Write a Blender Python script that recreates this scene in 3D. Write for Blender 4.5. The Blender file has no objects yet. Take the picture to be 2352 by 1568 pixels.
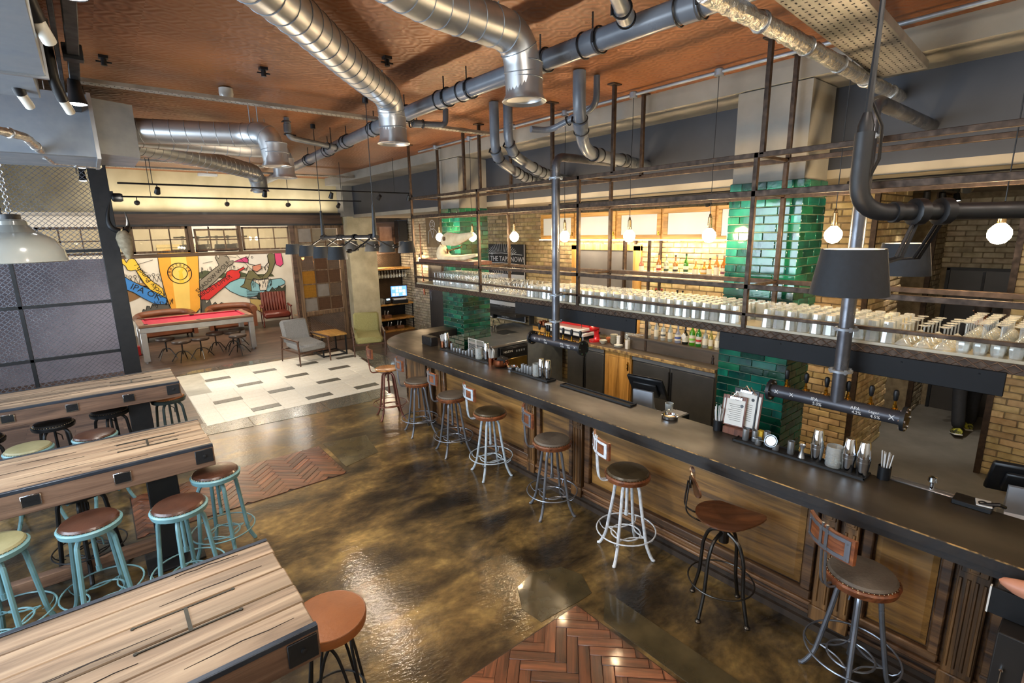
import bpy, math, random
from mathutils import Vector, Matrix, Euler, noise
random.seed(7)
PI = math.pi
sc = bpy.context.scene
col = sc.collection
# ------------------------------------------------------------------ camera
cam_d = bpy.data.cameras.new('camera'); cam = bpy.data.objects.new('camera', cam_d); col.objects.link(cam)
YAW, PIT, ROL = math.radians(39.113), math.radians(12.198), math.radians(-1.058)
_f = Vector((math.sin(YAW), math.cos(YAW), 0)); _r = Vector((math.cos(YAW), -math.sin(YAW), 0)); _u = Vector((0, 0, 1))
_f2 = _f*math.cos(PIT)-_u*math.sin(PIT); _u2 = _u*math.cos(PIT)+_f*math.sin(PIT)
_r3 = _r*math.cos(ROL)+_u2*math.sin(ROL); _u3 = _u2*math.cos(ROL)-_r*math.sin(ROL)
m = Matrix((( _r3.x, _u3.x, -_f2.x, 0), (_r3.y, _u3.y, -_f2.y, 0), (_r3.z, _u3.z, -_f2.z, 2.75), (0, 0, 0, 1)))
cam.matrix_world = m
cam_d.sensor_width = 36; cam_d.lens = 36*1167.05/2352; cam_d.clip_start = .05
sc.camera = cam
# ------------------------------------------------------------------ world, exposure, render quality
sc.view_settings.view_transform = 'Standard'; sc.view_settings.look = 'None'
sc.view_settings.gamma = 1; sc.view_settings.use_curve_mapping = False
sc.view_settings.exposure = 0.62
W = bpy.data.worlds.new('world'); sc.world = W; W.use_nodes = True
W.node_tree.nodes['Background'].inputs[0].default_value = (.72, .84, 1, 1)
W.node_tree.nodes['Background'].inputs[1].default_value = 1.0
cy = sc.cycles
cy.max_bounces = 7; cy.diffuse_bounces = 3; cy.glossy_bounces = 3; cy.transmission_bounces = 6; cy.transparent_max_bounces = 16
cy.caustics_reflective = False; cy.caustics_refractive = False; cy.sample_clamp_indirect = 3.0; cy.sample_clamp_direct = 30
cy.use_denoising = True
try: cy.denoiser = 'OPENIMAGEDENOISE'
except Exception: pass
cy.use_adaptive_sampling = True; cy.adaptive_threshold = 0.02
# ------------------------------------------------------------------ lights
def area(name, loc, rot, sx, sy, power, color, spread=PI):
    d = bpy.data.lights.new(name, 'AREA'); d.shape = 'RECTANGLE'; d.size = sx; d.size_y = sy; d.energy = power; d.color = color; d.spread = spread
    o = bpy.data.objects.new(name, d); col.objects.link(o); o.location = loc; o.rotation_euler = rot
    return o
def point(name, loc, power, color, rad=.04):
    d = bpy.data.lights.new(name, 'POINT'); d.energy = power; d.color = color; d.shadow_soft_size = rad
    o = bpy.data.objects.new(name, d); col.objects.link(o); o.location = loc; return o
def spot(name, loc, to, power, color, ang=60, rad=.03, blend=.6):
    d = bpy.data.lights.new(name, 'SPOT'); d.energy = power; d.color = color; d.shadow_soft_size = rad; d.spot_size = math.radians(ang); d.spot_blend = blend
    o = bpy.data.objects.new(name, d); col.objects.link(o); o.location = loc
    o.rotation_euler = (Vector(to)-Vector(loc)).to_track_quat('-Z', 'Y').to_euler(); return o
WARM = (1, .72, .42); WARM2 = (1, .80, .58); DAY = (.70, .84, 1.0); NEU = (1, .93, .82)
area('window_daylight', (-2.95, 3.6, 2.2), (0, -PI/2, 0), 2.6, 5.0, 300, DAY)
area('window_daylight', (-2.95, 9.0, 2.2), (0, -PI/2, 0), 2.6, 3.5, 110, DAY)
for _p in ((-.6, -1.6, 3.9), (1.2, -1.8, 3.9), (3.0, -1.6, 3.9), (1.2, .3, 4.0)): point('added_highlight_point', _p, 34, NEU, .05)  # lamps added out of view, without fittings, for small sharp highlights
area('window_daylight', (-2.95, 14.9, 2.2), (0, -PI/2, 0), 2.6, 3.0, 90, (.9, .95, 1))
for _p in ((1.0, 15.6, 3.2), (2.2, 16.6, 3.2), (3.4, 15.6, 3.2), (4.4, 16.4, 3.2), (2.2, 14.6, 3.2)): point('added_lounge_fill', _p, 36, NEU, .05)  # invented points under the lounge ceiling that brighten the lounge and add sparkle
LSCALE = 1.15
area('lintel_strip', (2.6, 13.12, 3.32), (PI, 0, 0), 4.6, .08, 20, NEU)
# ------------------------------------------------------------------ materials
MATS = {}
def lin(c):
    if isinstance(c, str):
        c = c.lstrip('#'); c = tuple(int(c[i:i+2], 16)/255 for i in (0, 2, 4))
        return tuple(x/12.92 if x <= .04045 else ((x+.055)/1.055)**2.4 for x in c)+(1,)
    return tuple(c)+(1,) if len(c) == 3 else c
def nodes(name):
    mt = bpy.data.materials.new(name); mt.use_nodes = True; nt = mt.node_tree
    b = nt.nodes['Principled BSDF']; return mt, nt, b
def pm(name, c1, c2=None, rough=.5, metal=0.0, scale=6.0, stretch=(1, 1, 1), bump=0.0, bscale=None, rr=.0, rnd=0.0, detail=4.0, contrast=1.0, coat=0.0, alpha=None, trans=0.0, ior=1.45, spec=None, hue=0.0, coatr=.05):
    """two tone procedural material: noise between c1 and c2, per object tint rnd, roughness wobble rr, bump"""
    if name in MATS: return MATS[name]
    mt, nt, b = nodes(name); N = nt.nodes.new; L = nt.links.new
    c1 = lin(c1); c2 = lin(c2) if c2 else tuple(x*.8 for x in c1[:3])+(1,)
    tc = N('ShaderNodeTexCoord'); mp = N('ShaderNodeMapping'); L(tc.outputs['Object'], mp.inputs[0]); mp.inputs['Scale'].default_value = stretch
    oi = N('ShaderNodeObjectInfo')
    off = N('ShaderNodeVectorMath'); off.operation = 'SCALE'; off.inputs[0].default_value = (13.1, 7.7, 5.3); L(oi.outputs['Random'], off.inputs['Scale'])
    ad = N('ShaderNodeVectorMath'); L(mp.outputs[0], ad.inputs[0]); L(off.outputs[0], ad.inputs[1])
    nz = N('ShaderNodeTexNoise'); nz.inputs['Scale'].default_value = scale; nz.inputs['Detail'].default_value = detail; L(ad.outputs[0], nz.inputs['Vector'])
    cr = N('ShaderNodeValToRGB'); w = .22/contrast
    cr.color_ramp.elements[0].position = .5-w; cr.color_ramp.elements[1].position = .5+w
    cr.color_ramp.elements[0].color = c1; cr.color_ramp.elements[1].color = c2
    L(nz.outputs[0], cr.inputs[0]); outc = cr.outputs[0]
    if rnd or hue:
        hs = N('ShaderNodeHueSaturation'); L(outc, hs.inputs['Color'])
        at = N('ShaderNodeAttribute'); at.attribute_name = 'rnd'
        sm = N('ShaderNodeMath'); sm.operation = 'ADD'; L(oi.outputs['Random'], sm.inputs[0]); L(at.outputs['Fac'], sm.inputs[1])
        fr = N('ShaderNodeMath'); fr.operation = 'FRACT'; L(sm.outputs[0], fr.inputs[0])
        mr = N('ShaderNodeMapRange'); L(fr.outputs[0], mr.inputs[0]); mr.inputs['To Min'].default_value = 1-rnd; mr.inputs['To Max'].default_value = 1+rnd
        L(mr.outputs[0], hs.inputs['Value'])
        if hue:
            m2 = N('ShaderNodeMath'); m2.operation = 'MULTIPLY'; m2.inputs[1].default_value = 7.31; L(fr.outputs[0], m2.inputs[0])
            f2 = N('ShaderNodeMath'); f2.operation = 'FRACT'; L(m2.outputs[0], f2.inputs[0])
            m3 = N('ShaderNodeMapRange'); L(f2.outputs[0], m3.inputs[0]); m3.inputs['To Min'].default_value = .5-hue; m3.inputs['To Max'].default_value = .5+hue
            L(m3.outputs[0], hs.inputs['Hue'])
        outc = hs.outputs[0]
    L(outc, b.inputs['Base Color'])
    b.inputs['Roughness'].default_value = rough; b.inputs['Metallic'].default_value = metal
    if spec is not None: b.inputs['Specular IOR Level'].default_value = spec
    if rr:
        m4 = N('ShaderNodeMapRange'); L(nz.outputs[0], m4.inputs[0]); m4.inputs['From Min'].default_value = .3; m4.inputs['From Max'].default_value = .7
        m4.inputs['To Min'].default_value = max(.02, rough-rr); m4.inputs['To Max'].default_value = min(1, rough+rr); L(m4.outputs[0], b.inputs['Roughness'])
    if bump:
        bp = N('ShaderNodeBump'); bp.inputs['Strength'].default_value = bump; bp.inputs['Distance'].default_value = .01
        if bscale:
            n2 = N('ShaderNodeTexNoise'); n2.inputs['Scale'].default_value = bscale; n2.inputs['Detail'].default_value = 5; L(ad.outputs[0], n2.inputs['Vector']); L(n2.outputs[0], bp.inputs['Height'])
        else: L(nz.outputs[0], bp.inputs['Height'])
        L(bp.outputs[0], b.inputs['Normal'])
    if coat: b.inputs['Coat Weight'].default_value = coat; b.inputs['Coat Roughness'].default_value = coatr
    if trans: b.inputs['Transmission Weight'].default_value = trans; b.inputs['IOR'].default_value = ior
    if alpha is not None: b.inputs['Alpha'].default_value = alpha
    MATS[name] = mt; return mt
def glow(name, c, s):
    if name in MATS: return MATS[name]
    mt, nt, b = nodes(name)
    b.inputs['Base Color'].default_value = lin(c); b.inputs['Emission Color'].default_value = lin(c); b.inputs['Emission Strength'].default_value = s
    tc = nt.nodes.new('ShaderNodeTexNoise'); tc.inputs['Scale'].default_value = 3
    mr = nt.nodes.new('ShaderNodeMapRange'); nt.links.new(tc.outputs[0], mr.inputs[0]); mr.inputs['To Min'].default_value = s*.95; mr.inputs['To Max'].default_value = s*1.05
    nt.links.new(mr.outputs[0], b.inputs['Emission Strength']); MATS[name] = mt; return mt
def thin_glass(name, tint, refl=.25, dens=.0, rough=.02):
    """cheap thin glass: transparent mixed with a glossy coat by fresnel-like facing, plus a little diffuse"""
    if name in MATS: return MATS[name]
    mt = bpy.data.materials.new(name); mt.use_nodes = True; nt = mt.node_tree; nt.nodes.clear(); N = nt.nodes.new; L = nt.links.new
    o = N('ShaderNodeOutputMaterial'); t = N('ShaderNodeBsdfTransparent'); t.inputs[0].default_value = lin(tint)
    g = N('ShaderNodeBsdfGlossy'); g.inputs['Roughness'].default_value = rough; g.inputs[0].default_value = (1, 1, 1, 1)
    lw = N('ShaderNodeLayerWeight'); lw.inputs[0].default_value = .55
    nz = N('ShaderNodeTexNoise'); nz.inputs['Scale'].default_value = 8
    mr = N('ShaderNodeMapRange'); L(lw.outputs['Facing'], mr.inputs[0]); mr.inputs['To Min'].default_value = refl*.12; mr.inputs['To Max'].default_value = min(1, refl*2.6)
    mx = N('ShaderNodeMixShader'); L(mr.outputs[0], mx.inputs[0]); L(t.outputs[0], mx.inputs[1]); L(g.outputs[0], mx.inputs[2])
    last = mx.outputs[0]
    if dens:
        d = N('ShaderNodeBsdfDiffuse'); d.inputs[0].default_value = lin(tint)
        m5 = N('ShaderNodeMapRange'); L(nz.outputs[0], m5.inputs[0]); m5.inputs['To Min'].default_value = dens*.7; m5.inputs['To Max'].default_value = min(1, dens*1.3)
        m2 = N('ShaderNodeMixShader'); L(m5.outputs[0], m2.inputs[0]); L(last, m2.inputs[1]); L(d.outputs[0], m2.inputs[2]); last = m2.outputs[0]
    L(last, o.inputs[0]); MATS[name] = mt; return mt
def wood(name, c1, c2, c3, scale=3.0, axis=0, rough=.5, bump=.3, rnd=.12, coat=0.0, mott=0.0):
    """grained wood running along axis: stretched noise + dark streaks"""
    if name in MATS: return MATS[name]
    mt, nt, b = nodes(name); N = nt.nodes.new; L = nt.links.new
    tc = N('ShaderNodeTexCoord'); oi = N('ShaderNodeObjectInfo')
    mp = N('ShaderNodeMapping'); L(tc.outputs['Object'], mp.inputs[0]); s = [11, 11, 11]; s[axis] = .7; mp.inputs['Scale'].default_value = s
    off = N('ShaderNodeVectorMath'); off.operation = 'SCALE'; off.inputs[0].default_value = (23.1, 17.7, 9.3); L(oi.outputs['Random'], off.inputs['Scale'])
    ad = N('ShaderNodeVectorMath'); L(mp.outputs[0], ad.inputs[0]); L(off.outputs[0], ad.inputs[1])
    n1 = N('ShaderNodeTexNoise'); n1.inputs['Scale'].default_value = scale; n1.inputs['Detail'].default_value = 6; n1.inputs['Roughness'].default_value = .62; n1.inputs['Distortion'].default_value = .6; L(ad.outputs[0], n1.inputs['Vector'])
    cr = N('ShaderNodeValToRGB'); e = cr.color_ramp.elements; e[0].position = .30; e[0].color = lin(c3); e[1].position = .68; e[1].color = lin(c1)
    k = e.new(.47); k.color = lin(c2); L(n1.outputs[0], cr.inputs[0])
    n2 = N('ShaderNodeTexNoise'); n2.inputs['Scale'].default_value = scale*.35; n2.inputs['Detail'].default_value = 2; L(ad.outputs[0], n2.inputs['Vector'])
    hs = N('ShaderNodeHueSaturation'); L(cr.outputs[0], hs.inputs['Color'])
    at = N('ShaderNodeAttribute'); at.attribute_name = 'rnd'
    sm = N('ShaderNodeMath'); sm.operation = 'ADD'; L(oi.outputs['Random'], sm.inputs[0]); L(at.outputs['Fac'], sm.inputs[1])
    fr = N('ShaderNodeMath'); fr.operation = 'FRACT'; L(sm.outputs[0], fr.inputs[0])
    m1 = N('ShaderNodeMapRange'); L(fr.outputs[0], m1.inputs[0]); m1.inputs['To Min'].default_value = 1-rnd; m1.inputs['To Max'].default_value = 1+rnd
    m2 = N('ShaderNodeMapRange'); L(n2.outputs[0], m2.inputs[0]); m2.inputs['From Min'].default_value = .3; m2.inputs['From Max'].default_value = .7; m2.inputs['To Min'].default_value = .75-mott; m2.inputs['To Max'].default_value = 1.2+mott
    mm = N('ShaderNodeMath'); mm.operation = 'MULTIPLY'; L(m1.outputs[0], mm.inputs[0]); L(m2.outputs[0], mm.inputs[1]); L(mm.outputs[0], hs.inputs['Value'])
    L(hs.outputs[0], b.inputs['Base Color']); b.inputs['Roughness'].default_value = rough
    bp = N('ShaderNodeBump'); bp.inputs['Strength'].default_value = bump; bp.inputs['Distance'].default_value = .008; L(n1.outputs[0], bp.inputs['Height']); L(bp.outputs[0], b.inputs['Normal'])
    if coat: b.inputs['Coat Weight'].default_value = coat; b.inputs['Coat Roughness'].default_value = .08
    MATS[name] = mt; return mt
# ------------------------------------------------------------------ mesh building
def T(x=0, y=0, z=0): return Matrix.Translation((x, y, z))
def RZ(a): return Matrix.Rotation(a, 4, 'Z')
def RX(a): return Matrix.Rotation(a, 4, 'X')
def RY(a): return Matrix.Rotation(a, 4, 'Y')
class MB:
    def __init__(s): s.v = []; s.f = []; s.r = []; s.cur = 0.0
    def add(s, vs, fs, M=None):
        n = len(s.v)
        s.v += [tuple(M @ Vector(v)) for v in vs] if M is not None else [tuple(v) for v in vs]
        s.f += [tuple(i+n for i in f) for f in fs]; s.r += [s.cur]*len(fs); return s
    def box(s, x0, x1, y0, y1, z0, z1, M=None, b=0):
        if x1 < x0: x0, x1 = x1, x0
        if y1 < y0: y0, y1 = y1, y0
        if z1 < z0: z0, z1 = z1, z0
        if not b:
            return s.add([(x0, y0, z0), (x1, y0, z0), (x1, y1, z0), (x0, y1, z0), (x0, y0, z1), (x1, y0, z1), (x1, y1, z1), (x0, y1, z1)],
                         [(0, 3, 2, 1), (4, 5, 6, 7), (0, 1, 5, 4), (1, 2, 6, 5), (2, 3, 7, 6), (3, 0, 4, 7)], M)
        b = min(b, (x1-x0)*.45, (y1-y0)*.45, (z1-z0)*.45)
        X = (x0, x1); Y = (y0, y1); Z = (z0, z1); vs = []; idx = {}
        for i in (0, 1):
            for j in (0, 1):
                for k in (0, 1):
                    sx = b if i == 0 else -b; sy = b if j == 0 else -b; sz = b if k == 0 else -b
                    for a, p in enumerate(((X[i], Y[j]+sy, Z[k]+sz), (X[i]+sx, Y[j], Z[k]+sz), (X[i]+sx, Y[j]+sy, Z[k]))):
                        idx[i, j, k, a] = len(vs); vs.append(p)
        I = idx; F = []
        F.append((I[0,0,0,0], I[0,0,1,0], I[0,1,1,0], I[0,1,0,0])); F.append((I[1,0,0,0], I[1,1,0,0], I[1,1,1,0], I[1,0,1,0]))
        F.append((I[0,0,0,1], I[1,0,0,1], I[1,0,1,1], I[0,0,1,1])); F.append((I[0,1,0,1], I[0,1,1,1], I[1,1,1,1], I[1,1,0,1]))
        F.append((I[0,0,0,2], I[0,1,0,2], I[1,1,0,2], I[1,0,0,2])); F.append((I[0,0,1,2], I[1,0,1,2], I[1,1,1,2], I[0,1,1,2]))
        for j in (0, 1):
            for k in (0, 1):
                q = (I[0,j,k,1], I[1,j,k,1], I[1,j,k,2], I[0,j,k,2]); F.append(q if (j+k) % 2 else q[::-1])
        for i in (0, 1):
            for k in (0, 1):
                q = (I[i,0,k,0], I[i,1,k,0], I[i,1,k,2], I[i,0,k,2]); F.append(q if (i+k) % 2 == 0 else q[::-1])
        for i in (0, 1):
            for j in (0, 1):
                q = (I[i,j,0,0], I[i,j,1,0], I[i,j,1,1], I[i,j,0,1]); F.append(q if (i+j) % 2 else q[::-1])
        for i in (0, 1):
            for j in (0, 1):
                for k in (0, 1):
                    q = (I[i,j,k,0], I[i,j,k,1], I[i,j,k,2]); F.append(q if (i+j+k) % 2 else q[::-1])
        return s.add(vs, F, M)
    def tube(s, pts, r, n=8, closed=False, cap=True, M=None):
        pts = [Vector(p) for p in pts]; k = len(pts); rs = r if isinstance(r, (list, tuple)) else [r]*k
        tan = []
        for i in range(k):
            a = pts[(i-1) % k] if (closed or i) else pts[i]; c = pts[(i+1) % k] if (closed or i < k-1) else pts[i]
            t = (c-a); tan.append(t.normalized() if t.length > 1e-9 else Vector((0, 0, 1)))
        up = Vector((0, 0, 1)) if abs(tan[0].z) < .9 else Vector((1, 0, 0))
        nrm = tan[0].cross(up).normalized(); vs = []
        for i in range(k):
            if i:
                ax = tan[i-1].cross(tan[i])
                if ax.length > 1e-7: nrm = Matrix.Rotation(tan[i-1].angle(tan[i]), 3, ax.normalized()) @ nrm
            bn = tan[i].cross(nrm).normalized()
            for j in range(n):
                a = 2*PI*j/n; vs.append(pts[i]+(nrm*math.cos(a)+bn*math.sin(a))*rs[i])
        F = []
        for i in range(k if closed else k-1):
            for j in range(n):
                a = i*n+j; b = i*n+(j+1) % n; c = ((i+1) % k)*n+(j+1) % n; d = ((i+1) % k)*n+j; F.append((a, b, c, d))
        if cap and not closed: F.append(tuple(range(n-1, -1, -1))); F.append(tuple((k-1)*n+j for j in range(n)))
        return s.add(vs, F, M)
    def lathe(s, prof, n=16, M=None, cap0=True, cap1=True):
        """prof = [(radius, z)...] about Z"""
        vs = []
        for r, z in prof:
            for j in range(n): a = 2*PI*j/n; vs.append((r*math.cos(a), r*math.sin(a), z))
        F = []
        for i in range(len(prof)-1):
            for j in range(n): F.append((i*n+j, i*n+(j+1) % n, (i+1)*n+(j+1) % n, (i+1)*n+j))
        if cap0: F.append(tuple(range(n-1, -1, -1)))
        if cap1: F.append(tuple((len(prof)-1)*n+j for j in range(n)))
        return s.add(vs, F, M)
    def cyl(s, p0, p1, r, n=12, r2=None): return s.tube([p0, p1], [r, r if r2 is None else r2], n)
    def prism(s, poly, z0, z1, M=None):
        n = len(poly); a = sum(poly[i][0]*poly[(i+1) % n][1]-poly[(i+1) % n][0]*poly[i][1] for i in range(n))
        if a < 0: poly = poly[::-1]
        vs = [(x, y, z0) for x, y in poly]+[(x, y, z1) for x, y in poly]
        F = [tuple(range(n-1, -1, -1)), tuple(range(n, 2*n))]+[(i, (i+1) % n, n+(i+1) % n, n+i) for i in range(n)]
        return s.add(vs, F, M)
    def ring(s, R, r, n=24, m=6, M=None, ry=None):
        ry = ry or R
        return s.tube([(R*math.cos(2*PI*i/n), ry*math.sin(2*PI*i/n), 0) for i in range(n)], r, m, closed=True, M=M)
    def mesh(s, name='m', smooth=True):
        me = bpy.data.meshes.new(name); me.from_pydata(s.v, [], s.f)
        if smooth: me.shade_smooth(); me.set_sharp_from_angle(angle=math.radians(38))
        if any(s.r):
            at = me.attributes.new('rnd', 'FLOAT', 'FACE'); at.data.foreach_set('value', s.r)
        return me
    def build(s, name, mat, parent=None, loc=None, rot=None, kind=None, label=None, smooth=True):
        me = s.mesh(name, smooth); me.materials.append(mat)
        o = bpy.data.objects.new(name, me); col.objects.link(o)
        if parent: o.parent = parent
        if loc is not None: o.location = loc
        if rot is not None: o.rotation_euler = rot
        if kind: o['kind'] = kind
        if label: o['label'] = label
        return o
def inst(me, name, parent=None, loc=(0, 0, 0), rot=(0, 0, 0), scale=(1, 1, 1)):
    o = bpy.data.objects.new(name, me); col.objects.link(o)
    if parent: o.parent = parent
    o.location = loc; o.rotation_euler = rot; o.scale = scale; return o
def tag(o, label=None, cat=None, group=None, kind=None):
    if label: o['label'] = label
    if cat: o['category'] = cat
    if group: o['group'] = group
    if kind: o['kind'] = kind
    return o
def thing(name, label, cat, loc=(0, 0, 0), rz=0, group=None):
    o = bpy.data.objects.new(name, None); o.empty_display_size = .05; col.objects.link(o)
    o.location = loc; o.rotation_euler = (0, 0, rz); return tag(o, label, cat, group)
KIDS = {}
def dup(root, loc, rz=0, label=None, group=None, rot=None, scale=None):
    r = root.copy(); col.objects.link(r); r.location = loc; r.rotation_euler = rot or (0, 0, rz)
    if scale: r.scale = scale
    if label: r['label'] = label
    if group: r['group'] = group
    if root.name not in KIDS: KIDS[root.name] = [(c, list(c.children)) for c in root.children]
    for ch, gs in KIDS[root.name]:
        c = ch.copy(); col.objects.link(c); c.parent = r
        for g in gs: d = g.copy(); col.objects.link(d); d.parent = c
    return r
def struct(name, mb, mat, parent=None):
    o = mb.build(name, mat, parent, smooth=False)
    if not parent: o['kind'] = 'structure'
    return o
def bezier(p0, p1, p2, p3, n=8):
    out = []
    for i in range(n+1):
        t = i/n; a = (1-t)**3; b = 3*t*(1-t)**2; c = 3*t*t*(1-t); d = t**3
        out.append(Vector(p0)*a+Vector(p1)*b+Vector(p2)*c+Vector(p3)*d)
    return out
def arc_path(pts, rad=.1, n=5):
    """polyline with rounded corners"""
    P = [Vector(p) for p in pts]; out = [P[0]]
    for i in range(1, len(P)-1):
        a = (P[i-1]-P[i]); b = (P[i+1]-P[i]); r = min(rad, a.length*.49, b.length*.49); s0 = P[i]+a.normalized()*r; e0 = P[i]+b.normalized()*r
        for k in range(n+1):
            t = k/n; out.append(s0*(1-t)**2+P[i]*2*t*(1-t)+e0*t*t)
    out.append(P[-1]); return out
FONT = None
def text_mesh(txt, size, ext=.001, align='CENTER'):
    cu = bpy.data.curves.new('lettering', 'FONT'); cu.body = txt; cu.size = size; cu.extrude = ext; cu.align_x = align; cu.align_y = 'CENTER'; cu.resolution_u = 2
    o = bpy.data.objects.new('lettering', cu); col.objects.link(o)
    dg = bpy.context.evaluated_depsgraph_get(); me = bpy.data.meshes.new_from_object(o.evaluated_get(dg)); bpy.data.objects.remove(o); return me
def text(txt, size, mat, parent, M, ext=.0012, name='lettering', align='CENTER'):
    me = text_mesh(txt, size, ext, align); me.materials.clear(); me.materials.append(mat)
    o = bpy.data.objects.new(name, me); col.objects.link(o); o.parent = parent
    o.matrix_local = M; return o
# facing matrices: text reading on a plane whose normal is -X / -Y
FACE_MX = Matrix(((0, 0, -1, 0), (-1, 0, 0, 0), (0, 1, 0, 0), (0, 0, 0, 1)))   # local x -> -Y, local y -> Z, normal -X
FACE_MY = Matrix(((1, 0, 0, 0), (0, 0, -1, 0), (0, 1, 0, 0), (0, 0, 0, 1)))    # local x -> +X, normal -Y
# ================================================================== MATERIALS
steel = pm('galvanised_steel', '#cfd0d0', '#b4b7ba', rough=.34, metal=.88, scale=5, rr=.05)
steel_d = pm('grey_duct_steel', '#9aa1a8', '#7f8791', rough=.45, metal=.6, scale=5, rr=.08)
pvc = pm('grey_plastic_pipe', '#6d727a', '#555a62', rough=.32, scale=5, rr=.06)
blackm = pm('black_metal', '#15171a', '#0d0e11', rough=.45, metal=.2, scale=14, rr=.1)
blackw = pm('black_painted_steel', '#1c1f23', '#121417', rough=.5, metal=.15, scale=8, rr=.1)
rust = pm('rusted_steel', '#4c3a2b', '#2b221c', rough=.55, metal=.5, scale=20, rr=.1, bump=.15)
gunmet = pm('gunmetal_pipe', '#6b6d73', '#44444a', rough=.33, metal=.75, scale=6, rr=.1)
chrome = pm('chrome', '#e3e6ea', '#c6cbd1', rough=.08, metal=1, scale=8, rr=.03)
brass = pm('brass', '#d9a441', '#a8761f', rough=.22, metal=1, scale=12)
copper = pm('copper', '#d08a63', '#a55a3c', rough=.2, metal=1, scale=14, bump=.05)
concrete = pm('bare_concrete', '#98938a', '#6f6a60', rough=.85, scale=1.8, detail=8, bump=.25, bscale=22, contrast=.7)
concrete_l = pm('rough_plastered_concrete', '#e0d3ae', '#b7a985', rough=.9, scale=3.5, detail=8, bump=1.0, bscale=11)
plaster_w = pm('streaky_plaster', '#dccfa9', '#a3946c', rough=.85, scale=1.6, stretch=(1, 1, .8), detail=12, contrast=.8, bump=.1)
navy = pm('navy_painted_wall', '#34373f', '#2a2d34', rough=.6, scale=2, bump=.05)
soffit_m = pm('pale_plaster_soffit', '#a49a88', '#8a8172', rough=.8, scale=2)
greyfl = pm('grey_resin_floor', '#75716a', '#5e5a54', rough=.42, scale=2.5, detail=8, rr=.1, bump=.05)
offwhite = pm('off_white_paint', '#d8d4c8', '#c4c0b4', rough=.6, scale=5)
mortar = pm('mortar', '#8b7c63', '#6a5c47', rough=.95, scale=14, bump=.4)
mortar_p = pm('pale_mortar', '#9c8c70', '#7a6c54', rough=.95, scale=14, bump=.4)
brick_m = pm('london_brick', '#cdb78c', '#9d8558', rough=.9, scale=9, detail=7, bump=.5, rnd=.22, hue=.012)
brick_g = pm('pale_reclaimed_brick', '#c4b89f', '#8f836c', rough=.9, scale=9, detail=7, bump=.5, rnd=.2, hue=.01)
grout_g = pm('dark_grout', '#6b7a62', '#4a5546', rough=.8, scale=10)
tile_g = pm('green_glazed_tile', '#17624a', '#0a332e', rough=.12, scale=5, detail=3, bump=.12, bscale=20, rnd=.6, hue=.03, coat=.6)
tile_w = pm('cream_terrazzo_tile', '#f6efdf', '#e9e0cc', rough=.4, scale=30, rr=.05, rnd=.02)
tile_k = pm('dark_grey_terrazzo_tile', '#6b675c', '#4f4c43', rough=.4, scale=60, rr=.1, rnd=.1, contrast=2)
slab_g = pm('grey_speckled_terrazzo', '#6f6c60', '#4d4b42', rough=.25, scale=45, rr=.12, rnd=.08, contrast=1.6, coat=.5)
slab_b = pm('brown_grey_slab', '#564a32', '#2f2919', rough=.25, scale=5, detail=9, rr=.12, rnd=.08, coat=.6)
herr_m = wood('herringbone_oak_block', '#7c4a30', '#55311f', '#2e190f', scale=2.2, axis=0, rough=.32, rnd=.35, coat=.35, bump=.25)
glassm = thin_glass('drinking_glass', '#f4f6f4', refl=.32, dens=.2)
glass_p = thin_glass('window_pane', '#e9efe9', refl=.2, dens=.08)
frost = pm('frosted_glass', '#d9dad3', '#cdcec8', rough=.25, scale=2, stretch=(1, 1, .2))
whitep = pm('white_enamel', '#e8e8e4', '#d9d9d4', rough=.22, scale=5, coat=.5)
ply = wood('honey_oak', '#d9a860', '#c08f48', '#93662c', scale=2.0, axis=1, rough=.45, rnd=.06)
ply_z = wood('honey_oak_upright', '#d9a860', '#c08f48', '#93662c', scale=2.0, axis=2, rough=.45, rnd=.06)
paper = pm('white_paper', '#dedcd6', '#cfcdc6', rough=.8, scale=4)
chalk = pm('white_chalk_paint', '#e6e6e6', '#cfcfcf', rough=.9, scale=60)
slate = pm('chalkboard_black', '#2c2c2e', '#1f1f21', rough=.7, scale=4)
bulb_m = glow('glowing_bulb_glass', (1, .74, .43), 190); bulb_s = glow('small_bulb_glass', (1, .72, .40), 60)
lamp_w = glow('warm_lamp_glow', (1, .86, .66), 14)
lamp_c = glow('cool_lamp_glow', (1, .95, .86), 22)

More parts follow.
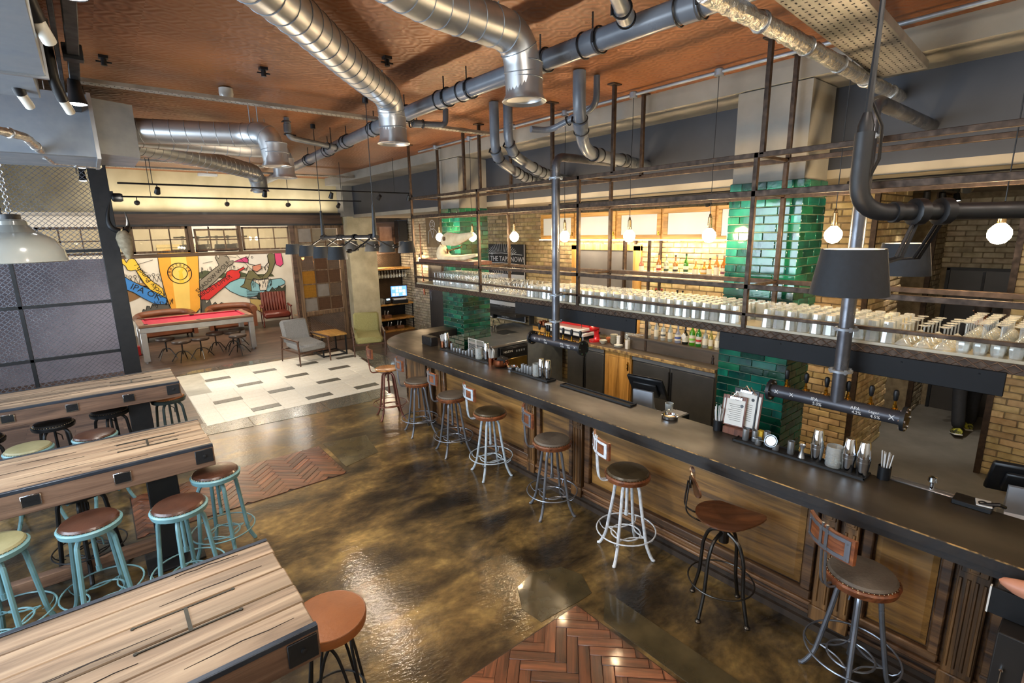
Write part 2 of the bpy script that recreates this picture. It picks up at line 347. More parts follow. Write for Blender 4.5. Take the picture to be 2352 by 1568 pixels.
# ---- main floor: acid stained polished concrete
def floor_material():
    mt, nt, b = nodes('stained_polished_concrete'); N = nt.nodes.new; L = nt.links.new
    tc = N('ShaderNodeTexCoord'); mp = N('ShaderNodeMapping'); L(tc.outputs['Object'], mp.inputs[0]); mp.inputs['Rotation'].default_value = (0, 0, .67); mp.inputs['Scale'].default_value = (.8, 1.5, 1)
    n1 = N('ShaderNodeTexNoise'); n1.inputs['Scale'].default_value = 1.5; n1.inputs['Detail'].default_value = 9; n1.inputs['Roughness'].default_value = .63; n1.inputs['Distortion'].default_value = .35; L(mp.outputs[0], n1.inputs['Vector'])
    cr = N('ShaderNodeValToRGB'); e = cr.color_ramp.elements
    e[0].position = .33; e[0].color = lin('#16130d'); e[1].position = .74; e[1].color = lin('#a5834c')
    for p, c in ((.41, '#2b2113'), (.48, '#45371f'), (.55, '#5e4a29'), (.63, '#7a6338')): k = e.new(p); k.color = lin(c)
    L(n1.outputs[0], cr.inputs[0])
    n2 = N('ShaderNodeTexNoise'); n2.inputs['Scale'].default_value = 14; n2.inputs['Detail'].default_value = 8; L(tc.outputs['Object'], n2.inputs['Vector'])
    mx = N('ShaderNodeMix'); mx.data_type = 'RGBA'; mx.blend_type = 'OVERLAY'; mx.inputs[0].default_value = .8; L(cr.outputs[0], mx.inputs[6]); L(n2.outputs[0], mx.inputs[7])
    L(mx.outputs[2], b.inputs['Base Color'])
    mr = N('ShaderNodeMapRange'); L(n1.outputs[0], mr.inputs[0]); mr.inputs['From Min'].default_value = .3; mr.inputs['From Max'].default_value = .7; mr.inputs['To Min'].default_value = .30; mr.inputs['To Max'].default_value = .5; b.inputs['Specular IOR Level'].default_value = .25; L(mr.outputs[0], b.inputs['Roughness'])
    n3 = N('ShaderNodeTexNoise'); n3.inputs['Scale'].default_value = 30; n3.inputs['Detail'].default_value = 5; L(mp.outputs[0], n3.inputs['Vector'])
    bp = N('ShaderNodeBump'); bp.inputs['Strength'].default_value = .22; bp.inputs['Distance'].default_value = .01; L(n3.outputs[0], bp.inputs['Height']); L(bp.outputs[0], b.inputs['Normal']); L(bp.outputs[0], b.inputs['Coat Normal'])
    b.inputs['Coat Weight'].default_value = 1.0; b.inputs['Coat Roughness'].default_value = .04
    return mt
floor_m = floor_material()
def plank_floor_material():
    mt, nt, b = nodes('dark_oak_floorboards'); N = nt.nodes.new; L = nt.links.new
    tc = N('ShaderNodeTexCoord'); mp = N('ShaderNodeMapping'); L(tc.outputs['Object'], mp.inputs[0])
    br = N('ShaderNodeTexBrick'); br.inputs['Scale'].default_value = 1; br.inputs['Brick Width'].default_value = 1.1; br.inputs['Row Height'].default_value = .11; br.inputs['Mortar Size'].default_value = .003
    br.inputs['Color1'].default_value = lin('#5e493b'); br.inputs['Color2'].default_value = lin('#3a2b22'); br.inputs['Mortar'].default_value = lin('#1c1410'); L(mp.outputs[0], br.inputs['Vector'])
    m2 = N('ShaderNodeMapping'); m2.inputs['Scale'].default_value = (1, 14, 1); L(tc.outputs['Object'], m2.inputs[0])
    nz = N('ShaderNodeTexNoise'); nz.inputs['Scale'].default_value = 3; nz.inputs['Detail'].default_value = 6; L(m2.outputs[0], nz.inputs['Vector'])
    mx = N('ShaderNodeMix'); mx.data_type = 'RGBA'; mx.blend_type = 'OVERLAY'; mx.inputs[0].default_value = .75; L(br.outputs[0], mx.inputs[6]); L(nz.outputs[0], mx.inputs[7]); L(mx.outputs[2], b.inputs['Base Color'])
    b.inputs['Roughness'].default_value = .38; return mt
plank_m = plank_floor_material()
def ceiling_material():
    mt, nt, b = nodes('embossed_copper_paper'); N = nt.nodes.new; L = nt.links.new
    tc = N('ShaderNodeTexCoord'); mp = N('ShaderNodeMapping'); L(tc.outputs['Object'], mp.inputs[0]); mp.inputs['Scale'].default_value = (4.2, 4.2, 1)
    fr = N('ShaderNodeVectorMath'); fr.operation = 'FRACTION'; L(mp.outputs[0], fr.inputs[0])
    ce = N('ShaderNodeVectorMath'); ce.operation = 'SUBTRACT'; ce.inputs[1].default_value = (.5, .5, 0); L(fr.outputs[0], ce.inputs[0])
    sx = N('ShaderNodeSeparateXYZ'); L(ce.outputs[0], sx.inputs[0]); cx = N('ShaderNodeCombineXYZ'); L(sx.outputs[0], cx.inputs[0]); L(sx.outputs[1], cx.inputs[1])
    ln = N('ShaderNodeVectorMath'); ln.operation = 'LENGTH'; L(cx.outputs[0], ln.inputs[0])
    mu = N('ShaderNodeMath'); mu.operation = 'MULTIPLY'; mu.inputs[1].default_value = 26; L(ln.outputs['Value'], mu.inputs[0])
    sn = N('ShaderNodeMath'); sn.operation = 'SINE'; L(mu.outputs[0], sn.inputs[0])
    pr = N('ShaderNodeMath'); pr.operation = 'MULTIPLY'; L(sx.outputs[0], pr.inputs[0]); L(sx.outputs[1], pr.inputs[1])
    p2 = N('ShaderNodeMath'); p2.operation = 'MULTIPLY'; p2.inputs[1].default_value = 60; L(pr.outputs[0], p2.inputs[0]); s2 = N('ShaderNodeMath'); s2.operation = 'SINE'; L(p2.outputs[0], s2.inputs[0])
    su = N('ShaderNodeMath'); su.operation = 'ADD'; L(sn.outputs[0], su.inputs[0]); L(s2.outputs[0], su.inputs[1])
    bp = N('ShaderNodeBump'); bp.inputs['Strength'].default_value = .22; bp.inputs['Distance'].default_value = .006; L(su.outputs[0], bp.inputs['Height']); L(bp.outputs[0], b.inputs['Normal'])
    nz = N('ShaderNodeTexNoise'); nz.inputs['Scale'].default_value = 1.3; nz.inputs['Detail'].default_value = 5; L(tc.outputs['Object'], nz.inputs['Vector'])
    cr = N('ShaderNodeValToRGB'); cr.color_ramp.elements[0].position = .3; cr.color_ramp.elements[1].position = .7; cr.color_ramp.elements[0].color = lin('#6f4426'); cr.color_ramp.elements[1].color = lin('#965f35'); L(nz.outputs[0], cr.inputs[0])
    L(cr.outputs[0], b.inputs['Base Color']); b.inputs['Roughness'].default_value = .45; b.inputs['Metallic'].default_value = .35; return mt
ceil_m = ceiling_material()

# ================================================================== STRUCTURE
ZC = 4.13
fl = struct('floor', MB().box(-3.2, 3.75, -3, 12.15, -.12, 0), floor_m)
fl2 = struct('floor_bar', MB().box(3.75, 10.2, -3, 9.5, -.12, 0), greyfl)
fl3 = struct('floor_lounge', MB().prism([(-3.2, 12.15), (3.75, 12.15), (3.75, 9.5), (7.6, 9.5), (7.6, 18.3), (-3.2, 18.3)], -.12, 0), plank_m)
# timber boards patch in the left of the main floor, in front of the screen
wl = MB().prism([(-3.2, 8.9), (-.2, 8.9), (.2, 8.3), (.96, 8.35), (.98, 12.14), (-3.2, 12.14)], 0, .003).build('timber_patch', plank_m, fl)
# cream field, staggered dark tiles
dark = {(r, c) for r in range(4) for c in range(4)}
def tile_mesh(sx, sy, h, mat, b=.002):
    me = MB().box(-sx/2, sx/2, -sy/2, sy/2, 0, h, b=b).mesh('tile'); me.materials.append(mat); return me
tw = tile_mesh(.43, .2035, .006, tile_w); tk = tile_mesh(.43, .185, .008, tile_k)
rows_dark = {0: (8.72, (.99, 1.81, 2.68, 3.54)), 4: (9.55, (1.45, 2.31, 3.18, 4.02)), 8: (10.37, (1.11, 1.97, 2.84, 3.68)), 12: (11.19, (1.58, 2.44, 3.32, 4.18))}
MB().prism([(.95, 8.6), (4.05, 8.6), (4.42, 10.95), (4.4, 11.95), (.98, 11.97)], 0, .0035).build('grout_bed', pm('cream_grout', '#cfc7b4', '#bdb5a2', rough=.8), fl)
for r in range(-1, 17):
    base = r//4*4 if r >= 0 else 0
    key = (r//4)*4
    if key not in rows_dark: key = 12 if r > 12 else 0
    y = 8.72+r*.2065; x0 = rows_dark[key][1][0]-.43*4
    if y > 11.93: continue
    for c in range(-1, 16):
        x = x0+c*.4325; xr = 4.06+(y-8.6)*.155
        if x < .95+.14 and x+.216 > .97:
            w = x+.216-.97; cx = .97+w/2
            if w < .05: continue
            inst(tw, 'tile', fl, (cx, y, .0032), scale=(w/.432, 1, 1)); continue
        if x-.216 < .96 or x-.216 > xr: continue
        if x+.216 > xr:
            w = xr-(x-.216)
            if w > .06: inst(tw, 'tile', fl, (x-.216+w/2, y, .0032), scale=(w/.432, 1, 1))
            continue
        isd = (r in rows_dark) and any(abs(x-d) < .1 for d in rows_dark[r][1])
        inst(tk if isd else tw, 'dark_tile' if isd else 'tile', fl, (x, y, .0032))
# grey terrazzo border slabs around the field
for poly in ([(.55, 8.05), (1.5, 7.95), (1.52, 8.56), (.93, 8.58), (.6, 8.4)], [(1.52, 7.95), (2.6, 7.85), (2.62, 8.57), (1.53, 8.57)], [(2.63, 7.9), (3.32, 7.85), (3.5, 8.58), (2.63, 8.58)], [(3.34, 7.9), (3.72, 7.95), (3.75, 8.6), (3.52, 8.58)],
             [(4.2, 9.5), (4.75, 9.5), (4.9, 10.6), (4.44, 10.6)], [(4.46, 10.62), (4.92, 10.62), (4.8, 11.6), (4.45, 11.6)], [(1.0, 12.0), (1.75, 12.0), (1.72, 12.3), (1.3, 12.28)], [(1.77, 12.0), (2.7, 12.0), (2.6, 12.38), (1.75, 12.36)]):
    MB().prism(poly, 0, .005).build('slab', slab_g, fl)
for poly in ([(2.02, 5.72), (2.5, 5.85), (2.62, 6.5), (2.05, 6.62)], [(2.47, .6), (2.72, .6), (2.72, 2.25), (2.47, 2.05)], [(2.12, 2.33), (2.3, 2.32), (2.46, 2.3), (2.62, 2.3), (2.72, 2.5), (2.66, 2.68), (2.42, 2.78), (2.22, 2.72), (2.1, 2.52)]):
    MB().prism(poly, 0, .003).build('slab', slab_b, fl)
# herringbone block patches: 45 degree herringbone clipped to the rectangle
blk = MB().box(-.15, .15, -.0365, .0365, 0, .007, b=.003).mesh('plank'); blk.materials.append(herr_m)
def clip_poly(P, x0, x1, y0, y1):
    def cl(P, f, inter):
        out = []
        for i in range(len(P)):
            a, b = P[i-1], P[i]; fa, fb = f(a), f(b)
            if fa*fb < 0: t = fa/(fa-fb); out.append((a[0]+(b[0]-a[0])*t, a[1]+(b[1]-a[1])*t))
            if fb >= 0: out.append(b)
        return out
    for f in (lambda p: p[0]-x0, lambda p: x1-p[0], lambda p: p[1]-y0, lambda p: y1-p[1]):
        P = cl(P, f, None)
        if len(P) < 3: return []
    return P
def herringbone(x0, x1, y0, y1, zb=0):
    n = 0; w = .0755; Lk = .302; cx, cy0 = x1, y1
    MB().box(x0-.01, x1+.01, y0-.01, y1+.01, -.001, .0015).build('bedding', pm('dark_bedding', '#2a1a10', '#1a100a', rough=.6), fl)
    for i in range(-60, 60):
        for k in range(-14, 15):
            # herringbone lattice: pairs of blocks
            bx = i*w+k*0; 
            for kind in (0, 1):
                if kind == 0: u = i*w+Lk/2+k*Lk*2*0+k*2*Lk*0; v = i*w
                else: u = i*w+w*0; v = i*w
                # lattice vectors: (w,w) along diagonal, (2L, 0)-like period across
                if kind == 0: uu = i*w+k*Lk*2; vv = i*w+.0; cu, cv, ang = uu+Lk/2, vv+w/2, 0
                else: uu = i*w+k*Lk*2; vv = i*w; cu, cv, ang = uu-w/2, vv+Lk/2, PI/2
                a = PI/4; X = cx+cu*math.cos(a)-cv*math.sin(a); Y = cy0+cu*math.sin(a)+cv*math.cos(a)
                if X < x0-.2 or X > x1+.2 or Y < y0-.2 or Y > y1+.2: continue
                an = a+ang; c, s = math.cos(an), math.sin(an)
                P = [(X+c*dx-s*dy, Y+s*dx+c*dy) for dx, dy in ((-.15, -.0365), (.15, -.0365), (.15, .0365), (-.15, .0365))]
                if all(x0 <= p[0] <= x1 and y0 <= p[1] <= y1 for p in P):
                    inst(blk, 'plank', fl, (X, Y, zb+random.uniform(0, .0015)), (0, 0, an)); n += 1
                else:
                    Q = clip_poly(P, x0, x1, y0, y1)
                    if len(Q) >= 3:
                        ar = abs(sum(Q[j-1][0]*Q[j][1]-Q[j][0]*Q[j-1][1] for j in range(len(Q))))/2
                        if ar > .002:
                            q = [((p[0]-X)*c+(p[1]-Y)*s, -(p[0]-X)*s+(p[1]-Y)*c) for p in Q]
                            o = MB().prism(q, 0, .007).build('plank', herr_m, fl, loc=(X, Y, zb), rot=(0, 0, an)); n += 1
    return n
nh = herringbone(1.25, 2.43, .9, 2.28); nh2 = herringbone(-.05, 1.97, 5.55, 6.55)
# ---- ceiling, beam, bulkhead
ce = struct('ceiling', MB().box(-3.2, 5.4, -3, 13.5, ZC, ZC+.15), ceil_m)
bm = struct('beam', MB().box(4.8, 5.4, -3, 13.2, 3.95, ZC), concrete)
bk = struct('wall_bulkhead', MB().box(5.38, 5.48, -3, 13.2, 3.25, 3.95), navy)
bs = struct('ceiling_bar', MB().box(5.38, 10.2, -3, 13.2, 3.17, 3.25), soffit_m)
# ---- brick helper
BM = []
for i in range(5):
    mb = MB().box(-.1075, .1075, 0, .022, -.0325, .0325, b=.006); rr_ = random.Random(i)
    mb.v = [(x+rr_.uniform(-.003, .003), y+rr_.uniform(-.003, .002), z+rr_.uniform(-.003, .003)) for x, y, z in mb.v]
    BM.append(mb.mesh('brick'))
def brick_variants(mat):
    out = []
    for me in BM: q = me.copy(); q.materials.append(mat); out.append(q)
    return out
BV = {'a': brick_variants(brick_m), 'b': brick_variants(brick_g)}
def brickwork(parent, M, width, z0, z1, which='a', single=None, cap=300, skip=None, bl=.215, bh=.065):
    """bricks on the plane M (local x along wall, local y out of wall, z up). single(u,z): own objects; the others joined"""
    mats = {'a': brick_m, 'b': brick_g}; n = 0; J = MB(); per = bl+.01; ph = bh+.01; row = 0; z = z0+bh/2+.005; cands = []
    while z+bh/2 < z1:
        u = -per/2*(row % 2)
        while u < width:
            a, b = max(u, 0), min(u+bl, width)
            if b-a > .04 and not (skip and skip((a+b)/2, z)): cands.append(((a+b)/2, z, (b-a)/bl))
            u += per
        z += ph; row += 1
    for (u, z, s) in cands:
        if n < cap and (single is None or single(u, z)):
            o = inst(random.choice(BV[which]), 'brick', parent); o.matrix_local = M @ T(u, random.uniform(-.012, -.004), z) @ Matrix.Diagonal((s, 1, 1, 1)); n += 1
        else:
            J.cur = random.random(); d = random.uniform(-.012, -.004); w = bl*s/2; h = bh/2
            vs = [(u-w, d, z-h), (u+w, d, z-h), (u+w, d, z+h), (u-w, d, z+h), (u-w+.005, d+.02, z-h+.005), (u+w-.005, d+.02, z-h+.005), (u+w-.005, d+.02, z+h-.005), (u-w+.005, d+.02, z+h-.005)]
            J.add(vs, [(4, 5, 6, 7)[::-1], (0, 1, 5, 4)[::-1], (1, 2, 6, 5)[::-1], (2, 3, 7, 6)[::-1], (3, 0, 4, 7)[::-1]], M)
    if J.v: J.build('brickwork', mats[which], parent, smooth=False, kind='stuff')
    return n
def plane_mx(x, y):   # wall facing -X; local x runs to -Y (seen left to right); outward -X
    return Matrix(((0, -1, 0, x), (-1, 0, 0, y), (0, 0, 1, 0), (0, 0, 0, 1)))
def plane_my(x, y):   # wall facing -Y; local x runs +X; outward -Y
    return Matrix(((1, 0, 0, x), (0, -1, 0, y), (0, 0, 1, 0), (0, 0, 0, 1)))
# ---- back bar wall (x 6.66) and its bricks
wr = struct('wall_right', MB().box(6.66, 6.8, 1.9, 9.2, 0, 3.17), mortar_p)
hatch = lambda u, z: (2.78 < u < 4.25 and z < 2.5)
brickwork(wr, plane_mx(6.66, 9.2), 7.28, 0, 3.15, 'a', single=lambda u, z: (u < 2.3 and z > .9) or (4.3 < u < 6.2 and 1.9 < z < 2.62), cap=300)
wr2 = struct('wall_alcove', MB().box(7.1, 7.25, 9.2, 13.3, 0, 3.17).box(6.8, 7.1, 9.1, 9.2, 0, 3.17), mortar_p)
brickwork(wr2, plane_mx(7.1, 13.3), 4.0, 0, 3.15, 'b', single=lambda u, z: u < 1.4, cap=300)
# nib wall right of the second green column
wn = struct('wall_nib', MB().box(6.48, 7.75, 1.85, 2.6, 0, 3.17), mortar)
brickwork(wn, plane_mx(6.48, 2.6), .76, 0, 3.15, 'a', single=lambda u, z: u > .2, cap=110)
brickwork(wn, plane_my(6.48, 1.85), 1.27, 0, 3.15, 'a', cap=190)
MB().box(6.45, 6.49, 1.81, 1.86, 0, 3.17).build('iron_corner_strip', rust, wn)
wn2 = struct('wall_corridor', MB().box(8.97, 9.7, 1.85, 2.3, 0, 3.17), mortar)
brickwork(wn2, plane_my(8.97, 1.85), .73, 0, 3.15, 'b', cap=150)
MB().box(8.93, 8.975, 1.8, 1.86, 0, 3.17).build('iron_corner_strip', rust, wn2)
dj = struct('wall_recess', MB().box(7.75, 8.97, 2.25, 2.35, 0, 3.17), pm('charcoal_panel', '#3b3a3c', '#303032', rough=.6))
MB().box(7.755, 7.84, 1.9, 1.98, 0, 3.17).box(8.3, 8.36, 2.2, 2.25, 0, 2.1).build('dark_frame', blackw, dj)
wd = struct('wall_end', MB().box(9.7, 9.85, .2, 1.85, 0, 3.17), mortar)
brickwork(wd, plane_mx(9.7, 1.85), 1.6, 2.12, 3.15, 'b', cap=80)
ddk = pm('dark_grey_door', '#403d3b', '#353230', rough=.45, scale=3)
de = struct('door_1', MB().box(9.64, 9.69, .98, 1.72, 0, 2.1, b=.004), ddk)
MB().box(9.625, 9.645, 1.33, 1.36, .02, 2.08).box(9.62, 9.645, .95, .99, 0, 2.12).box(9.62, 9.645, 1.72, 1.76, 0, 2.12).box(9.62, 9.645, .95, 1.76, 2.09, 2.13).build('door_frame', blackw, de)
wp = struct('wall_pier', MB().box(7.39, 9.7, .05, .78, 0, 3.17), mortar)
brickwork(wp, plane_mx(7.39, .78), .75, 0, 3.15, 'a', cap=160)
brickwork(wp, Matrix(((1, 0, 0, 7.39), (0, 1, 0, .78), (0, 0, 1, 0), (0, 0, 0, 1))), 2.2, 0, 3.15, 'a', cap=0)
MB().box(7.355, 7.40, .775, .83, 0, 3.17).build('iron_corner_strip', rust, wp)
yl = struct('wall_yellow', MB().box(7.3, 7.42, -3, .05, 0, 3.17), pm('yellow_paint', '#e2b021', '#cc9b15', rough=.5))
# ---- green columns
gt = MB().box(-.1125, .1125, 0, .012, -.034, .034, b=.004).mesh('tile'); gt.materials.append(tile_g)
def tile_column(name, x, y, wx, ly, zt):
    c = struct(name, MB().box(x+.012, x+wx, y+.012, y+ly-.012, 0, ZC-.19), concrete)
    MB().box(x+.008, x+wx+.004, y+.008, y+ly-.008, 0, zt).build('grout', grout_g, c)
    J = MB(); rows = int(zt/.075); cnt = 0
    for face, (M, width, own) in enumerate(((plane_mx(x+.01, y+ly), ly, True), (plane_my(x, y+.01), wx, True), (Matrix(((1, 0, 0, x), (0, 1, 0, y+ly-.01), (0, 0, 1, 0), (0, 0, 0, 1))), wx, False))):
        for r in range(rows):
            z = r*.075+.0375; u = -.115*(r % 2)
            while u < width-.01:
                a, b = max(u, 0), min(u+.225, width); s = (b-a)/.225
                if s > .08:
                    if own and cnt < 300:
                        o = inst(gt, 'tile', c); o.matrix_local = M @ T((a+b)/2, random.uniform(-.001, .001), z) @ Matrix.Diagonal((s, 1, 1, 1)); cnt += 1
                    else:
                        J.cur = random.random(); J.box(-.1125, .1125, 0, .012, -.034, .034, M @ T((a+b)/2, 0, z) @ Matrix.Diagonal((s, 1, 1, 1)), b=.004)
                u += .23
    if J.v: J.build('tiling', tile_g, c, smooth=False, kind='stuff')
    return c
tile_column('pillar_2', 4.8, 1.91, .5, .66, 3.15); tile_column('pillar_1', 4.8, 7.22, .58, .64, 3.15)
# ---- far wall with the wide opening
wf = struct('wall_far', MB().box(-3.2, 5.2, 13.35, 13.6, 3.28, ZC).box(5.15, 5.2, 13.3, 13.6, 0, 3.3), plaster_w)
wsl = struct('wall_screen', MB().box(-3.2, .27, 13.35, 13.5, 0, 2.36), pm('lilac_grey_wall', '#9a95a3', '#7f7b89', rough=.7, scale=1.5))
cf = struct('pillar_3', MB().box(5.2, 5.95, 13.0, 13.6, 0, 3.2), concrete_l)
cf2 = struct('pillar_3_head', MB().box(5.12, 5.75, 12.95, 13.6, 3.2, ZC), concrete)
ws = struct('wall_niche', MB().box(5.9, 7.3, 13.9, 14.05, 0, 3.3).box(7.1, 7.25, 13.3, 14.0, 0, 3.3), pm('brown_niche_wall', '#5b4a38', '#463828', rough=.8))
brickwork(ws, plane_mx(7.1, 13.9), .6, 0, 3.1, 'b', cap=0)
# ---- lounge beyond
wb = struct('wall_back', MB().box(-3.2, 5.6, 18.0, 18.15, 0, 3.4), pm('mural_ground', '#e4dccb', '#d3c9b5', rough=.8, scale=3, detail=6))
struct('ceiling_lounge', MB().box(-3.2, 7.25, 13.6, 18.15, 3.35, 3.45), pm('lounge_ceiling', '#cfc8b8', '#bcb5a4', rough=.8))
struct('wall_lounge_right', MB().box(5.45, 5.6, 14.05, 18.0, 0, 3.4), pm('dark_timber_wall', '#4a3c32', '#352a22', rough=.7))
# ---- window side and camera side of the room, out of frame
struct('wall_left', MB().box(-3.2, -3.05, -3, 18.15, 0, .9).box(-3.2, -3.05, -3, 18.15, 3.5, ZC).box(-3.2, -3.05, -3, 1, .9, 3.5).box(-3.2, -3.05, 6.1, 7.2, .9, 3.5).box(-3.2, -3.05, 10.8, 13.4, .9, 3.5).box(-3.2, -3.05, 16.4, 18.15, .9, 3.5), offwhite)
struct('wall_near', MB().box(-3.2, 10.2, -3.1, -2.95, 0, ZC), offwhite)
struct('wall_outer', MB().box(10.05, 10.2, -3, 13.3, 0, 3.3), offwhite)
for i, (a, b) in enumerate(((1, 6.1), (7.2, 10.8), (13.4, 16.4))):
    w = struct('window_%d' % (i+1), MB().box(-3.13, -3.12, a, b, .9, 3.5), glass_p)
    f = MB().box(-3.16, -3.09, a, a+.06, .9, 3.5).box(-3.16, -3.09, b-.06, b, .9, 3.5).box(-3.16, -3.09, a, b, .9, .96).box(-3.16, -3.09, a, b, 3.44, 3.5)
    k = a+1.0
    while k < b-.4: f.box(-3.15, -3.1, k-.02, k+.02, .96, 3.44); k += 1.0
    f.build('window_frame', blackw, w)
# ================================================================== BAR COUNTER
bar_w = wood('distressed_bar_oak', '#8a6238', '#573b1e', '#1d140e', scale=1.5, axis=2, rough=.5, bump=.4, rnd=.12, coat=.1, mott=.2)
bar_wy = wood('distressed_bar_oak_rail', '#7a5735', '#4e341f', '#1e1511', scale=1.5, axis=1, rough=.5, bump=.4, rnd=.15, coat=.1, mott=.2)
bar_p = wood('bar_panel_oak', '#9c713a', '#79562a', '#402b17', scale=1.3, axis=1, rough=.45, bump=.3, rnd=.08, coat=.12, mott=.2)
top_m = pm('dark_zinc_bar_top', '#40382d', '#26221d', rough=.42, spec=.35, scale=3.5, stretch=(1, .5, 1), detail=8, rr=.1, bump=.05)
top_e = pm('black_worn_edge', '#15161a', '#2a2119', rough=.45, scale=16, contrast=.6, bump=.2)
bar = thing('bar_counter', 'long dark-topped bar counter with carved panelled oak front and rounded far end', 'bar counter', (3.3, 3.5, 0))
def bl(mb, name, mat, **k):   # parts are given in world coordinates
    return mb.build(name, mat, bar, loc=(-3.3, -3.5, 0), **k)
def top_outline(dx):
    O = [(3.29+dx, -.6)]; O += [(3.29+dx, 6.6)]
    for i in range(15): a = PI-i*(PI/2+.12)/14; O.append((4.31+(1.02-dx)*math.cos(a), 6.83+(1.02-dx)*math.sin(a)))
    O += [(4.79, 7.82-dx)]
    if dx == 0 or True: O += [(4.79, 7.43)]
    for i in range(9): a = PI/2+i*(PI/2)/8; O.append((4.42+.52*math.cos(a), 6.9+.52*math.sin(a)))
    O += [(3.88, 6.85), (3.87, -.6)]; return O
bl(MB().prism(top_outline(0), 1.088, 1.10), 'worktop', top_m, smooth=True)
bl(MB().prism(top_outline(.004), 1.035, 1.088).prism(top_outline(.025), .985, 1.035), 'edge_moulding', top_e)
WE = pm('worn_gilded_edge', '#b08a52', '#3b2f22', rough=.5, scale=22, contrast=2.2, bump=.2)
bl(MB().tube([(x, y, 1.096) for x, y in top_outline(0)[:17]], .0045, 5), 'worn_edge', WE)
# underside body following the plan
body = MB()
body.box(3.56, 3.80, -.6, 6.6, .08, .985)
bl(body, 'carcass', bar_wy)
bl(MB().box(3.53, 3.62, -.6, 6.55, 0, .09).box(3.5, 3.56, -.6, 6.5, 0, .05), 'plinth', pm('dark_plinth', '#3a2d22', '#231a13', rough=.6))
def panel(y0, y1, deep=False):
    """raised and fielded panel between y0<y1 on the bar front at x=3.56"""
    z0, z1 = .20, .985; f = MB(); w = .055 if y1-y0 < .6 else .07
    for (a, b, c, d) in ((y0, y1, z1-w, z1), (y0, y1, z0, z0+w), (y0, y0+w, z0+w, z1-w), (y1-w, y1, z0+w, z1-w)): f.box(3.515, 3.56, a, b, c, d, b=.008)
    bl(f, 'frame_moulding', bar_wy)
    g = MB(); i0, i1, k0, k1 = y0+w+.012, y1-w-.012, z0+w+.012, z1-w-.012; s = .03 if y1-y0 < .6 else .04
    vs = [(3.55, i0, k0), (3.55, i1, k0), (3.55, i1, k1), (3.55, i0, k1), (3.54, i0+s, k0+s), (3.54, i1-s, k0+s), (3.54, i1-s, k1-s), (3.54, i0+s, k1-s), (3.56, i0, k0), (3.56, i1, k0), (3.56, i1, k1), (3.56, i0, k1)]
    g.add(vs, [(4, 7, 6, 5), (0, 4, 5, 1), (1, 5, 6, 2), (2, 6, 7, 3), (3, 7, 4, 0), (8, 0, 1, 9), (9, 1, 2, 10), (10, 2, 3, 11), (11, 3, 0, 8)])
    bl(g, 'panel', bar_p, smooth=False)
def pilaster(y0, y1):
    w = MB(); w.box(3.50, 3.56, y0, y1, .09, .985, b=.006).box(3.49, 3.51, y0+.012, y1-.012, .86, .95, b=.004).box(3.485, 3.51, y0-.01, y1+.01, .09, .2, b=.006)
    n = max(2, int((y1-y0)/.035))
    for i in range(n):
        c = y0+(y1-y0)*(i+.5)/n; w.tube([(3.498, c, .24), (3.498, c, .82)], .009, 6)
    w.box(3.485, 3.5, (y0+y1)/2-.022, (y0+y1)/2+.022, .875, .935, b=.004)
    bl(w, 'pilaster', bar_w)
for a, b in ((3.95, 4.06), (3.24, 3.36), (.98, 1.08), (.86, .95), (.24, .38), (6.15, 6.25), (5.92, 6.02)): pilaster(a, b)
for a, b in ((4.08, 5.9), (3.38, 3.93), (1.1, 3.22), (.40, .84), (-.5, .22)): panel(a, b)
bl(MB().box(3.48, 3.56, -.6, 6.3, .955, .985, b=.008), 'rail_moulding', bar_wy); bl(MB().box(3.525, 3.56, -.6, 6.3, .09, .20, b=.006).box(3.50, 3.56, -.6, 6.3, .165, .195, b=.008).box(3.505, 3.56, -.6, 6.3, .10, .13, b=.008), 'base_moulding', bar_wy)
# curved end: faceted panelled drum
cx, cyy = 4.31, 6.83
for i in range(8):
    a0 = PI-(i)*(PI/2)/8; a1 = PI-(i+1)*(PI/2)/8; R0 = .75
    p = [(cx+R0*math.cos(a0), cyy+R0*math.sin(a0)), (cx+R0*math.cos(a1), cyy+R0*math.sin(a1)), (cx+(R0-.1)*math.cos(a1), cyy+(R0-.1)*math.sin(a1)), (cx+(R0-.1)*math.cos(a0), cyy+(R0-.1)*math.sin(a0))]
    bl(MB().prism(p, .05, .985), 'curved_panel', bar_w)
    am = (a0+a1)/2; M = T(cx+(R0-.004)*math.cos(am), cyy+(R0-.004)*math.sin(am), 0) @ RZ(am)
    f = MB()
    for (q0, q1, q2, q3) in ((-.065, .065, .84, .89), (-.065, .065, .15, .2), (-.065, -.045, .2, .84), (.045, .065, .2, .84)): f.box(-.005, .02, q0, q1, q2, q3, M, b=.004)
    bl(f, 'frame_moulding', bar_wy)
bl(MB().box(3.5, 3.58, 6.3, 6.86, .05, .985), 'curved_panel', bar_w)
bl(MB().box(3.90, 4.75, 6.5, 7.3, .75, .78).box(3.8, 3.84, 5.5, 6.6, .1, 1.04), 'inner_shelf', blackm)
# ---- service shelf behind the counter (speed rail, sinks)
sp = thing('underbar_unit', 'pale steel underbar work surface running behind the dark bar counter', 'worktop', (4.0, 2.5, 0))
MB().box(-.12, .35, -2.3, 2.6, .80, .84, b=.005).build('steel_top', steel, sp); MB().box(-.1, .33, -2.3, 2.6, .05, .80).build('cabinet_body', pm('dark_steel_front', '#44464a', '#323438', rough=.4, metal=.6), sp)
for k, yy in enumerate((-2.1, -1.5, 1.0, 1.7)):
    MB().box(.03, .3, yy, yy+.4, .838, .845, b=.003).build('drip_tray', steel_d, sp)
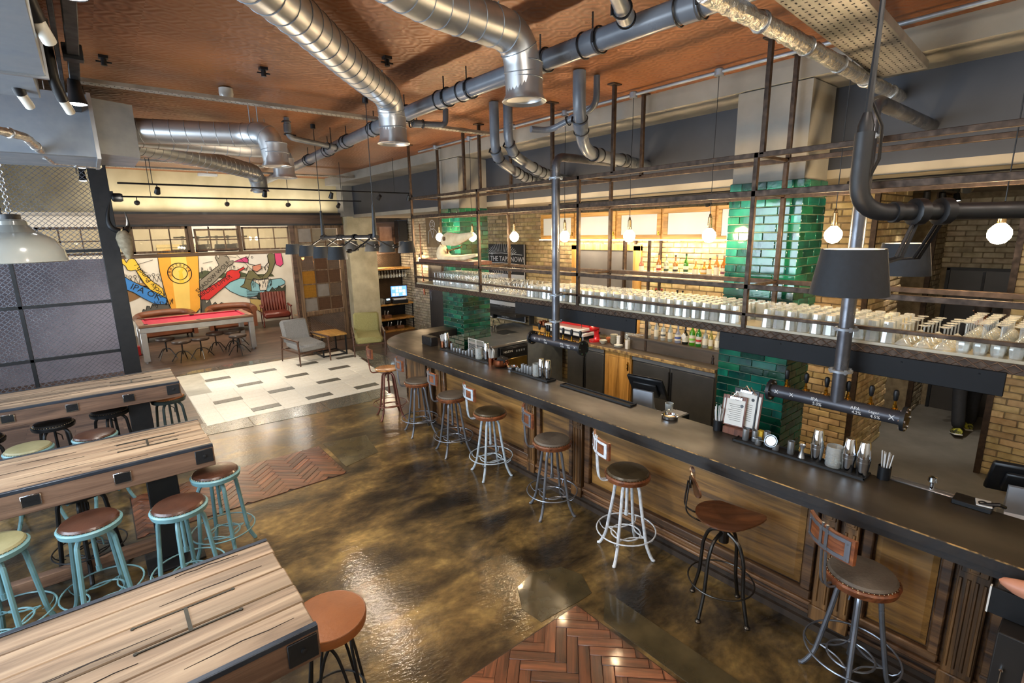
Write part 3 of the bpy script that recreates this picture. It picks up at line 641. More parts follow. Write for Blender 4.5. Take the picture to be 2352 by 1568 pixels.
# ================================================================== GANTRY
gx0, gx1 = 4.17, 4.70
gan = thing('glass_rack_gantry', 'rusted steel gantry hung from the ceiling above the bar with a full glass shelf', 'shelving', (4.4, 3.5, 1.9))
def gl(mb, name, mat, **k): return mb.build(name, mat, gan, loc=(-4.4, -3.5, -1.9), **k)
gy0, gy1 = -1.2, 7.68
for y in (7.66, 5.81, 3.94, 2.03, .1):
    for x in (gx0, gx1): gl(MB().box(x-.018, x+.018, y-.018, y+.018, 1.92, 3.32, b=.003), 'post', rust)
for x, y in ((gx0, 1.99), (gx1, 2.02), (gx0, 3.48), (gx1, 3.53), (gx0, 4.35), (gx0, 5.74), (gx0, 6.11), (gx0, 7.66), (gx1, 7.66), (gx1, 5.74), (gx0, .1)):
    gl(MB().box(x-.018, x+.018, y-.018, y+.018, 3.3, 4.13, b=.003).box(x-.06, x+.06, y-.04, y+.04, 4.118, 4.13), 'hanger', rust)
for z, t in ((3.30, .02), (3.01, .024), (2.27, .02), (2.04, .013)):
    for x in (gx0, gx1):
        if z == 2.04 and x == gx1: continue
        gl(MB().box(x-.018, x+.018, gy0, gy1, z-t, z+t, b=.003), 'rail', rust)
for z in (3.30, 3.01, 2.27):
    for y in (7.66, 5.81, 3.94, 2.03, .1): gl(MB().box(gx0, gx1, y-.015, y+.015, z-.012, z+.012, b=.002), 'cross_bar', rust)
shelf_m = pm('scuffed_glass_shelf_board', '#b3aa92', '#958b73', rough=.3, scale=4, coat=.3)
gl(MB().box(gx0, gx1+.08, gy0, gy1, 1.925, 1.945), 'shelf_board', shelf_m)
for x in (gx0-.018, gx1+.06): gl(MB().box(x, x+.02, gy0, gy1, 1.86, 1.925, b=.002), 'shelf_edge', rust)
# expanded-metal lattice strip on the front edge
lt = MB(); y = gy0
while y < gy1-.08:
    for s in (1, -1):
        lt.tube([(gx0-.022, y, 1.893-.028*s), (gx0-.022, y+.075, 1.893+.028*s)], .0035, 4)
    y += .075
gl(lt, 'mesh_strip', pm('brown_lattice', '#6d5a4c', '#54443a', rough=.5, metal=.4), kind='stuff')
fas = pm('black_fascia', '#0f1217', '#0b0d11', rough=.6, spec=.25)
for a, b, lab in ((3.11, 5.01, 'black fascia board hung under the gantry above the far taps'), (.40, 2.22, 'black fascia board hung under the gantry above the near taps')):
    o = MB().box(gx0-.035, gx0-.012, a, b, 1.72, 1.87, b=.003)
    for k in range(5): yy = a+.12+(b-a-.24)*k/4; o.lathe([(.006, 0), (.004, .004)], 8, T(gx0-.035, yy, 1.84) @ RY(-PI/2))
    f = o.build('fascia_board', fas); f.data['x'] = 1; tag(f, lab, 'fascia')
# ---- glasses on the gantry
def glass_mesh(kind, n=8):
    mb = MB()
    if kind == 'pint': mb.lathe([(.034, 0), (.044, .148), (.042, .148), (.0325, .006)], n, cap1=True)     # upside down later
    elif kind == 'high': mb.lathe([(.03, 0), (.034, .14), (.032, .14), (.028, .01)], n)
    elif kind == 'wine': mb.lathe([(.034, 0), (.033, .003), (.005, .012), (.004, .09), (.02, .1), (.036, .125), (.038, .15), (.031, .195), (.030, .195), (.036, .15), (.034, .128), (.008, .104)], n)
    elif kind == 'coupe': mb.lathe([(.034, 0), (.033, .003), (.005, .01), (.004, .1), (.03, .12), (.05, .145), (.0485, .146), (.028, .123), (.004, .108)], n)
    me = mb.mesh('glass'); me.materials.append(glassm); return me
gm = {k: glass_mesh(k) for k in ('pint', 'high', 'wine', 'coupe')}
sp_ = .092; count = 0; rest = MB(); GL = []
y = 7.12
while y > -1.1:
    near = y
    kind = 'wine' if y > 6.0 else ('coupe' if y > 4.9 else ('high' if y > 4.6 else 'pint'))
    if y < .70: kind = 'wine'
    elif y < 1.0: kind = 'coupe'
    step = {'pint': .094, 'high': .074, 'wine': .084, 'coupe': .106}[kind]
    x = gx0+.055
    while x < gx1+.04:
        if not (1.93 < y < 2.12 and x < gx0+.3): GL.append((y, x+random.uniform(-.005, .005), kind))
        x += step
    y -= step*.98
GL.sort(key=lambda g: (round(g[0], 2), g[1]))
vis = [g for g in GL if .05 < g[0]]
vis.sort(key=lambda g: (g[1]-gx0)*1.2+g[0]*.12)
own = set(id(g) for g in vis[:298])
LG = {'pint': ('upturned pint glass standing on the gantry shelf above the bar', 'pint glasses on the gantry shelf'), 'high': ('slim highball glass on the gantry shelf between the stemware and pints', 'highball glasses on the gantry shelf'),
      'wine': ('upturned wine glass standing foot up on the gantry shelf', 'wine glasses on the gantry shelf'), 'coupe': ('upturned cocktail coupe standing on the gantry shelf', 'coupe glasses on the gantry shelf')}
for g in GL:
    hgt = {'pint': .148, 'high': .14, 'wine': .195, 'coupe': .146}[g[2]]
    if id(g) in own:
        nm = {'pint': 'pint_glass', 'high': 'highball_glass', 'wine': 'wine_glass', 'coupe': 'coupe_glass'}[g[2]]
        o = inst(gm[g[2]], nm, None, (g[1], g[0], 1.9455+hgt), (PI, 0, random.random()*3)); row = ('front', 'second', 'third', 'fourth', 'fifth', 'sixth', 'seventh')[min(6, int((g[1]-gx0-.02)/.09))]
        zone = 'left end' if g[0] > 4.1 else ('mid bar' if g[0] > 2.57 else ('by the near column' if g[0] > 1.9 else ('right of that column' if g[0] > .95 else 'at the right edge')))
        kn = {'pint': 'upturned pint glass', 'high': 'slim highball glass', 'wine': 'upturned wine glass', 'coupe': 'upturned cocktail coupe'}[g[2]]
        tag(o, '%s, %s row of the gantry shelf, %s' % (kn, row, zone), 'glass', '%s, %s row, %s' % (nm.replace('_', ' '), row, zone))
    else:
        M = T(g[1], g[0], 1.9455+hgt) @ RX(PI); me = gm[g[2]]; rest.add([v.co for v in me.vertices], [tuple(p.vertices) for p in me.polygons], M)
o = rest.build('packed_glassware', glassm); tag(o, 'upturned glasses packed behind the front rows on the gantry shelf', 'glassware', kind='stuff')
# ---- carved timber bird head-like skull sculpture on a plank on the gantry mid rail
bone = pm('weathered_bone', '#e6d9b8', '#c4b088', rough=.7, scale=8, bump=.3)
dkw = wood('dark_plank', '#6a4334', '#4a2c22', '#2a1813', scale=2, axis=1, rough=.5)
sk = thing('skull_ornament', 'bleached animal skull with open jaw mounted on a dark plank on the gantry', 'ornament', (4.2, 6.55, 2.29))
MB().box(-.05, .28, -.62, .95, 0, .055, b=.008).build('plank', dkw, sk)
up = MB(); prof = [(.42, .32, .05), (.36, .35, .10), (.24, .37, .125), (.10, .36, .12), (-.05, .36, .10), (-.2, .39, .075), (-.34, .42, .05), (-.42, .43, .03)]
vs = []; F = []; n = 10
for i, (yy, zz, r) in enumerate(prof):
    for j in range(n): a = 2*PI*j/n; vs.append((.1+r*.62*math.cos(a), yy, zz+r*.85*math.sin(a)))
for i in range(len(prof)-1):
    for j in range(n): F.append((i*n+j, i*n+(j+1) % n, (i+1)*n+(j+1) % n, (i+1)*n+j))
F += [tuple(range(n))[::-1], tuple((len(prof)-1)*n+j for j in range(n))]
up.add(vs, F); up.build('cranium', bone, sk)
MB().lathe([(.03, 0), (.033, .01), (.016, .012)], 12, T(.02, .24, .37) @ RY(-PI/2)).build('eye_socket', pm('eye_socket_dark', '#7a5c3c', '#4f3a26', rough=.8), sk)
jw = MB(); pts = bezier((.1, .42, .27), (.1, .50, -.02), (.1, .25, .03), (.1, -.5, .14), 12); jw.tube([tuple(p) for p in pts], [.05, .085, .10, .11, .11, .10, .085, .075, .065, .055, .045, .035, .02], 10)
jw.build('lower_jaw', bone, sk); MB().tube([(.1, .30, .22), (.1, .28, .14)], .012, 6).tube([(.1, .28, .18), (.1, -.1, .25)], .008, 6).build('mount', copper, sk)
# ---- two pipe stands holding skull bulbs are left to the pendant row
# ================================================================== BEER TAP PIPES
def tap_pipe(x, y, ztop, wallx, label, L0, L1, texts, bend_y=.0, sgn=1):
    t = thing('beer_tap_pipe', label, 'beer taps', (x, y, 1.5))
    P = arc_path([(wallx-x, 0, ztop-1.5), (0, 0, ztop-1.5), (0, 0, .0+.02), (0, 0, .0)], .12, 6)
    MB().tube([tuple(p) for p in P], .045, 16).build('down_pipe', gunmet, t)
    MB().tube([(0, L0, 0), (0, L1, 0)], .048, 16).build('tap_manifold', pm('dark_painted_pipe', '#4a4a50', '#37373d', rough=.4, metal=.4, scale=5), t)
    for zz in (ztop-1.5-.22, .55, .25):
        r = MB().lathe([(.047, -.008), (.075, -.008), (.075, .008), (.047, .008)], 16, T(0, 0, zz))
        for k in range(4): a = PI/4+k*PI/2; r.lathe([(.01, -.016), (.01, .016)], 6, T(.063*math.cos(a), .063*math.sin(a), zz))
        r.build('flange', steel_d, t)
    for yy in (L0, L1):
        r = MB().lathe([(.02, -.012), (.082, -.012), (.082, .012), (.02, .012)], 20, T(0, yy, 0) @ RX(PI/2)); r.build('end_flange', blackw, t)
        q = MB()
        for k in range(6): a = k*PI/3; q.lathe([(.009, -.02), (.009, .02)], 6, T(.066*math.cos(a), yy, .066*math.sin(a)) @ RX(PI/2))
        q.build('bolts', chrome, t)
    n = 6
    for k in range(n):
        yy = L0+(L1-L0)*(k+.7)/(n+.2)
        if abs(yy) < .05: yy += .1
        MB().lathe([(.012, 0), (.012, .03), (.008, .034), (.008, .06)], 8, T(.03, yy, .045)).tube([(.03, yy, .04), (.09, yy, .035), (.1, yy, -.02)], .008, 6).box(.005, .055, yy-.014, yy+.014, .035, .05, b=.003).build('tap_body', brass, t)
        MB().lathe([(.008, .1), (.012, .105), (.018, .15), (.014, .172), (.004, .178)], 10, T(.03, yy, 0)).build('tap_handle', blackm, t)
    for (s, yy, zz, sz) in texts:
        M = T(-.0475-.001, yy, zz) @ FACE_MX
        text(s, sz, chalk, t, M, ext=.0008)
    return t
tap_pipe(3.98, 1.22, 3.52, 5.38, 'upright pipe with beer taps chalked with ale names, nearest the right', .46, -.40, (('X', .40, .008, .04), ('X', .29, .008, .04), ('IPA', .13, .014, .035), ('5.0%', .11, -.018, .032), ('APA', -.13, .014, .032), ('4.2%', -.14, -.016, .03), ('Lager', -.24, .014, .028), ('4.5%', -.25, -.016, .03), ('X', -.34, .004, .05)))
tap_pipe(3.98, 4.10, 3.52, 5.38, 'upright pipe with beer taps hung over the middle of the bar', .40, -.42, (('X', .31, .006, .035), ('X', .23, .006, .035), ('IPA', .13, .012, .028), ('5.0%', .12, -.016, .028), ('APA', -.14, .012, .028), ('4.2%', -.15, -.016, .026), ('Lager', -.24, .012, .026), ('4.5%', -.25, -.016, .026), ('X', -.34, .0, .035)))
for t_, lx, ly in ((None, 4.3, 4.1), (None, 4.35, 1.22)):
    o = MB().box(0, gx0-3.98-.04, -.015, .015, -.004, .004).build('pipe_bracket', blackw, loc=(4.02, ly, 2.04)); tag(o, 'flat steel bracket tying the %s tap pipe to the gantry rail' % ('middle' if ly > 2 else 'near'), 'bracket')

# ================================================================== STOOLS
blue_p = pm('chipped_turquoise_paint', '#6f969d', '#5c8389', rough=.42, scale=10, rr=.08)
grey_p = pm('brushed_grey_steel', '#8d929b', '#6d727b', rough=.34, metal=.75, scale=8, rr=.08)
white_p = pm('chipped_white_paint', '#d9dde1', '#b9bfc6', rough=.45, scale=26, contrast=1.6)
pale_p = pm('pale_blue_grey_paint', '#b0bcc6', '#929fa9', rough=.45, scale=26, contrast=1.2)
rust_p = pm('rust_red_paint', '#7c4a3a', '#5c3328', rough=.4, metal=.3, scale=10)
lea_br = pm('brown_leather', '#4b2d20', '#301c14', rough=.3, scale=5, bump=.15, bscale=60, coat=.2)
lea_gr = pm('grey_brown_leather', '#6a6054', '#50473d', rough=.5, scale=6, bump=.2, bscale=70)
lea_dk = pm('dark_olive_leather', '#4a3f2c', '#332b1f', rough=.32, scale=5, bump=.15, bscale=60)
lea_tan = pm('tan_leather', '#93592f', '#74421f', rough=.45, scale=4, bump=.15, bscale=60)
lea_blk = pm('black_leather', '#2b2826', '#1c1a19', rough=.3, scale=5, bump=.15, bscale=60)
lea_ol = pm('pale_olive_leather', '#8f8a6a', '#74704f', rough=.4, scale=5, bump=.15, bscale=60)
wood_s = wood('orange_brown_wood', '#8a5230', '#693a22', '#452516', scale=2.2, axis=0, rough=.35, coat=.3)
wood_h = wood('golden_wood_seat', '#c98f52', '#a96f38', '#7a4c22', scale=1.6, axis=0, rough=.35, coat=.3)
brass_s = pm('antique_studs', '#c2a982', '#8f744f', rough=.35, metal=.9)
def stool(name, label, metal, seat_m, rim_m, back=None, seat_h=.75, legs='narrow', group=None, arms=True, seat='round'):
    t = thing(name, label, 'bar stool', (0, 0, 0), 0, group)
    sh = seat_h
    if seat == 'round':
        MB().lathe([(.165, sh-.052), (.186, sh-.048), (.194, sh-.014), (.185, sh-.004), (.17, sh-.004)], 28).build('seat_rim', rim_m, t)
        MB().lathe([(.172, sh-.006), (.176, sh+.004), (.165, sh+.018), (.12, sh+.028), (.06, sh+.032), (.01, sh+.033)], 28).build('seat', seat_m, t)
        st = MB()
        for k in range(44): a = 2*PI*k/44; st.lathe([(.0042, 0), (.003, .003)], 5, T(.178*math.cos(a), .178*math.sin(a), sh-.001))
        st.build('studs', brass_s, t)
    elif seat == 'wood':
        MB().lathe([(.15, sh-.02), (.185, sh-.014), (.19, sh), (.18, sh+.006), (.1, sh-.004), (.01, sh-.01)], 28).build('seat', seat_m, t)
    top = sh-.075
    for k in range(4):
        a = PI/4+k*PI/2; c, s = math.cos(a), math.sin(a)
        P = [(.02*c, .02*s, top), (.075*c, .075*s, top), (.105*c, .105*s, top-.05), (.125*c, .125*s, top-.2), (.168*c, .168*s, .22), (.185*c, .185*s, .12), (.225*c, .225*s, .035), (.245*c, .245*s, .008)]
        if legs == 'wide': P = [(.02*c, .02*s, top+.015), (.10*c, .10*s, top+.015), (.15*c, .15*s, top-.03), (.162*c, .162*s, top-.16), (.19*c, .19*s, .22), (.20*c, .20*s, .12), (.235*c, .235*s, .035), (.25*c, .25*s, .008)]
        MB().tube(arc_path(P, .05, 3), .0145 if legs != 'wide' else .0165, 8).lathe([(.004, 0), (.016, .004), (.016, .014), (.008, .02)], 8, T(.25*c, .25*s, 0)).build('leg', metal, t)
    MB().lathe([(.05, 0), (.05, .012), (.024, .016), (.024, .05)], 14, T(0, 0, top-.01)).build('hub', metal, t)
    MB().tube([(0, 0, top-.30), (0, 0, sh-.03)], .014, 10).build('screw', metal, t)
    th = MB().tube([(0, 0, top-.32), (0, 0, top-.28)], .018, 8)
    th.tube([(0, 0, top-.03), (.05, .0, top-.08), (.055, .01, top-.14)], .006, 6).build('height_lever', metal, t)
    MB().ring(.25, .0062, 36, 6, T(0, 0, .225)).build('foot_ring', metal, t)
    MB().ring(.125, .007, 24, 6, T(0, 0, .19)).build('inner_ring', metal, t)
    br = MB()
    for k in range(4):
        a = PI/4+k*PI/2; c, s = math.cos(a), math.sin(a)
        br.tube([(.168*c, .168*s, .16), (.21*c, .21*s, .165), (.235*c, .235*s, .19), (.25*c, .25*s, .228)], .0042, 5)
        a2 = a+PI/2; mx_, my_ = .075*math.cos(a+PI/4), .075*math.sin(a+PI/4)
        br.tube([tuple(p) for p in bezier((.165*c, .165*s, .19), (mx_, my_, .19), (mx_, my_, .19), (.165*math.cos(a2), .165*math.sin(a2), .19), 6)], .006, 5)
    br.build('bracket', metal, t)
    if back:
        bm_ = MB()
        for s in (-.016, .016):
            bm_.tube(arc_path([(s, .10, sh-.04), (s, .25, sh-.045), (s, .268, sh+.06), (s, .285, sh+.36)], .05, 4), .0075, 6)
        bm_.build('back_stem', metal, t)
        def curved(x0, x1, z0, z1, y, th_, n=6):
            mb = MB(); vs = []; 
            for i in range(n+1):
                x = x0+(x1-x0)*i/n; yc = y-x*x*1.6
                vs += [(x, yc, z0), (x, yc, z1), (x, yc+th_, z1), (x, yc+th_, z0)]
            F = []
            for i in range(n):
                for j in range(4): F.append((i*4+j, i*4+(j+1) % 4, (i+1)*4+(j+1) % 4, (i+1)*4+j))
            F += [(0, 3, 2, 1), (n*4, n*4+1, n*4+2, n*4+3)]; return mb.add(vs, F)
        curved(-.165, .165, sh+.20, sh+.345, .268, .02).build('backrest', wood_s, t)
        fr = MB()
        for (a, b, c, d) in ((-.15, .15, sh+.315, sh+.337), (-.15, .15, sh+.21, sh+.232), (-.15, -.125, sh+.21, sh+.337), (.125, .15, sh+.21, sh+.337), (-.03, -.01, sh+.21, sh+.337), (.01, .03, sh+.21, sh+.337)):
            q = curved(a, b, c, d, .289, .004, 4); fr.add(q.v, q.f)
        for x in (-.137, .137, -.03, .03):
            for z in (sh+.22, sh+.315): fr.lathe([(.005, 0), (.003, .003)], 6, T(x, .293-x*x*1.6, z) @ RX(-PI/2))
        fr.build('back_plate', metal, t)
    return t
def place(o, x, y, rz, label=None): o.location = (x, y, 0); o.rotation_euler[2] = rz; 
R_ = math.radians
G = 'stools along the bar front'
s1 = stool('bar_stool', 'rust red metal stool with golden wooden seat, farthest along the bar', rust_p, wood_h, rust_p, back=True, seat='wood', seat_h=.77); place(s1, 3.22, 6.95, R_(75)); s1['group'] = G
s2 = stool('bar_stool', 'grey steel stool with mottled seat beside the rust red stool', grey_p, lea_gr, wood_s, back=True, seat_h=.755); place(s2, 3.25, 6.08, R_(77)); s2['group'] = G
s3 = dup(s2, (3.25, 5.22, 0), R_(78), 'grey steel stool with mottled seat, third from the far end of the bar')
s4 = stool('bar_stool', 'pale blue-grey painted stool with dark leather seat facing the long oak panel', pale_p, lea_dk, wood_s, back=True, seat_h=.755); place(s4, 3.25, 4.42, R_(76)); s4['group'] = G
s5 = dup(s2, (3.22, 3.37, 0), R_(64), 'grey steel stool with mottled seat in front of the carved pilasters')
s6 = stool('bar_stool', 'chipped white stool with dark leather seat in the middle of the bar', white_p, lea_dk, wood_s, back=True, seat_h=.755); place(s6, 3.23, 2.46, R_(62)); s6['group'] = G
s8 = dup(s2, (3.22, .75, 0), R_(60), 'grey steel stool with mottled seat, nearest the camera at the bar')
# stool seven: industrial swivel seat, heart-shaped plywood
dstl = pm('dark_bare_steel', '#4d4a46', '#35322f', rough=.32, metal=.9, scale=8)
plyd = wood('brown_plywood_shell', '#6a4228', '#54331f', '#3a2315', scale=1.4, axis=0, rough=.28, coat=.4)
t7 = thing('swivel_stool', 'dark steel swivel stool with brown leaf-shaped plywood seat and oval backrest', 'bar stool', (3.20, 1.58, 0), R_(-52), G)
shp = []
for i in range(32):
    a = 2*PI*i/32; r = .19+.05*math.cos(a)**3*(1 if math.cos(a) > 0 else .2)+.02*math.cos(3*a)*0; x = r*math.cos(a)*1.12; y = (.2 if True else r)*math.sin(a)*(1-.35*max(0, math.cos(a)))
    shp.append((x, y))
mb = MB(); n = len(shp); vs = [(x, y, .735+.02*(x*x+y*y)/.04) for x, y in shp]+[(x, y, .747+.02*(x*x+y*y)/.04) for x, y in shp]+[(0, 0, .733), (0, 0, .745)]
F = [(i, (i+1) % n, n+(i+1) % n, n+i) for i in range(n)]+[((i+1) % n, i, 2*n) for i in range(n)]+[(n+i, n+(i+1) % n, 2*n+1) for i in range(n)]
mb.add(vs, F).build('seat', plyd, t7)
mb = MB(); n = 24; vs = []; 
for k in (0, 1):
    for i in range(n): a = 2*PI*i/n; yy = .17*math.cos(a); zz = .085*math.sin(a); vs.append((-.23-.03*k*.35+yy*yy*1.2-zz*.2, yy, 1.0+zz))
vs += [(-.23, 0, 1.0), (-.2405, 0, 1.0)]
mb.add(vs, [(i, (i+1) % n, n+(i+1) % n, n+i) for i in range(n)]+[((i+1) % n, i, 2*n) for i in range(n)]+[(n+i, n+(i+1) % n, 2*n+1) for i in range(n)]).build('backrest', plyd, t7)
MB().tube(arc_path([(-.06, -.03, .725), (-.16, -.05, .72), (-.28, -.045, .78), (-.26, -.03, .99)], .06), .006, 6).tube(arc_path([(-.06, .03, .725), (-.16, .05, .72), (-.28, .045, .78), (-.26, .03, .99)], .06), .006, 6).box(-.255, -.242, -.035, .035, .965, 1.03, b=.003).build('back_spring', dstl, t7)
MB().lathe([(.06, .70), (.06, .715), (.022, .72), (.022, .735)], 14).lathe([(.035, .56), (.035, .66), (.022, .67), (.022, .71)], 12).build('swivel_hub', dstl, t7)
for k in range(4):
    a = PI/4+k*PI/2; c, s = math.cos(a), math.sin(a)
    MB().tube(arc_path([(.03*c, .03*s, .64), (.12*c, .12*s, .60), (.165*c, .165*s, .48), (.18*c, .18*s, .22), (.225*c, .225*s, .03)], .05), .013, 8).lathe([(.02, 0), (.022, .01), (.012, .02), (.012, .03)], 10, T(.23*c, .23*s, 0)).build('leg', dstl, t7)
MB().ring(.225, .006, 32, 6, T(0, 0, .25)).build('foot_ring', dstl, t7)
# left side backless stools
GB = 'backless stools at the communal tables'
b1 = stool('bar_stool', 'turquoise stool with brown leather seat in front of the middle table, left of its post', blue_p, lea_br, blue_p, seat_h=.76, legs='wide', group=GB); place(b1, -.29, 4.52, R_(10))
dup(b1, (.24, 4.36, 0), R_(30), 'turquoise stool with brown leather seat directly before the middle table post')
dup(b1, (.56, 4.80, 0), R_(55), 'turquoise stool with dark brown seat at the right end of the middle table')
dup(b1, (-.24, 6.62, 0), R_(20), 'turquoise stool with brown seat between the far and middle tables')
b5 = stool('bar_stool', 'turquoise stool with pale olive seat between the far and middle tables', blue_p, lea_ol, blue_p, seat_h=.76, legs='wide', group=GB); place(b5, -.75, 6.62, R_(0))
dup(b5, (-.80, 4.56, 0), R_(65), 'stool with olive leather seat cut by the left edge beside the near turquoise one')
b6 = stool('bar_stool', 'black stool with black leather seat tucked behind the near turquoise stool', blackm, lea_blk, blackm, seat_h=.75, legs='wide', group=GB); place(b6, -.36, 5.25, R_(40))
dup(b6, (-.60, 7.42, 0), R_(10), 'black stool under the far table, left of its post')
dup(b6, (-.10, 7.52, 0), R_(30), 'black stool half hidden by the far table post')
dup(b6, (-1.16, 7.3, 0), R_(30), 'black stool at the left edge under the far table')
b7 = stool('bar_stool', 'dark green-black stool with tan seat at the right end of the far table', pm('dark_green_paint', '#3a4a4a', '#2a3636', rough=.4), lea_tan, pm('dark_green_rim', '#33403f', '#273130', rough=.4), seat_h=.755, legs='wide', group=GB); place(b7, .50, 7.62, R_(15))
t9 = thing('padded_stool', 'black wire-legged stool with thick tan leather seat by the near table corner', 'bar stool', (.70, 2.46, 0), 0, GB)
MB().lathe([(.17, .70), (.19, .71), (.195, .75), (.188, .765), (.1, .775), (.01, .777)], 32).build('seat', lea_tan, t9)
MB().ring(.19, .004, 36, 5, T(0, 0, .763)).build('piping', lea_tan, t9)
for k in range(4):
    a = k*PI/2+.4; M = RZ(a)
    MB().tube(arc_path([(.06, -.10, .70), (.09, -.05, .60), (.13, -.035, .45), (.2, -.03, .02), (.2, .03, .02), (.13, .035, .45), (.09, .05, .60), (.06, .10, .70)], .05), .0085, 7, M=M).build('leg', blackm, t9)
MB().ring(.155, .007, 32, 6, T(0, 0, .26)).build('foot_ring', blackm, t9)

# ================================================================== COMMUNAL TABLES
beam_t = wood('reclaimed_timber', '#ab947a', '#856f5a', '#4b3b2f', scale=1.1, axis=0, rough=.5, bump=.7, rnd=.2, mott=.22)
beam_s = wood('reclaimed_timber_side', '#7a5f4c', '#5c4536', '#34251d', scale=1.2, axis=0, rough=.6, bump=.6, rnd=.12)
def table(y0, y1, xr, label, sock, th=.19, inlay=.0, brace=True):
    t = thing('communal_table', label, 'table', (xr-1.5, (y0+y1)/2, 0), 0, 'reclaimed timber communal tables')
    ox, oy = xr-1.5, (y0+y1)/2; L0 = -3.05-ox+.15; R0 = xr-ox; w = (y1-y0)
    n = 5; rr = random.Random(int(y0*10)); cuts = [0]+[(i+rr.uniform(-.15, .15))/n for i in range(1, n)]+[1]
    for i in range(n):
        a, b = -w/2+.012+cuts[i]*(w-.024), -w/2+.012+cuts[i+1]*(w-.024); jit = rr.uniform(-.012, .004)
        mb = MB().box(L0, R0+jit, a+.0016, b-.0016, 1.05-th, 1.05+rr.uniform(-.0025, .0), b=.006); mb.build('beam', beam_t, t)
        # drying cracks along the grain, as thin dark slivers let into the top
        ck = MB()
        for q in range(3):
            cxx = rr.uniform(-.9, 1.2); cl_ = rr.uniform(.25, .7); yy = a+(b-a)*rr.uniform(.2, .8); pts = [(cxx+cl_*k/6, yy+rr.uniform(-.006, .006)) for k in range(7)]
            pts = [p for p in pts if p[0] < R0-.03]
            if len(pts) > 3:
                P = [(x, y+.0022*math.sin(PI*k/(len(pts)-1))+.0005) for k, (x, y) in enumerate(pts)]+[(x, y-.0022*math.sin(PI*k/(len(pts)-1))-.0005) for k, (x, y) in reversed(list(enumerate(pts)))]
                ck.prism(P, 1.0485, 1.0508)
        if ck.v: ck.build('crack', pm('dark_crack', '#2a1c14', '#1d130d', rough=.9), t)
    MB().box(L0, R0-.002, -w/2, -w/2+.011, 1.05-th, 1.03, b=.004).build('side_board', beam_s, t)
    MB().box(L0, R0-.002, w/2-.011, w/2, 1.05-th, 1.03, b=.004).build('side_board', beam_s, t)
    for s in (-1, 1):
        MB().box(L0, R0-.004, s*(w/2)-.004, s*(w/2)+.004, 1.028, 1.053, b=.002).box(L0, R0-.004, s*(w/2-.014)-.012, s*(w/2-.014)+.012, 1.0495, 1.0535, b=.001).build('edge_strip', pm('blued_steel_strip', '#4c5563', '#3a414d', rough=.35, metal=.7), t)
    # sunken H shaped steel inlay
    ix = .10+inlay-ox; iy = .42-w/2+.0; dk = pm('dark_inlay', '#3c3a33', '#26241f', rough=.5, metal=.4)
    h = MB().box(ix-.008, ix+.008, iy-.085, iy+.085, 1.047, 1.0535)
    for s in (-1, 1):
        h.box(ix-.20, ix+.20, iy+s*.09-.004, iy+s*.09+.004, 1.047, 1.0535)
        for e in (-.2, .2): h.lathe([(.009, 1.047), (.009, 1.054)], 8, T(ix+e, iy+s*.09, 0))
    h.build('steel_inlay', dk, t)
    # post, foot and brace
    MB().box(-.02, .20, -.11, .11, .02, 1.05-th, T(.10-ox, 0, 0), b=.006).box(-.12, .30, -.3, .3, 0, .02, T(.10-ox, 0, 0), b=.004).build('post', blackw, t)
    MB().box(-.02, .20, -.11, .11, .02, 1.05-th, T(-2.2-ox, 0, 0), b=.006).box(-.12, .30, -.3, .3, 0, .02, T(-2.2-ox, 0, 0), b=.004).build('post', blackw, t)
    MB().box(-2.2-ox+.2, .08-ox, -.04, .04, .08, .18, b=.006).build('foot_rail', beam_s, t)
    for sx in sock:
        k = MB().box(sx-.055-ox, sx+.055-ox, -w/2-.012, -w/2+.001, .91, 1.0, b=.004); k.build('socket_plate', chrome, t)
        q = MB()
        for d in (-.025, .025):
            for (u, v, ww, hh) in ((0, .012, .004, .009), (-.010, -.006, .008, .004), (.010, -.006, .008, .004), (0, -.02, .009, .006)): q.box(sx+d+u-ww/2-ox, sx+d+u+ww/2-ox, -w/2-.0145, -w/2-.011, .957+v-hh/2, .957+v+hh/2)
        q.box(sx-.048-ox, sx+.048-ox, -w/2-.0132, -w/2-.0118, .918, .992); q.build('socket_insert', blackm, t)
    c = MB().box(R0-.14, R0-.012, -w/2-.010, -w/2+.001, .905, 1.02, b=.003).lathe([(.013, 0), (.013, .008), (.006, .010)], 10, T(R0-.075, -w/2-.010, .965) @ RX(PI/2)); c.build('corner_plate', blackw, t)
    return t
table(2.08, 2.94, .545, 'nearest timber communal table with sunken steel inlay and no stool in front', (-.75,), th=.17)
table(4.71, 5.49, .565, 'middle timber communal table with turquoise stools and chrome socket plates', (-.58, -.06), inlay=.04)
table(7.16, 8.0, .61, 'far timber communal table before the mesh screen', (-.91, -.40, .10), inlay=.06)
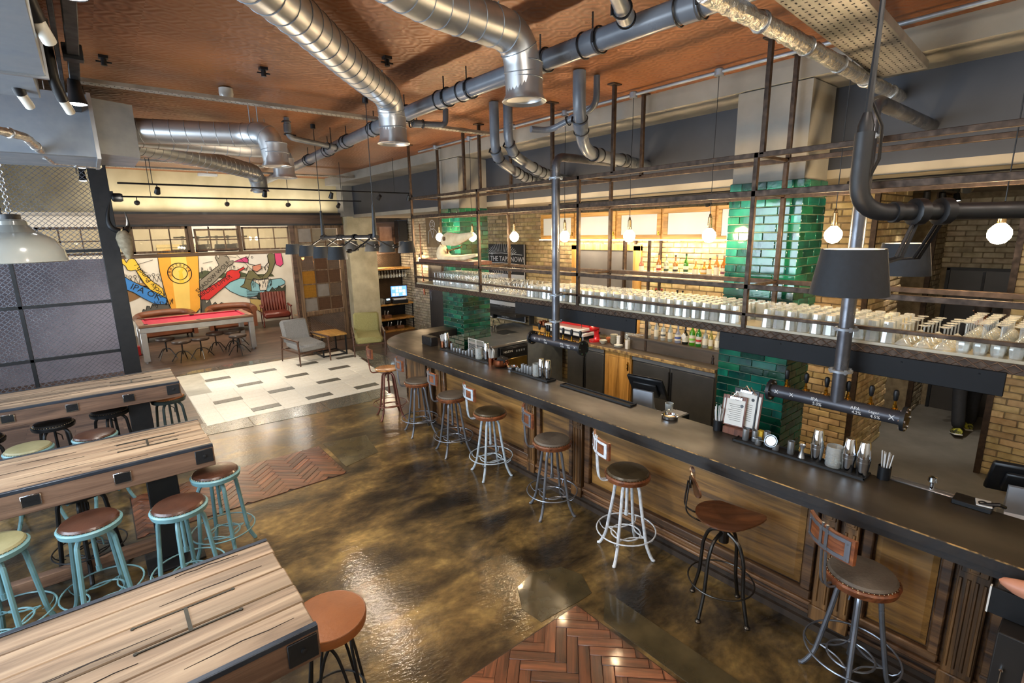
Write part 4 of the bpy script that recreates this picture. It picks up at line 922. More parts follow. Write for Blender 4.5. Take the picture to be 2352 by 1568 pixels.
# ================================================================== BACK BAR
t = thing('back_counter', 'long dark back counter with worn pale edge under the bottle shelves', 'worktop', (6.35, 5.0, 0))
MB().box(-.25, .28, -1.7, 1.48, .89, .93, b=.004).build('worktop', pm('dark_oiled_counter', '#5c5249', '#3c352e', rough=.4, scale=3, stretch=(4, .5, 1), detail=8), t)
MB().box(-.262, -.248, -1.7, 1.48, .885, .93, b=.003).build('edge_strip', pm('worn_edge', '#b89a63', '#6d5436', rough=.5, scale=18, contrast=2), t)
MB().box(.0, .28, -1.62, -.12, .93, 1.10).box(-.02, .28, -1.65, -.1, 1.10, 1.12).build('bottle_ledge', pm('ledge_dark_wood', '#5b5046', '#3a332c', rough=.5, scale=5, stretch=(1, .2, 1)), t)
fr_m = pm('dark_fridge_front', '#5c5d5f', '#4a4b4d', rough=.4, metal=.5, scale=3)
def fridge(y0, y1, lab, two=True):
    f = thing('bar_fridge', lab, 'fridge', (6.14, (y0+y1)/2, 0), 0, 'fridges under the back counter'); h = (y1-y0)/2
    MB().box(.02, .45, -h, h, .03, .875).build('cabinet_body', fr_m, f)
    for a, b in ((-h+.01, -.02), (.02, h-.01)): MB().box(0, .02, a, b, .06, .80, b=.006).build('door', fr_m, f)
    MB().box(-.004, .03, -h, h, .815, .87, b=.004).build('top_rail', steel, f)
    MB().box(-.012, .005, -.03, -.014, .15, .75, b=.003).box(-.012, .005, .014, .03, .15, .75, b=.003).build('handle', blackm, f)
fridge(5.22, 6.05, 'dark double fridge left of the oak door under the back counter'); fridge(3.32, 4.66, 'dark double fridge right of the oak door under the back counter')
t = thing('cupboard', 'honey oak cupboard with brass latch between the two dark fridges', 'cupboard', (6.14, 4.95, 0))
MB().box(.02, .4, -.26, .26, .02, .885).build('cabinet_body', ply_z, t)
d = MB().box(0, .02, -.24, .24, .04, .11, b=.003).box(0, .02, -.24, .24, .80, .87, b=.003).box(0, .02, -.24, -.17, .11, .80, b=.003).box(0, .02, .17, .24, .11, .80, b=.003).box(.008, .018, -.17, .17, .11, .80).build('door', ply_z, t)
MB().box(-.008, .001, -.225, -.20, .62, .76, b=.003).lathe([(.012, 0), (.012, .012)], 10, T(-.008, -.212, .72) @ RY(-PI/2)).lathe([(.014, 0), (.014, .006)], 10, T(-.008, -.212, .66) @ RY(-PI/2)).build('latch', brass, t)
# wall cupboards with frosted doors
t = thing('wall_cupboards', 'row of honey oak wall cupboards with frosted white panels above the bottles', 'cupboard', (6.32, 5.0, 2.6))
MB().box(.02, .34, -1.9, 1.92, 0, .43).build('cabinet_body', ply, t)
for i, (a, b) in enumerate(((1.08, 1.90), (.20, 1.04), (-.62, .16), (-1.44, -.66), (-1.9, -1.48))):
    w = .07 if b-a > .5 else .05
    d = MB().box(0, .022, a, b, 0, w, b=.004).box(0, .022, a, b, .43-w, .43, b=.004).box(0, .022, a, a+w, w, .43-w, b=.004).box(0, .022, b-w, b, w, .43-w, b=.004).build('door', ply, t)
    g = MB().box(.008, .014, a+w, b-w, w, .43-w).build('pane', frost, d)
    MB().lathe([(.008, 0), (.008, .014)], 8, T(0, a+w*.5, .10) @ RY(-PI/2)).box(-.006, 0, a+w*.5-.012, a+w*.5+.012, .06, .12, b=.002).build('catch', brass, d)
MB().box(-.02, .36, -1.9, 1.92, -.012, 0).build('light_strip', glow('warm_led_strip', (1, .82, .58), 4), t)
for y in (5.9, 5.0, 4.1, 3.3): area('cupboard_strip', (6.5, y, 2.57), (0, 0, 0), .1, .7, 5, WARM2)
# hatch: grey roller panel in oak frame
t = thing('serving_hatch', 'honey oak framed hatch with dark grey panel beside the bottle shelf', 'hatch', (6.6, 5.66, 1.0))
MB().box(.02, .06, -.66, .66, 0, 1.45).build('panel', pm('grey_hatch_panel', '#6d6a66', '#5a5754', rough=.5, scale=2), t)
MB().box(0, .05, .60, .74, 0, 1.5, b=.004).box(0, .05, -.74, -.60, 0, 1.5, b=.004).box(0, .05, -.74, .74, 1.42, 1.52, b=.004).build('frame', ply_z, t)
# black steel shelving frame
t = thing('bottle_shelving', 'black steel framed back bar shelving carrying the spirit bottles', 'shelving', (6.5, 4.2, .93))
for y in (.84, .38, -.95):
    MB().box(-.16, -.13, y-.018, y+.018, 0, 1.66).box(.12, .15, y-.018, y+.018, 0, 1.66).build('upright', rust, t)
for y in (2.6, .98): MB().box(.05, .08, y-.015, y+.015, 0, 1.66).build('upright', rust, t)
gs = thin_glass('shelf_glass', '#f2f5ee', refl=.3, dens=.25)
for z in (1.13, .66): MB().box(-.17, .15, -.97, .86, z, z+.012).build('glass_shelf', gs, t)
MB().tube([(-.18, -.97, 1.21), (-.18, .86, 1.21)], .004, 6).tube([(-.18, -.97, .735), (-.18, .86, .735)], .004, 6).build('guard_rail', steel_d, t)
MB().box(.13, .15, -.97, .86, 1.15, 1.17).build('light_strip', glow('warm_led_strip', (1, .82, .58), 4), t)
area('shelf_strip', (6.6, 4.15, 2.12), (0, 0, 0), .1, 1.6, 7, WARM2)
area('shelf_strip', (6.55, 4.15, 1.57), (0, 0, 0), .1, 1.6, 4, WARM2)
# ---- bottles
def bottle_parts(h, r, style):
    if style == 'square': return [(r, 0), (r, h*.60), (r*.85, h*.66), (r*.34, h*.72), (r*.32, h*.9), (r*.36, h*.905), (r*.36, h*.93)]
    if style == 'round': return [(r*.95, 0), (r, h*.05), (r, h*.4), (r*.7, h*.56), (r*.32, h*.66), (r*.3, h*.9), (r*.35, h*.905), (r*.35, h*.93)]
    return [(r*.96, 0), (r, h*.02), (r, h*.58), (r*.8, h*.66), (r*.36, h*.76), (r*.34, h*.92), (r*.38, h*.925), (r*.38, h*.94)]
def spirit(c): return pm('bottle_%s' % c.strip('#'), c, None, rough=.06, scale=4, trans=.55, coat=.3, spec=.6)
LB = pm('cream_label', '#ddd6c4', '#cfc7b2', rough=.7, scale=9)
def bottle(x, y, z, h, r, glass, cap, lab, labc=LB, style='tall', band=None, grp='spirit bottles behind the bar'):
    b = thing('bottle', lab, 'bottle', (x, y, z), 0, grp); n = 12
    MB().lathe(bottle_parts(h, r, style), n).build('bottle_glass', spirit(glass), b)
    MB().lathe([(r*.40, h*.92), (r*.40, h), (r*.3, h)], n).build('cap', pm('cap_%s' % cap.strip('#'), cap, None, rough=.4, scale=5), b)
    if labc: 
        MB().lathe([(r*1.015, h*.14), (r*1.02, h*.16), (r*1.02, h*.46), (r*1.015, h*.48)], n, cap0=False, cap1=False).build('label_band', labc, b)
    if band: MB().lathe([(r*1.03, h*.24), (r*1.03, h*.34)], n, cap0=False, cap1=False).build('label_stripe', pm('band_%s' % band.strip('#'), band, None, rough=.6, scale=5), b)
    return b
up_ = [  # y, height, radius, glass, cap, label text, style, band
 (4.78, .27, .037, '#c98a72', '#a86a55', 'copper-tinted embossed bottle at the left of the top shelf', 'tall', None),
 (4.47, .33, .034, '#c9884a', '#221c1a', 'amber bottle with black neck, second on the top shelf', 'tall', '#a33a2c'),
 (4.34, .31, .034, '#b9c4ae', '#c8d2d4', 'clear bottle with dark green label on the top shelf', 'square', '#27402c'),
 (4.19, .31, .036, '#c98f4f', '#1b1b1d', 'amber bottle with slanted black label on the top shelf', 'square', '#151515'),
 (4.02, .33, .034, '#3f8a2a', '#15331c', 'bright green bottle in the middle of the top shelf', 'tall', '#1d4a22'),
 (3.87, .25, .042, '#d9a552', '#d8c9a2', 'squat golden bottle right of the green bottle', 'round', None),
 (3.74, .25, .046, '#d6983f', '#e0cfa6', 'second squat golden bottle on the top shelf', 'round', '#c99a44'),
 (3.66, .28, .036, '#c88a3c', '#1f1d1c', 'golden bottle with black stopper and pale label', 'round', None),
 (3.56, .33, .036, '#c98d48', '#77726a', 'amber bottle with tall grey cap and white label', 'tall', None),
 (3.46, .32, .038, '#b9772f', '#6a655e', 'amber bottle with maroon label near the tiled column', 'tall', '#6e3446'),
 (3.35, .32, .038, '#a9622a', '#5c574f', 'dark amber bottle with maroon label beside the tiled column', 'tall', '#5d2f3f')]
for (y, h, r, g, c, l, s, bd) in up_: bottle(6.47, y+.02, 2.073, h, r, g, c, l, LB, s, bd, 'bottles on the top back bar shelf')
mid_ = [(4.60, .2, '#35306a', '#2a2a7a', 'small bottle with violet cap at the left of the middle shelf'), (4.50, .28, '#2a1a18', '#b52a2a', 'dark bottle with red neck foil on the middle shelf'), (4.40, .28, '#271816', '#c23030', 'second dark bottle with red neck foil on the middle shelf'),
 (4.14, .28, '#1d1c1c', '#161616', 'black bottle with cream label on the middle shelf'), (4.05, .28, '#22201e', '#1b1b1b', 'dark bottle just right of the black cream-labelled one'), (3.93, .22, '#c9d6d6', '#49a6c0', 'clear bottle with turquoise cap on the middle shelf'),
 (3.81, .25, '#c98a4a', '#2b2b2f', 'orange-brown bottle with black cap on the middle shelf'), (3.66, .22, '#b9a58a', '#232323', 'pale bottle with small black cap on the middle shelf'), (3.55, .25, '#b9783a', '#26303a', 'amber bottle with navy cap on the middle shelf'), (3.43, .22, '#d9cfc4', '#d23f3f', 'clear bottle with red cap at the right of the middle shelf')]
for (y, h, g, c, l) in mid_: bottle(6.47, y+.02, 1.603, h, .034, g, c, l, LB, 'tall', None, 'bottles on the middle back bar shelf')
low_ = [(4.58, .30, .036, '#c8cfcf', '#c9ccd0', 'tall clear bottle at the left end of the lower ledge', 'square', None), (4.44, .31, .034, '#cfd4d2', '#e2e2e2', 'clear bottle with plain white label on the lower ledge', 'tall', None), (4.32, .28, .036, '#d2d8d6', '#d0d4d8', 'clear bottle with dark printed label on the lower ledge', 'square', '#555b60'),
 (4.20, .29, .034, '#c9d4cc', '#2a5a3c', 'clear bottle with green stopper on the lower ledge', 'tall', None), (4.07, .27, .045, '#aeb8d6', '#9fb0c8', 'pale bottle with blue base on the lower ledge', 'round', '#3b4f9a'), (3.95, .27, .045, '#1c1a1b', '#3a3a3d', 'squat black bottle with diamond label on the lower ledge', 'round', None),
 (3.84, .31, .040, '#5fc21e', '#caa63a', 'vivid green bottle, tallest of the two green ones', 'tall', '#8acb50'), (3.74, .30, .038, '#2f9a32', '#c7c7c7', 'green bottle with white label and red seal', 'tall', '#c23030'), (3.64, .28, .036, '#c4ccc8', '#d6d6d6', 'clear bottle with silver cap right of the green bottles', 'square', None),
 (3.555, .27, .030, '#cfc66a', '#2a2a2a', 'slim yellow-green bottle on the lower ledge', 'tall', None), (3.455, .27, .038, '#e2dccb', '#1c1c1e', 'white-labelled bottle with black cap beside the dark tiled column', 'tall', None)]
for (y, h, r, g, c, l, s, bd) in low_: bottle(6.44, y+.02, 1.121, h, r, g, c, l, LB, s, bd, 'bottles on the lower back bar ledge')
d = [o for o in col.objects if o.get('label', '').startswith('squat black bottle')][0]
MB().prism([(0, -.05), (.045, 0), (0, .05), (-.045, 0)], 0, .003, M=T(-.046, 0, .12) @ FACE_MX).build('diamond_label', paper, d)
# ---- pepper mill, coffee machine, mixer, crockery
MB_ = MB().lathe([(.026, 0), (.028, .02), (.018, .05), (.024, .08), (.02, .1), (.012, .105), (.018, .12), (.012, .135), (.004, .14)], 14)
o = MB_.build('pepper_mill', pm('dark_turned_wood', '#3a2c22', '#241a14', rough=.35), loc=(6.36, 3.48, .93)); tag(o, 'small dark turned pepper mill at the end of the back counter', 'pepper mill')
red = pm('glossy_red_enamel', '#d4292c', '#b81e22', rough=.18, scale=4, coat=.5)
t = thing('coffee_machine', 'white and red espresso machine with chrome group handles behind the middle taps', 'coffee machine', (6.42, 6.15, .93))
MB().box(-.22, .24, -.42, .48, .06, .12, b=.01).box(-.27, .0, -.42, .48, .15, .20, b=.01).build('tray', whitep, t)
MB().box(-.06, .24, -.40, .46, .12, .52, b=.02).build('machine_body', red, t); MB().box(-.20, .24, -.42, .48, .40, .47, b=.012).build('front_panel', chrome, t)
for y in (-.28, -.02, .24):
    MB().lathe([(.035, 0), (.035, .06), (.028, .07)], 14, T(-.13, y, .33)).tube([(-.13, y, .33), (-.20, y, .32), (-.29, y+.02, .31)], .012, 8).build('group_handle', chrome, t)
for y in (-.40, .42): MB().tube(arc_path([(-.18, y, .40), (-.24, y, .36), (-.24, y, .22)], .03), .006, 6).build('steam_wand', chrome, t)
for x, y in ((-.18, -.38), (-.18, .44), (.2, -.38), (.2, .44)): MB().lathe([(.018, 0), (.014, .06)], 8, T(x, y, 0)).build('foot', steel_d, t)
t = thing('stand_mixer', 'glossy red stand mixer at the front of the back counter', 'mixer', (6.32, 5.58, .93), R_(10))
MB().prism([(.11*math.cos(a)+(.02 if math.cos(a) > 0 else 0), .085*math.sin(a)) for a in [2*PI*i/20 for i in range(20)]], 0, .035).build('base', red, t)
MB().tube([(.06, 0, .03), (.065, 0, .10), (.055, 0, .19)], [.055, .045, .05], 14).build('column', red, t)
MB().tube([(.12, 0, .22), (.08, 0, .235), (-.02, 0, .235), (-.10, 0, .225), (-.13, 0, .22)], [.03, .052, .058, .046, .025], 14).build('mixer_head', red, t)
MB().lathe([(.012, 0), (.022, .004), (.022, .012)], 12, T(.06, -.05, .14) @ RX(PI/2)).build('speed_knob', blackm, t)
bowl_m = pm('grey_green_stoneware', '#a9a592', '#8d8a78', rough=.4)
def bowl(x, y, z, r, h, mat, lab, grp):
    o = MB().lathe([(r*.45, 0), (r*.5, .004), (r*.9, h*.6), (r, h), (r*.95, h), (r*.82, h*.6), (r*.3, .01)], 20).build('bowl', mat, loc=(x, y, z)); tag(o, lab, 'bowl', grp)
for i in range(5): bowl(6.38, 5.22, .93+i*.028, .062, .05, bowl_m, ['lowest', 'second lowest', 'middle', 'second highest', 'topmost'][i]+' stoneware bowl in the stack beside the red mixer', 'stacked stoneware bowls')
bowl(6.28, 5.36, .93, .065, .06, pm('cream_bowl', '#cfcabb', '#b9b3a2', rough=.4), 'single cream bowl in front of the red mixer', 'bowls by the mixer'); bowl(6.44, 5.36, .93, .06, .08, pm('orange_bowl', '#c9774e', '#b1623a', rough=.4), 'orange bowl behind the cream bowl by the mixer', 'bowls by the mixer')
for i in range(5):
    o = MB().lathe([(.028, 0), (.036, .03), (.034, .04), (.03, .038), (.02, .006)], 16).build('cup', whitep, loc=(6.34, 5.09, .93+i*.03)); tag(o, ['lowest', 'second lowest', 'middle', 'second highest', 'topmost'][i]+' white cup in the small stack on the back counter', 'cup', 'stacked white cups')
for i in range(3):
    o = MB().lathe([(.03, 0), (.07, .01), (.07, .014), (.02, .006)], 20).build('saucer', whitep, loc=(6.26, 5.03, .93+i*.012)); tag(o, ['lowest', 'middle', 'topmost'][i]+' white saucer in the pile before the cups', 'saucer', 'piled white saucers')
o = MB().lathe([(.034, 0), (.038, .14), (.036, .14), (.03, .01)], 4, RZ(PI/4)).build('menu_block', paper, loc=(6.27, 4.86, .93)); tag(o, 'upright white paper holder on the back counter edge', 'paper holder')
for i in range(9):
    o = inst(gm['wine'], 'wine_glass', None, (6.52-.10*(i % 2), 4.78+.07*(i//2), .932), (0, 0, i)); tag(o, 'upright wine glass in the cluster between the shelving posts', 'glass', 'wine glasses on the back counter')
# steel drawer block left of coffee machine with cups
t = thing('grinder_stand', 'dark drawer block with copper cups left of the espresso machine', 'drawer unit', (6.35, 6.86, .93))
MB().box(-.14, .2, -.16, .16, 0, .10, b=.006).build('box_body', ply, t); MB().box(-.16, .22, -.18, .18, .10, .125, b=.004).build('lid', blackw, t)
for i in range(4):
    o = MB().lathe([(.03, 0), (.034, .07), (.031, .07), (.027, .008)], 14).build('copper_mug', copper, loc=(6.26+.09*(i % 2), 6.76+.09*(i//2), 1.055)); tag(o, 'small copper mug on the drawer block left of the espresso machine', 'mug', 'copper mugs by the espresso machine')
# ---- sink run in the corner
t = thing('sink_counter', 'stainless steel sink counter in the corner behind the first tiled column', 'sink', (5.6, 7.2, 0))
MB().box(-.75, .95, -.70, -.0, .88, .92, b=.005).box(-.20, .95, -.0, .8, .88, .92, b=.004).build('steel_top', steel, t)
MB().box(-.72, .92, -.66, -.62, .0, .88, ).box(.0, .92, -.62, .75, 0, .88).build('cabinet_body', steel_d, t)
MB().box(-.02, .34, -.1, .28, .9205, .924, b=.003).build('basin', pm('sink_basin', '#85898c', '#6c7073', rough=.3, metal=.9), t)
tp = MB().tube(arc_path([(.1, .36, .92), (.1, .36, 1.14), (.1, .2, 1.16), (.1, .14, 1.08)], .07), .011, 8).tube([(.04, .36, .92), (.04, .36, 1.0), (-.02, .34, 1.02)], .008, 6).tube([(.16, .36, .92), (.16, .36, 1.0), (.22, .34, 1.02)], .008, 6); tp.build('tap', chrome, t)
t = thing('glass_washer', 'front-loading glass washer with brass-toned door under the steel counter', 'glass washer', (5.32, 6.48, 0))
MB().box(-.30, .30, 0, .4, .05, .86, b=.006).build('machine_body', blackw, t); MB().box(-.27, .27, -.018, 0, .12, .66, b=.006).build('door', pm('brassy_steel_door', '#a58a4e', '#8a7240', rough=.3, metal=.9), t)
p = MB().box(-.28, .28, -.015, 0, .70, .84, b=.005).build('control_panel', blackm, t); text('NELSON', .05, whitep, t, T(-.15, -.016, .785) @ FACE_MY)
for k in range(4): MB().box(.02+.055*k, .05+.055*k, -.02, -.014, .755, .79, b=.002).build('button', steel_d, t)
t = thing('plank_shelf', 'thick dark shelf below the chalkboard in the sink corner', 'shelf', (6.35, 7.75, 1.15)); MB().box(-.32, .2, -.45, .95, 0, .07, b=.005).build('board', blackw, t); MB()
MB().box(.1, .2, -.4, -.36, -.2, 0).box(.1, .2, .8, .84, -.2, 0).build('bracket', blackw, t)
# ---- chalkboard
t = thing('chalkboard', 'tall black chalkboard headed ON THE TAPS NOW on the brick wall beside the sink', 'chalkboard', (6.56, 8.25, 1.3))
MB().box(0, .03, -.62, .75, -.35, 1.2, b=.003).build('board', slate, t); MB().box(-.006, 0, -.62, .75, -.35, -.335).box(-.006, 0, -.62, -.605, -.35, 1.2).build('white_border', chalk, t)
def chl(s, sz, y, z, rot=0): text(s, sz, chalk, t, T(-.002, y, z) @ FACE_MX @ RZ(rot), ext=.0008)
chl('ON THE TAPS NOW!', .145, .08, .90)
for z in (.995, .80): MB().tube([(-.001, .75, z+.0), (-.001, .1, z+.03), (-.001, -.55, z)], .006, 5).build('chalk_line', chalk, t)
ry = MB()
for k in range(19):
    a = R_(20+140*k/18)
    for s in (1, -1): ry.tube([(-.001, .1+.34*math.cos(a), (.9+s*(.05+.1*math.sin(a)))), (-.001, .1+.5*math.cos(a), .9+s*(.06+.26*math.sin(a)))], .005, 4)
ry.build('chalk_rays', chalk, t)
MB().box(-.003, 0, -.60, .75, .50, .60).box(-.003, 0, -.60, .75, -.06, .02).build('chalk_band', chalk, t)
for i, s in enumerate(('AMBER ALE  5.0', 'PALE ALE  4.2', 'LAGER  4.5', 'SOUR  3.8')): chl(s, .07, .1, .42-.09*i)
for i, s in enumerate(('WE HAVE TWO', 'NEW GOOD ALES', 'ON DARK LAGER', 'COLD HOT', 'FULL PINTS')): chl(s, .05, .02, -.09-.052*i)
# ---- alcove wall items: door, picture, sconce, copper tube
t = tag(MB().box(7.06, 7.1, 11.45, 12.25, 0, 2.02, b=.004).build('door_2', ddk), kind='structure')
MB().tube([(7.04, 12.12, .95), (7.04, 12.12, 1.2)], .012, 8).build('door_handle', chrome, t)
t = thing('picture_frame', 'framed line drawing of a bearded figure on the pale brick by the dark door', 'picture', (7.07, 11.9, 2.78))
MB().box(-.01, .02, -.36, .36, -.40, .38, b=.004).build('canvas', pm('dark_tan_canvas', '#7a6a50', '#665843', rough=.8), t)
ln = MB().ring(.12, .006, 20, 4, T(-.012, .02, .18) @ RY(PI/2)).ring(.06, .005, 16, 4, T(-.012, .07, .2) @ RY(PI/2)).ring(.06, .005, 16, 4, T(-.012, -.05, .2) @ RY(PI/2)).tube([(-.012, .25, -.3), (-.012, .22, 0), (-.012, .1, .08), (-.012, -.06, .08), (-.012, -.2, 0), (-.012, -.25, -.3)], .006, 4).tube([(-.012, .1, .05), (-.012, .02, -.15), (-.012, -.06, .05)], .006, 4)
ln.build('line_drawing', chalk, t)
t = thing('wall_sconce', 'glowing bulb in a small wall bracket on the brick left of the dark door', 'wall lamp', (7.0, 12.55, 2.1))
MB().lathe([(.03, 0), (.03, .02)], 10, T(.06, 0, .1) @ RY(PI/2)).tube(arc_path([(.07, 0, .1), (-.02, 0, .1), (-.02, 0, .04)], .03), .008, 6).lathe([(.02, 0), (.02, .06)], 10, T(-.02, 0, .0)).build('bracket', blackm, t)
MB().lathe([(.004, -.11), (.03, -.09), (.036, -.06), (.02, -.01), (.015, 0)], 14, T(-.02, 0, 0)).build('bulb', bulb_s, t); point('sconce_light', (6.85, 12.5, 1.94), 14, WARM)
t = thing('copper_tube', 'thin bright copper tube standing against the pale brick', 'tube', (6.95, 12.32, 1.1)); MB().tube([(0, 0, 0), (-.02, .05, .9), (.02, .1, 1.9)], [.03, .018, .008], 10).build('tube_body', copper, t)
# ---- socket outlet on the brick right of column two
t = thing('wall_socket', 'double wall socket on the brick right of the near tiled column', 'socket', (6.445, 1.98, 1.30)); MB().box(0, .012, -.075, .075, -.045, .045, b=.004).build('plate', steel, t); MB().box(-.002, .001, -.04, -.02, -.015, .02).box(-.002, .001, .02, .04, -.015, .02).build('switches', blackm, t)
# ================================================================== BAR TOP ITEMS
Z1 = 1.1005
def tray(y0, y1, lab, x=3.79, w=.07):
    t = thing('bar_mat', lab, 'bar mat', (x, (y0+y1)/2, Z1)); h = (y1-y0)/2
    MB().box(-w, w, -h, h, 0, .006).box(-w, -w+.006, -h, h, .006, .016).box(w-.006, w, -h, h, .006, .016).box(-w, w, -h, -h+.006, .006, .016).box(-w, w, h-.006, h, .006, .016).build('rubber_tray', pm('black_rubber', '#18191b', '#101112', rough=.7, scale=30), t); return t
tray(5.05, 6.25, 'black rubber mat with shakers at the far end of the bar'); tray(3.97, 4.62, 'black rubber mat with steel jiggers opposite the middle taps'); tray(.93, 1.83, 'black rubber mat with shakers nearest the right end'); tray(2.85, 3.80, 'long empty black rubber mat beside the dark mat', x=3.80, w=.045)
ZT = Z1+.0065
def jigger(x, y, h=.08, r=.021, lab='', grp='steel cups on the bar mats'):
    o = MB().lathe([(r*.92, 0), (r, .004), (r, h), (r*.93, h), (r*.9, .01)], 14).build('steel_cup', steel, loc=(x, y, ZT)); tag(o, lab, 'cup', grp); return o
def shaker(x, y, lab, glass=False, sc_=1.0):
    t = thing('cocktail_shaker', lab, 'cocktail shaker', (x, y, ZT), 0, 'cocktail shakers on the bar mats')
    MB().lathe([(.034*sc_, 0), (.045*sc_, .13*sc_), (.043*sc_, .13*sc_), (.033*sc_, .005)], 20, cap1=False).build('tin', chrome, t)
    MB().lathe([(.043*sc_, .10*sc_), (.041*sc_, .14*sc_), (.030*sc_, .235*sc_), (.027*sc_, .24*sc_), (.006, .24*sc_)], 20).build('upper_cup', chrome if not glass else glassm, t)
def mixglass(x, y, lab, h=.15, r=.048):
    t = thing('mixing_glass', lab, 'mixing glass', (x, y, ZT), 0, 'crystal mixing glasses on the bar'); m_ = MB().lathe([(r*.9, 0), (r, .01), (r, h), (r*.94, h), (r*.92, .02), (.01, .018)], 20); m_.build('vessel', glassm, t)
    st = MB()
    for i in range(3):
        for k in range(10): a = 2*PI*k/10+(i % 2)*.3; st.lathe([(.006, 0), (.001, .004)], 4, T((r+.001)*math.cos(a), (r+.001)*math.sin(a), .04+i*.03) @ RZ(a) @ RY(PI/2))
    st.build('cut_facets', glassm, t)
# far mat
shaker(3.80, 6.17, 'two-piece shaker at the left end of the far mat'); jigger(3.81, 6.05, .10, .024, 'steel cup right beside the far shaker')
for i in range(7): jigger(3.79, 5.96-.075*i, .05+.008*(i % 3) if i < 5 else .10, .021, ['first', 'second', 'third', 'fourth', 'fifth', 'sixth', 'seventh'][i]+' steel cup from the left on the far mat, after the shaker')
mixglass(3.79, 5.36, 'cut crystal mixing glass on the far mat'); shaker(3.80, 5.20, 'two-piece shaker right of the crystal glass on the far mat')
# middle mat
for i in range(6): jigger(3.79, 4.57-.05*i, .035 if i < 2 else .10, .021, ['first', 'second', 'third', 'fourth', 'fifth', 'sixth'][i]+' steel cup from the left on the middle mat')
mixglass(3.80, 4.23, 'cut crystal mixing glass on the middle mat'); shaker(3.79, 4.14, 'two-piece shaker beside the crystal glass on the middle mat', sc_=.95); shaker(3.79, 4.03, 'two-piece shaker at the right end of the middle mat', sc_=.95)
# near mat
for i, (dx, y, h) in enumerate(((0, 1.76, .095), (.03, 1.70, .09), (-.02, 1.65, .06), (.03, 1.61, .11), (-.02, 1.52, .05), (.0, 1.42, .10))): jigger(3.79+dx, y, h, .024, ['leftmost', 'second', 'third', 'fourth tall', 'fifth short', 'sixth wide'][i]+' steel cup from the left on the near mat')
t = thing('strainer', 'round chrome cocktail strainer lying on the steel cups of the near mat', 'strainer', (3.74, 1.545, ZT+.075)); MB().lathe([(.045, 0), (.047, .003), (.005, .004)], 22, RY(-1.15)).ring(.04, .003, 24, 4, T(-.006, 0, .002) @ RY(-1.15)).build('disc', chrome, t); MB().box(-.006, .006, .04, .14, -.02, -.016, b=.001).build('handle', chrome, t)
t = thing('double_jigger', 'hourglass shaped steel jigger on the near mat', 'jigger', (3.78, 1.34, ZT)); MB().lathe([(.024, 0), (.008, .06), (.021, .10), (.019, .10), (.007, .062)], 16).build('vessel', steel, t)
shaker(3.80, 1.25, 'shaker topped with an upturned glass on the near mat', glass=False); mixglass(3.80, 1.14, 'large cut crystal mixing glass on the near mat', .15, .052)
shaker(3.79, 1.05, 'two-piece shaker, left of the pair at the near mat end'); shaker(3.79, .965, 'two-piece shaker at the very right of the near mat')
o = MB().box(-.02, .02, -.02, .02, 0, .09, b=.003).build('yellow_box', pm('yellow_card', '#e0b82e', '#caa223', rough=.5), loc=(3.85, 1.67, ZT)); tag(o, 'small yellow carton among the steel cups of the near mat', 'carton')
def straws(x, y, lab, mat=None, n=16, h=.19, cup=blackm, z=Z1, white=True):
    t = thing('straw_cup', lab, 'straw holder', (x, y, z), 0, 'cups of straws on the bar')
    MB().lathe([(.036, 0), (.038, .09), (.036, .09), (.033, .004)], 18).build('cup', mat or cup, t); rr = random.Random(int(y*100)); sm = pm('translucent_straw', '#dcdcda', '#c6c6c4', rough=.4)
    for k in range(n):
        a = rr.uniform(0, 2*PI); q = rr.uniform(.005, .026); MB().tube([(q*math.cos(a)*.8, q*math.sin(a)*.8, .01), (q*math.cos(a)*1.9+.01, q*math.sin(a)*1.9, h+rr.uniform(-.02, .01))], .0035, 6).build('straw', sm, t)
straws(3.84, 6.34, 'copper cup of pale straws beside the far mat', copper); straws(3.74, 5.03, 'copper cup of pale straws right of the far mat', copper, h=.2)
straws(3.84, 2.02, 'black cup of straws left of the menu clipboards', h=.2); straws(3.86, .86, 'cup of straws right of the near mat', h=.18)
o = MB().lathe([(.05, 0), (.062, .02), (.066, .085), (.063, .085), (.058, .01)], 20).build('copper_pot', copper, loc=(3.86, 6.25, Z1)); tag(o, 'squat copper pot behind the far straws', 'pot')
t = thing('black_caddy', 'black plastic caddy box in the curve of the bar', 'caddy', (3.78, 6.62, Z1)); MB().box(-.06, .06, -.14, .14, 0, .13, b=.006).box(-.05, .05, -.13, .13, .125, .132).build('box_body', blackm, t)
t = thing('copper_bowl', 'hammered copper bowl of folded napkins beside the far straws', 'bowl', (3.77, 4.86, Z1)); MB().lathe([(.05, 0), (.085, .015), (.10, .05), (.092, .085), (.095, .10), (.088, .10), (.085, .085), (.09, .05), (.04, .012)], 28).build('vessel', copper, t)
MB().box(-.07, .06, -.05, .06, .06, .125, RZ(.5) @ RX(.3), b=.01).build('black_cloth', pm('black_cloth', '#1d1b1a', '#141312', rough=.9), t); MB().box(-.05, .05, -.03, .04, .08, .12, RZ(-.4) @ RY(.4), b=.01).build('white_napkin', paper, t)
def ashtray(x, y, lab):
    t = thing('glass_ashtray', lab, 'ashtray', (x, y, Z1), 0, 'round ashtrays on the bar'); MB().lathe([(.062, 0), (.07, .006), (.072, .028), (.064, .03), (.056, .012), (.01, .009)], 26).build('dish', chrome, t); MB().lathe([(.054, .0125), (.05, .016), (.01, .014)], 20).build('glass_liner', glassm, t)
ashtray(3.82, 4.70, 'round chrome-rimmed ashtray beside the copper bowl'); ashtray(3.78, 2.44, 'round chrome-rimmed ashtray by the black till base')
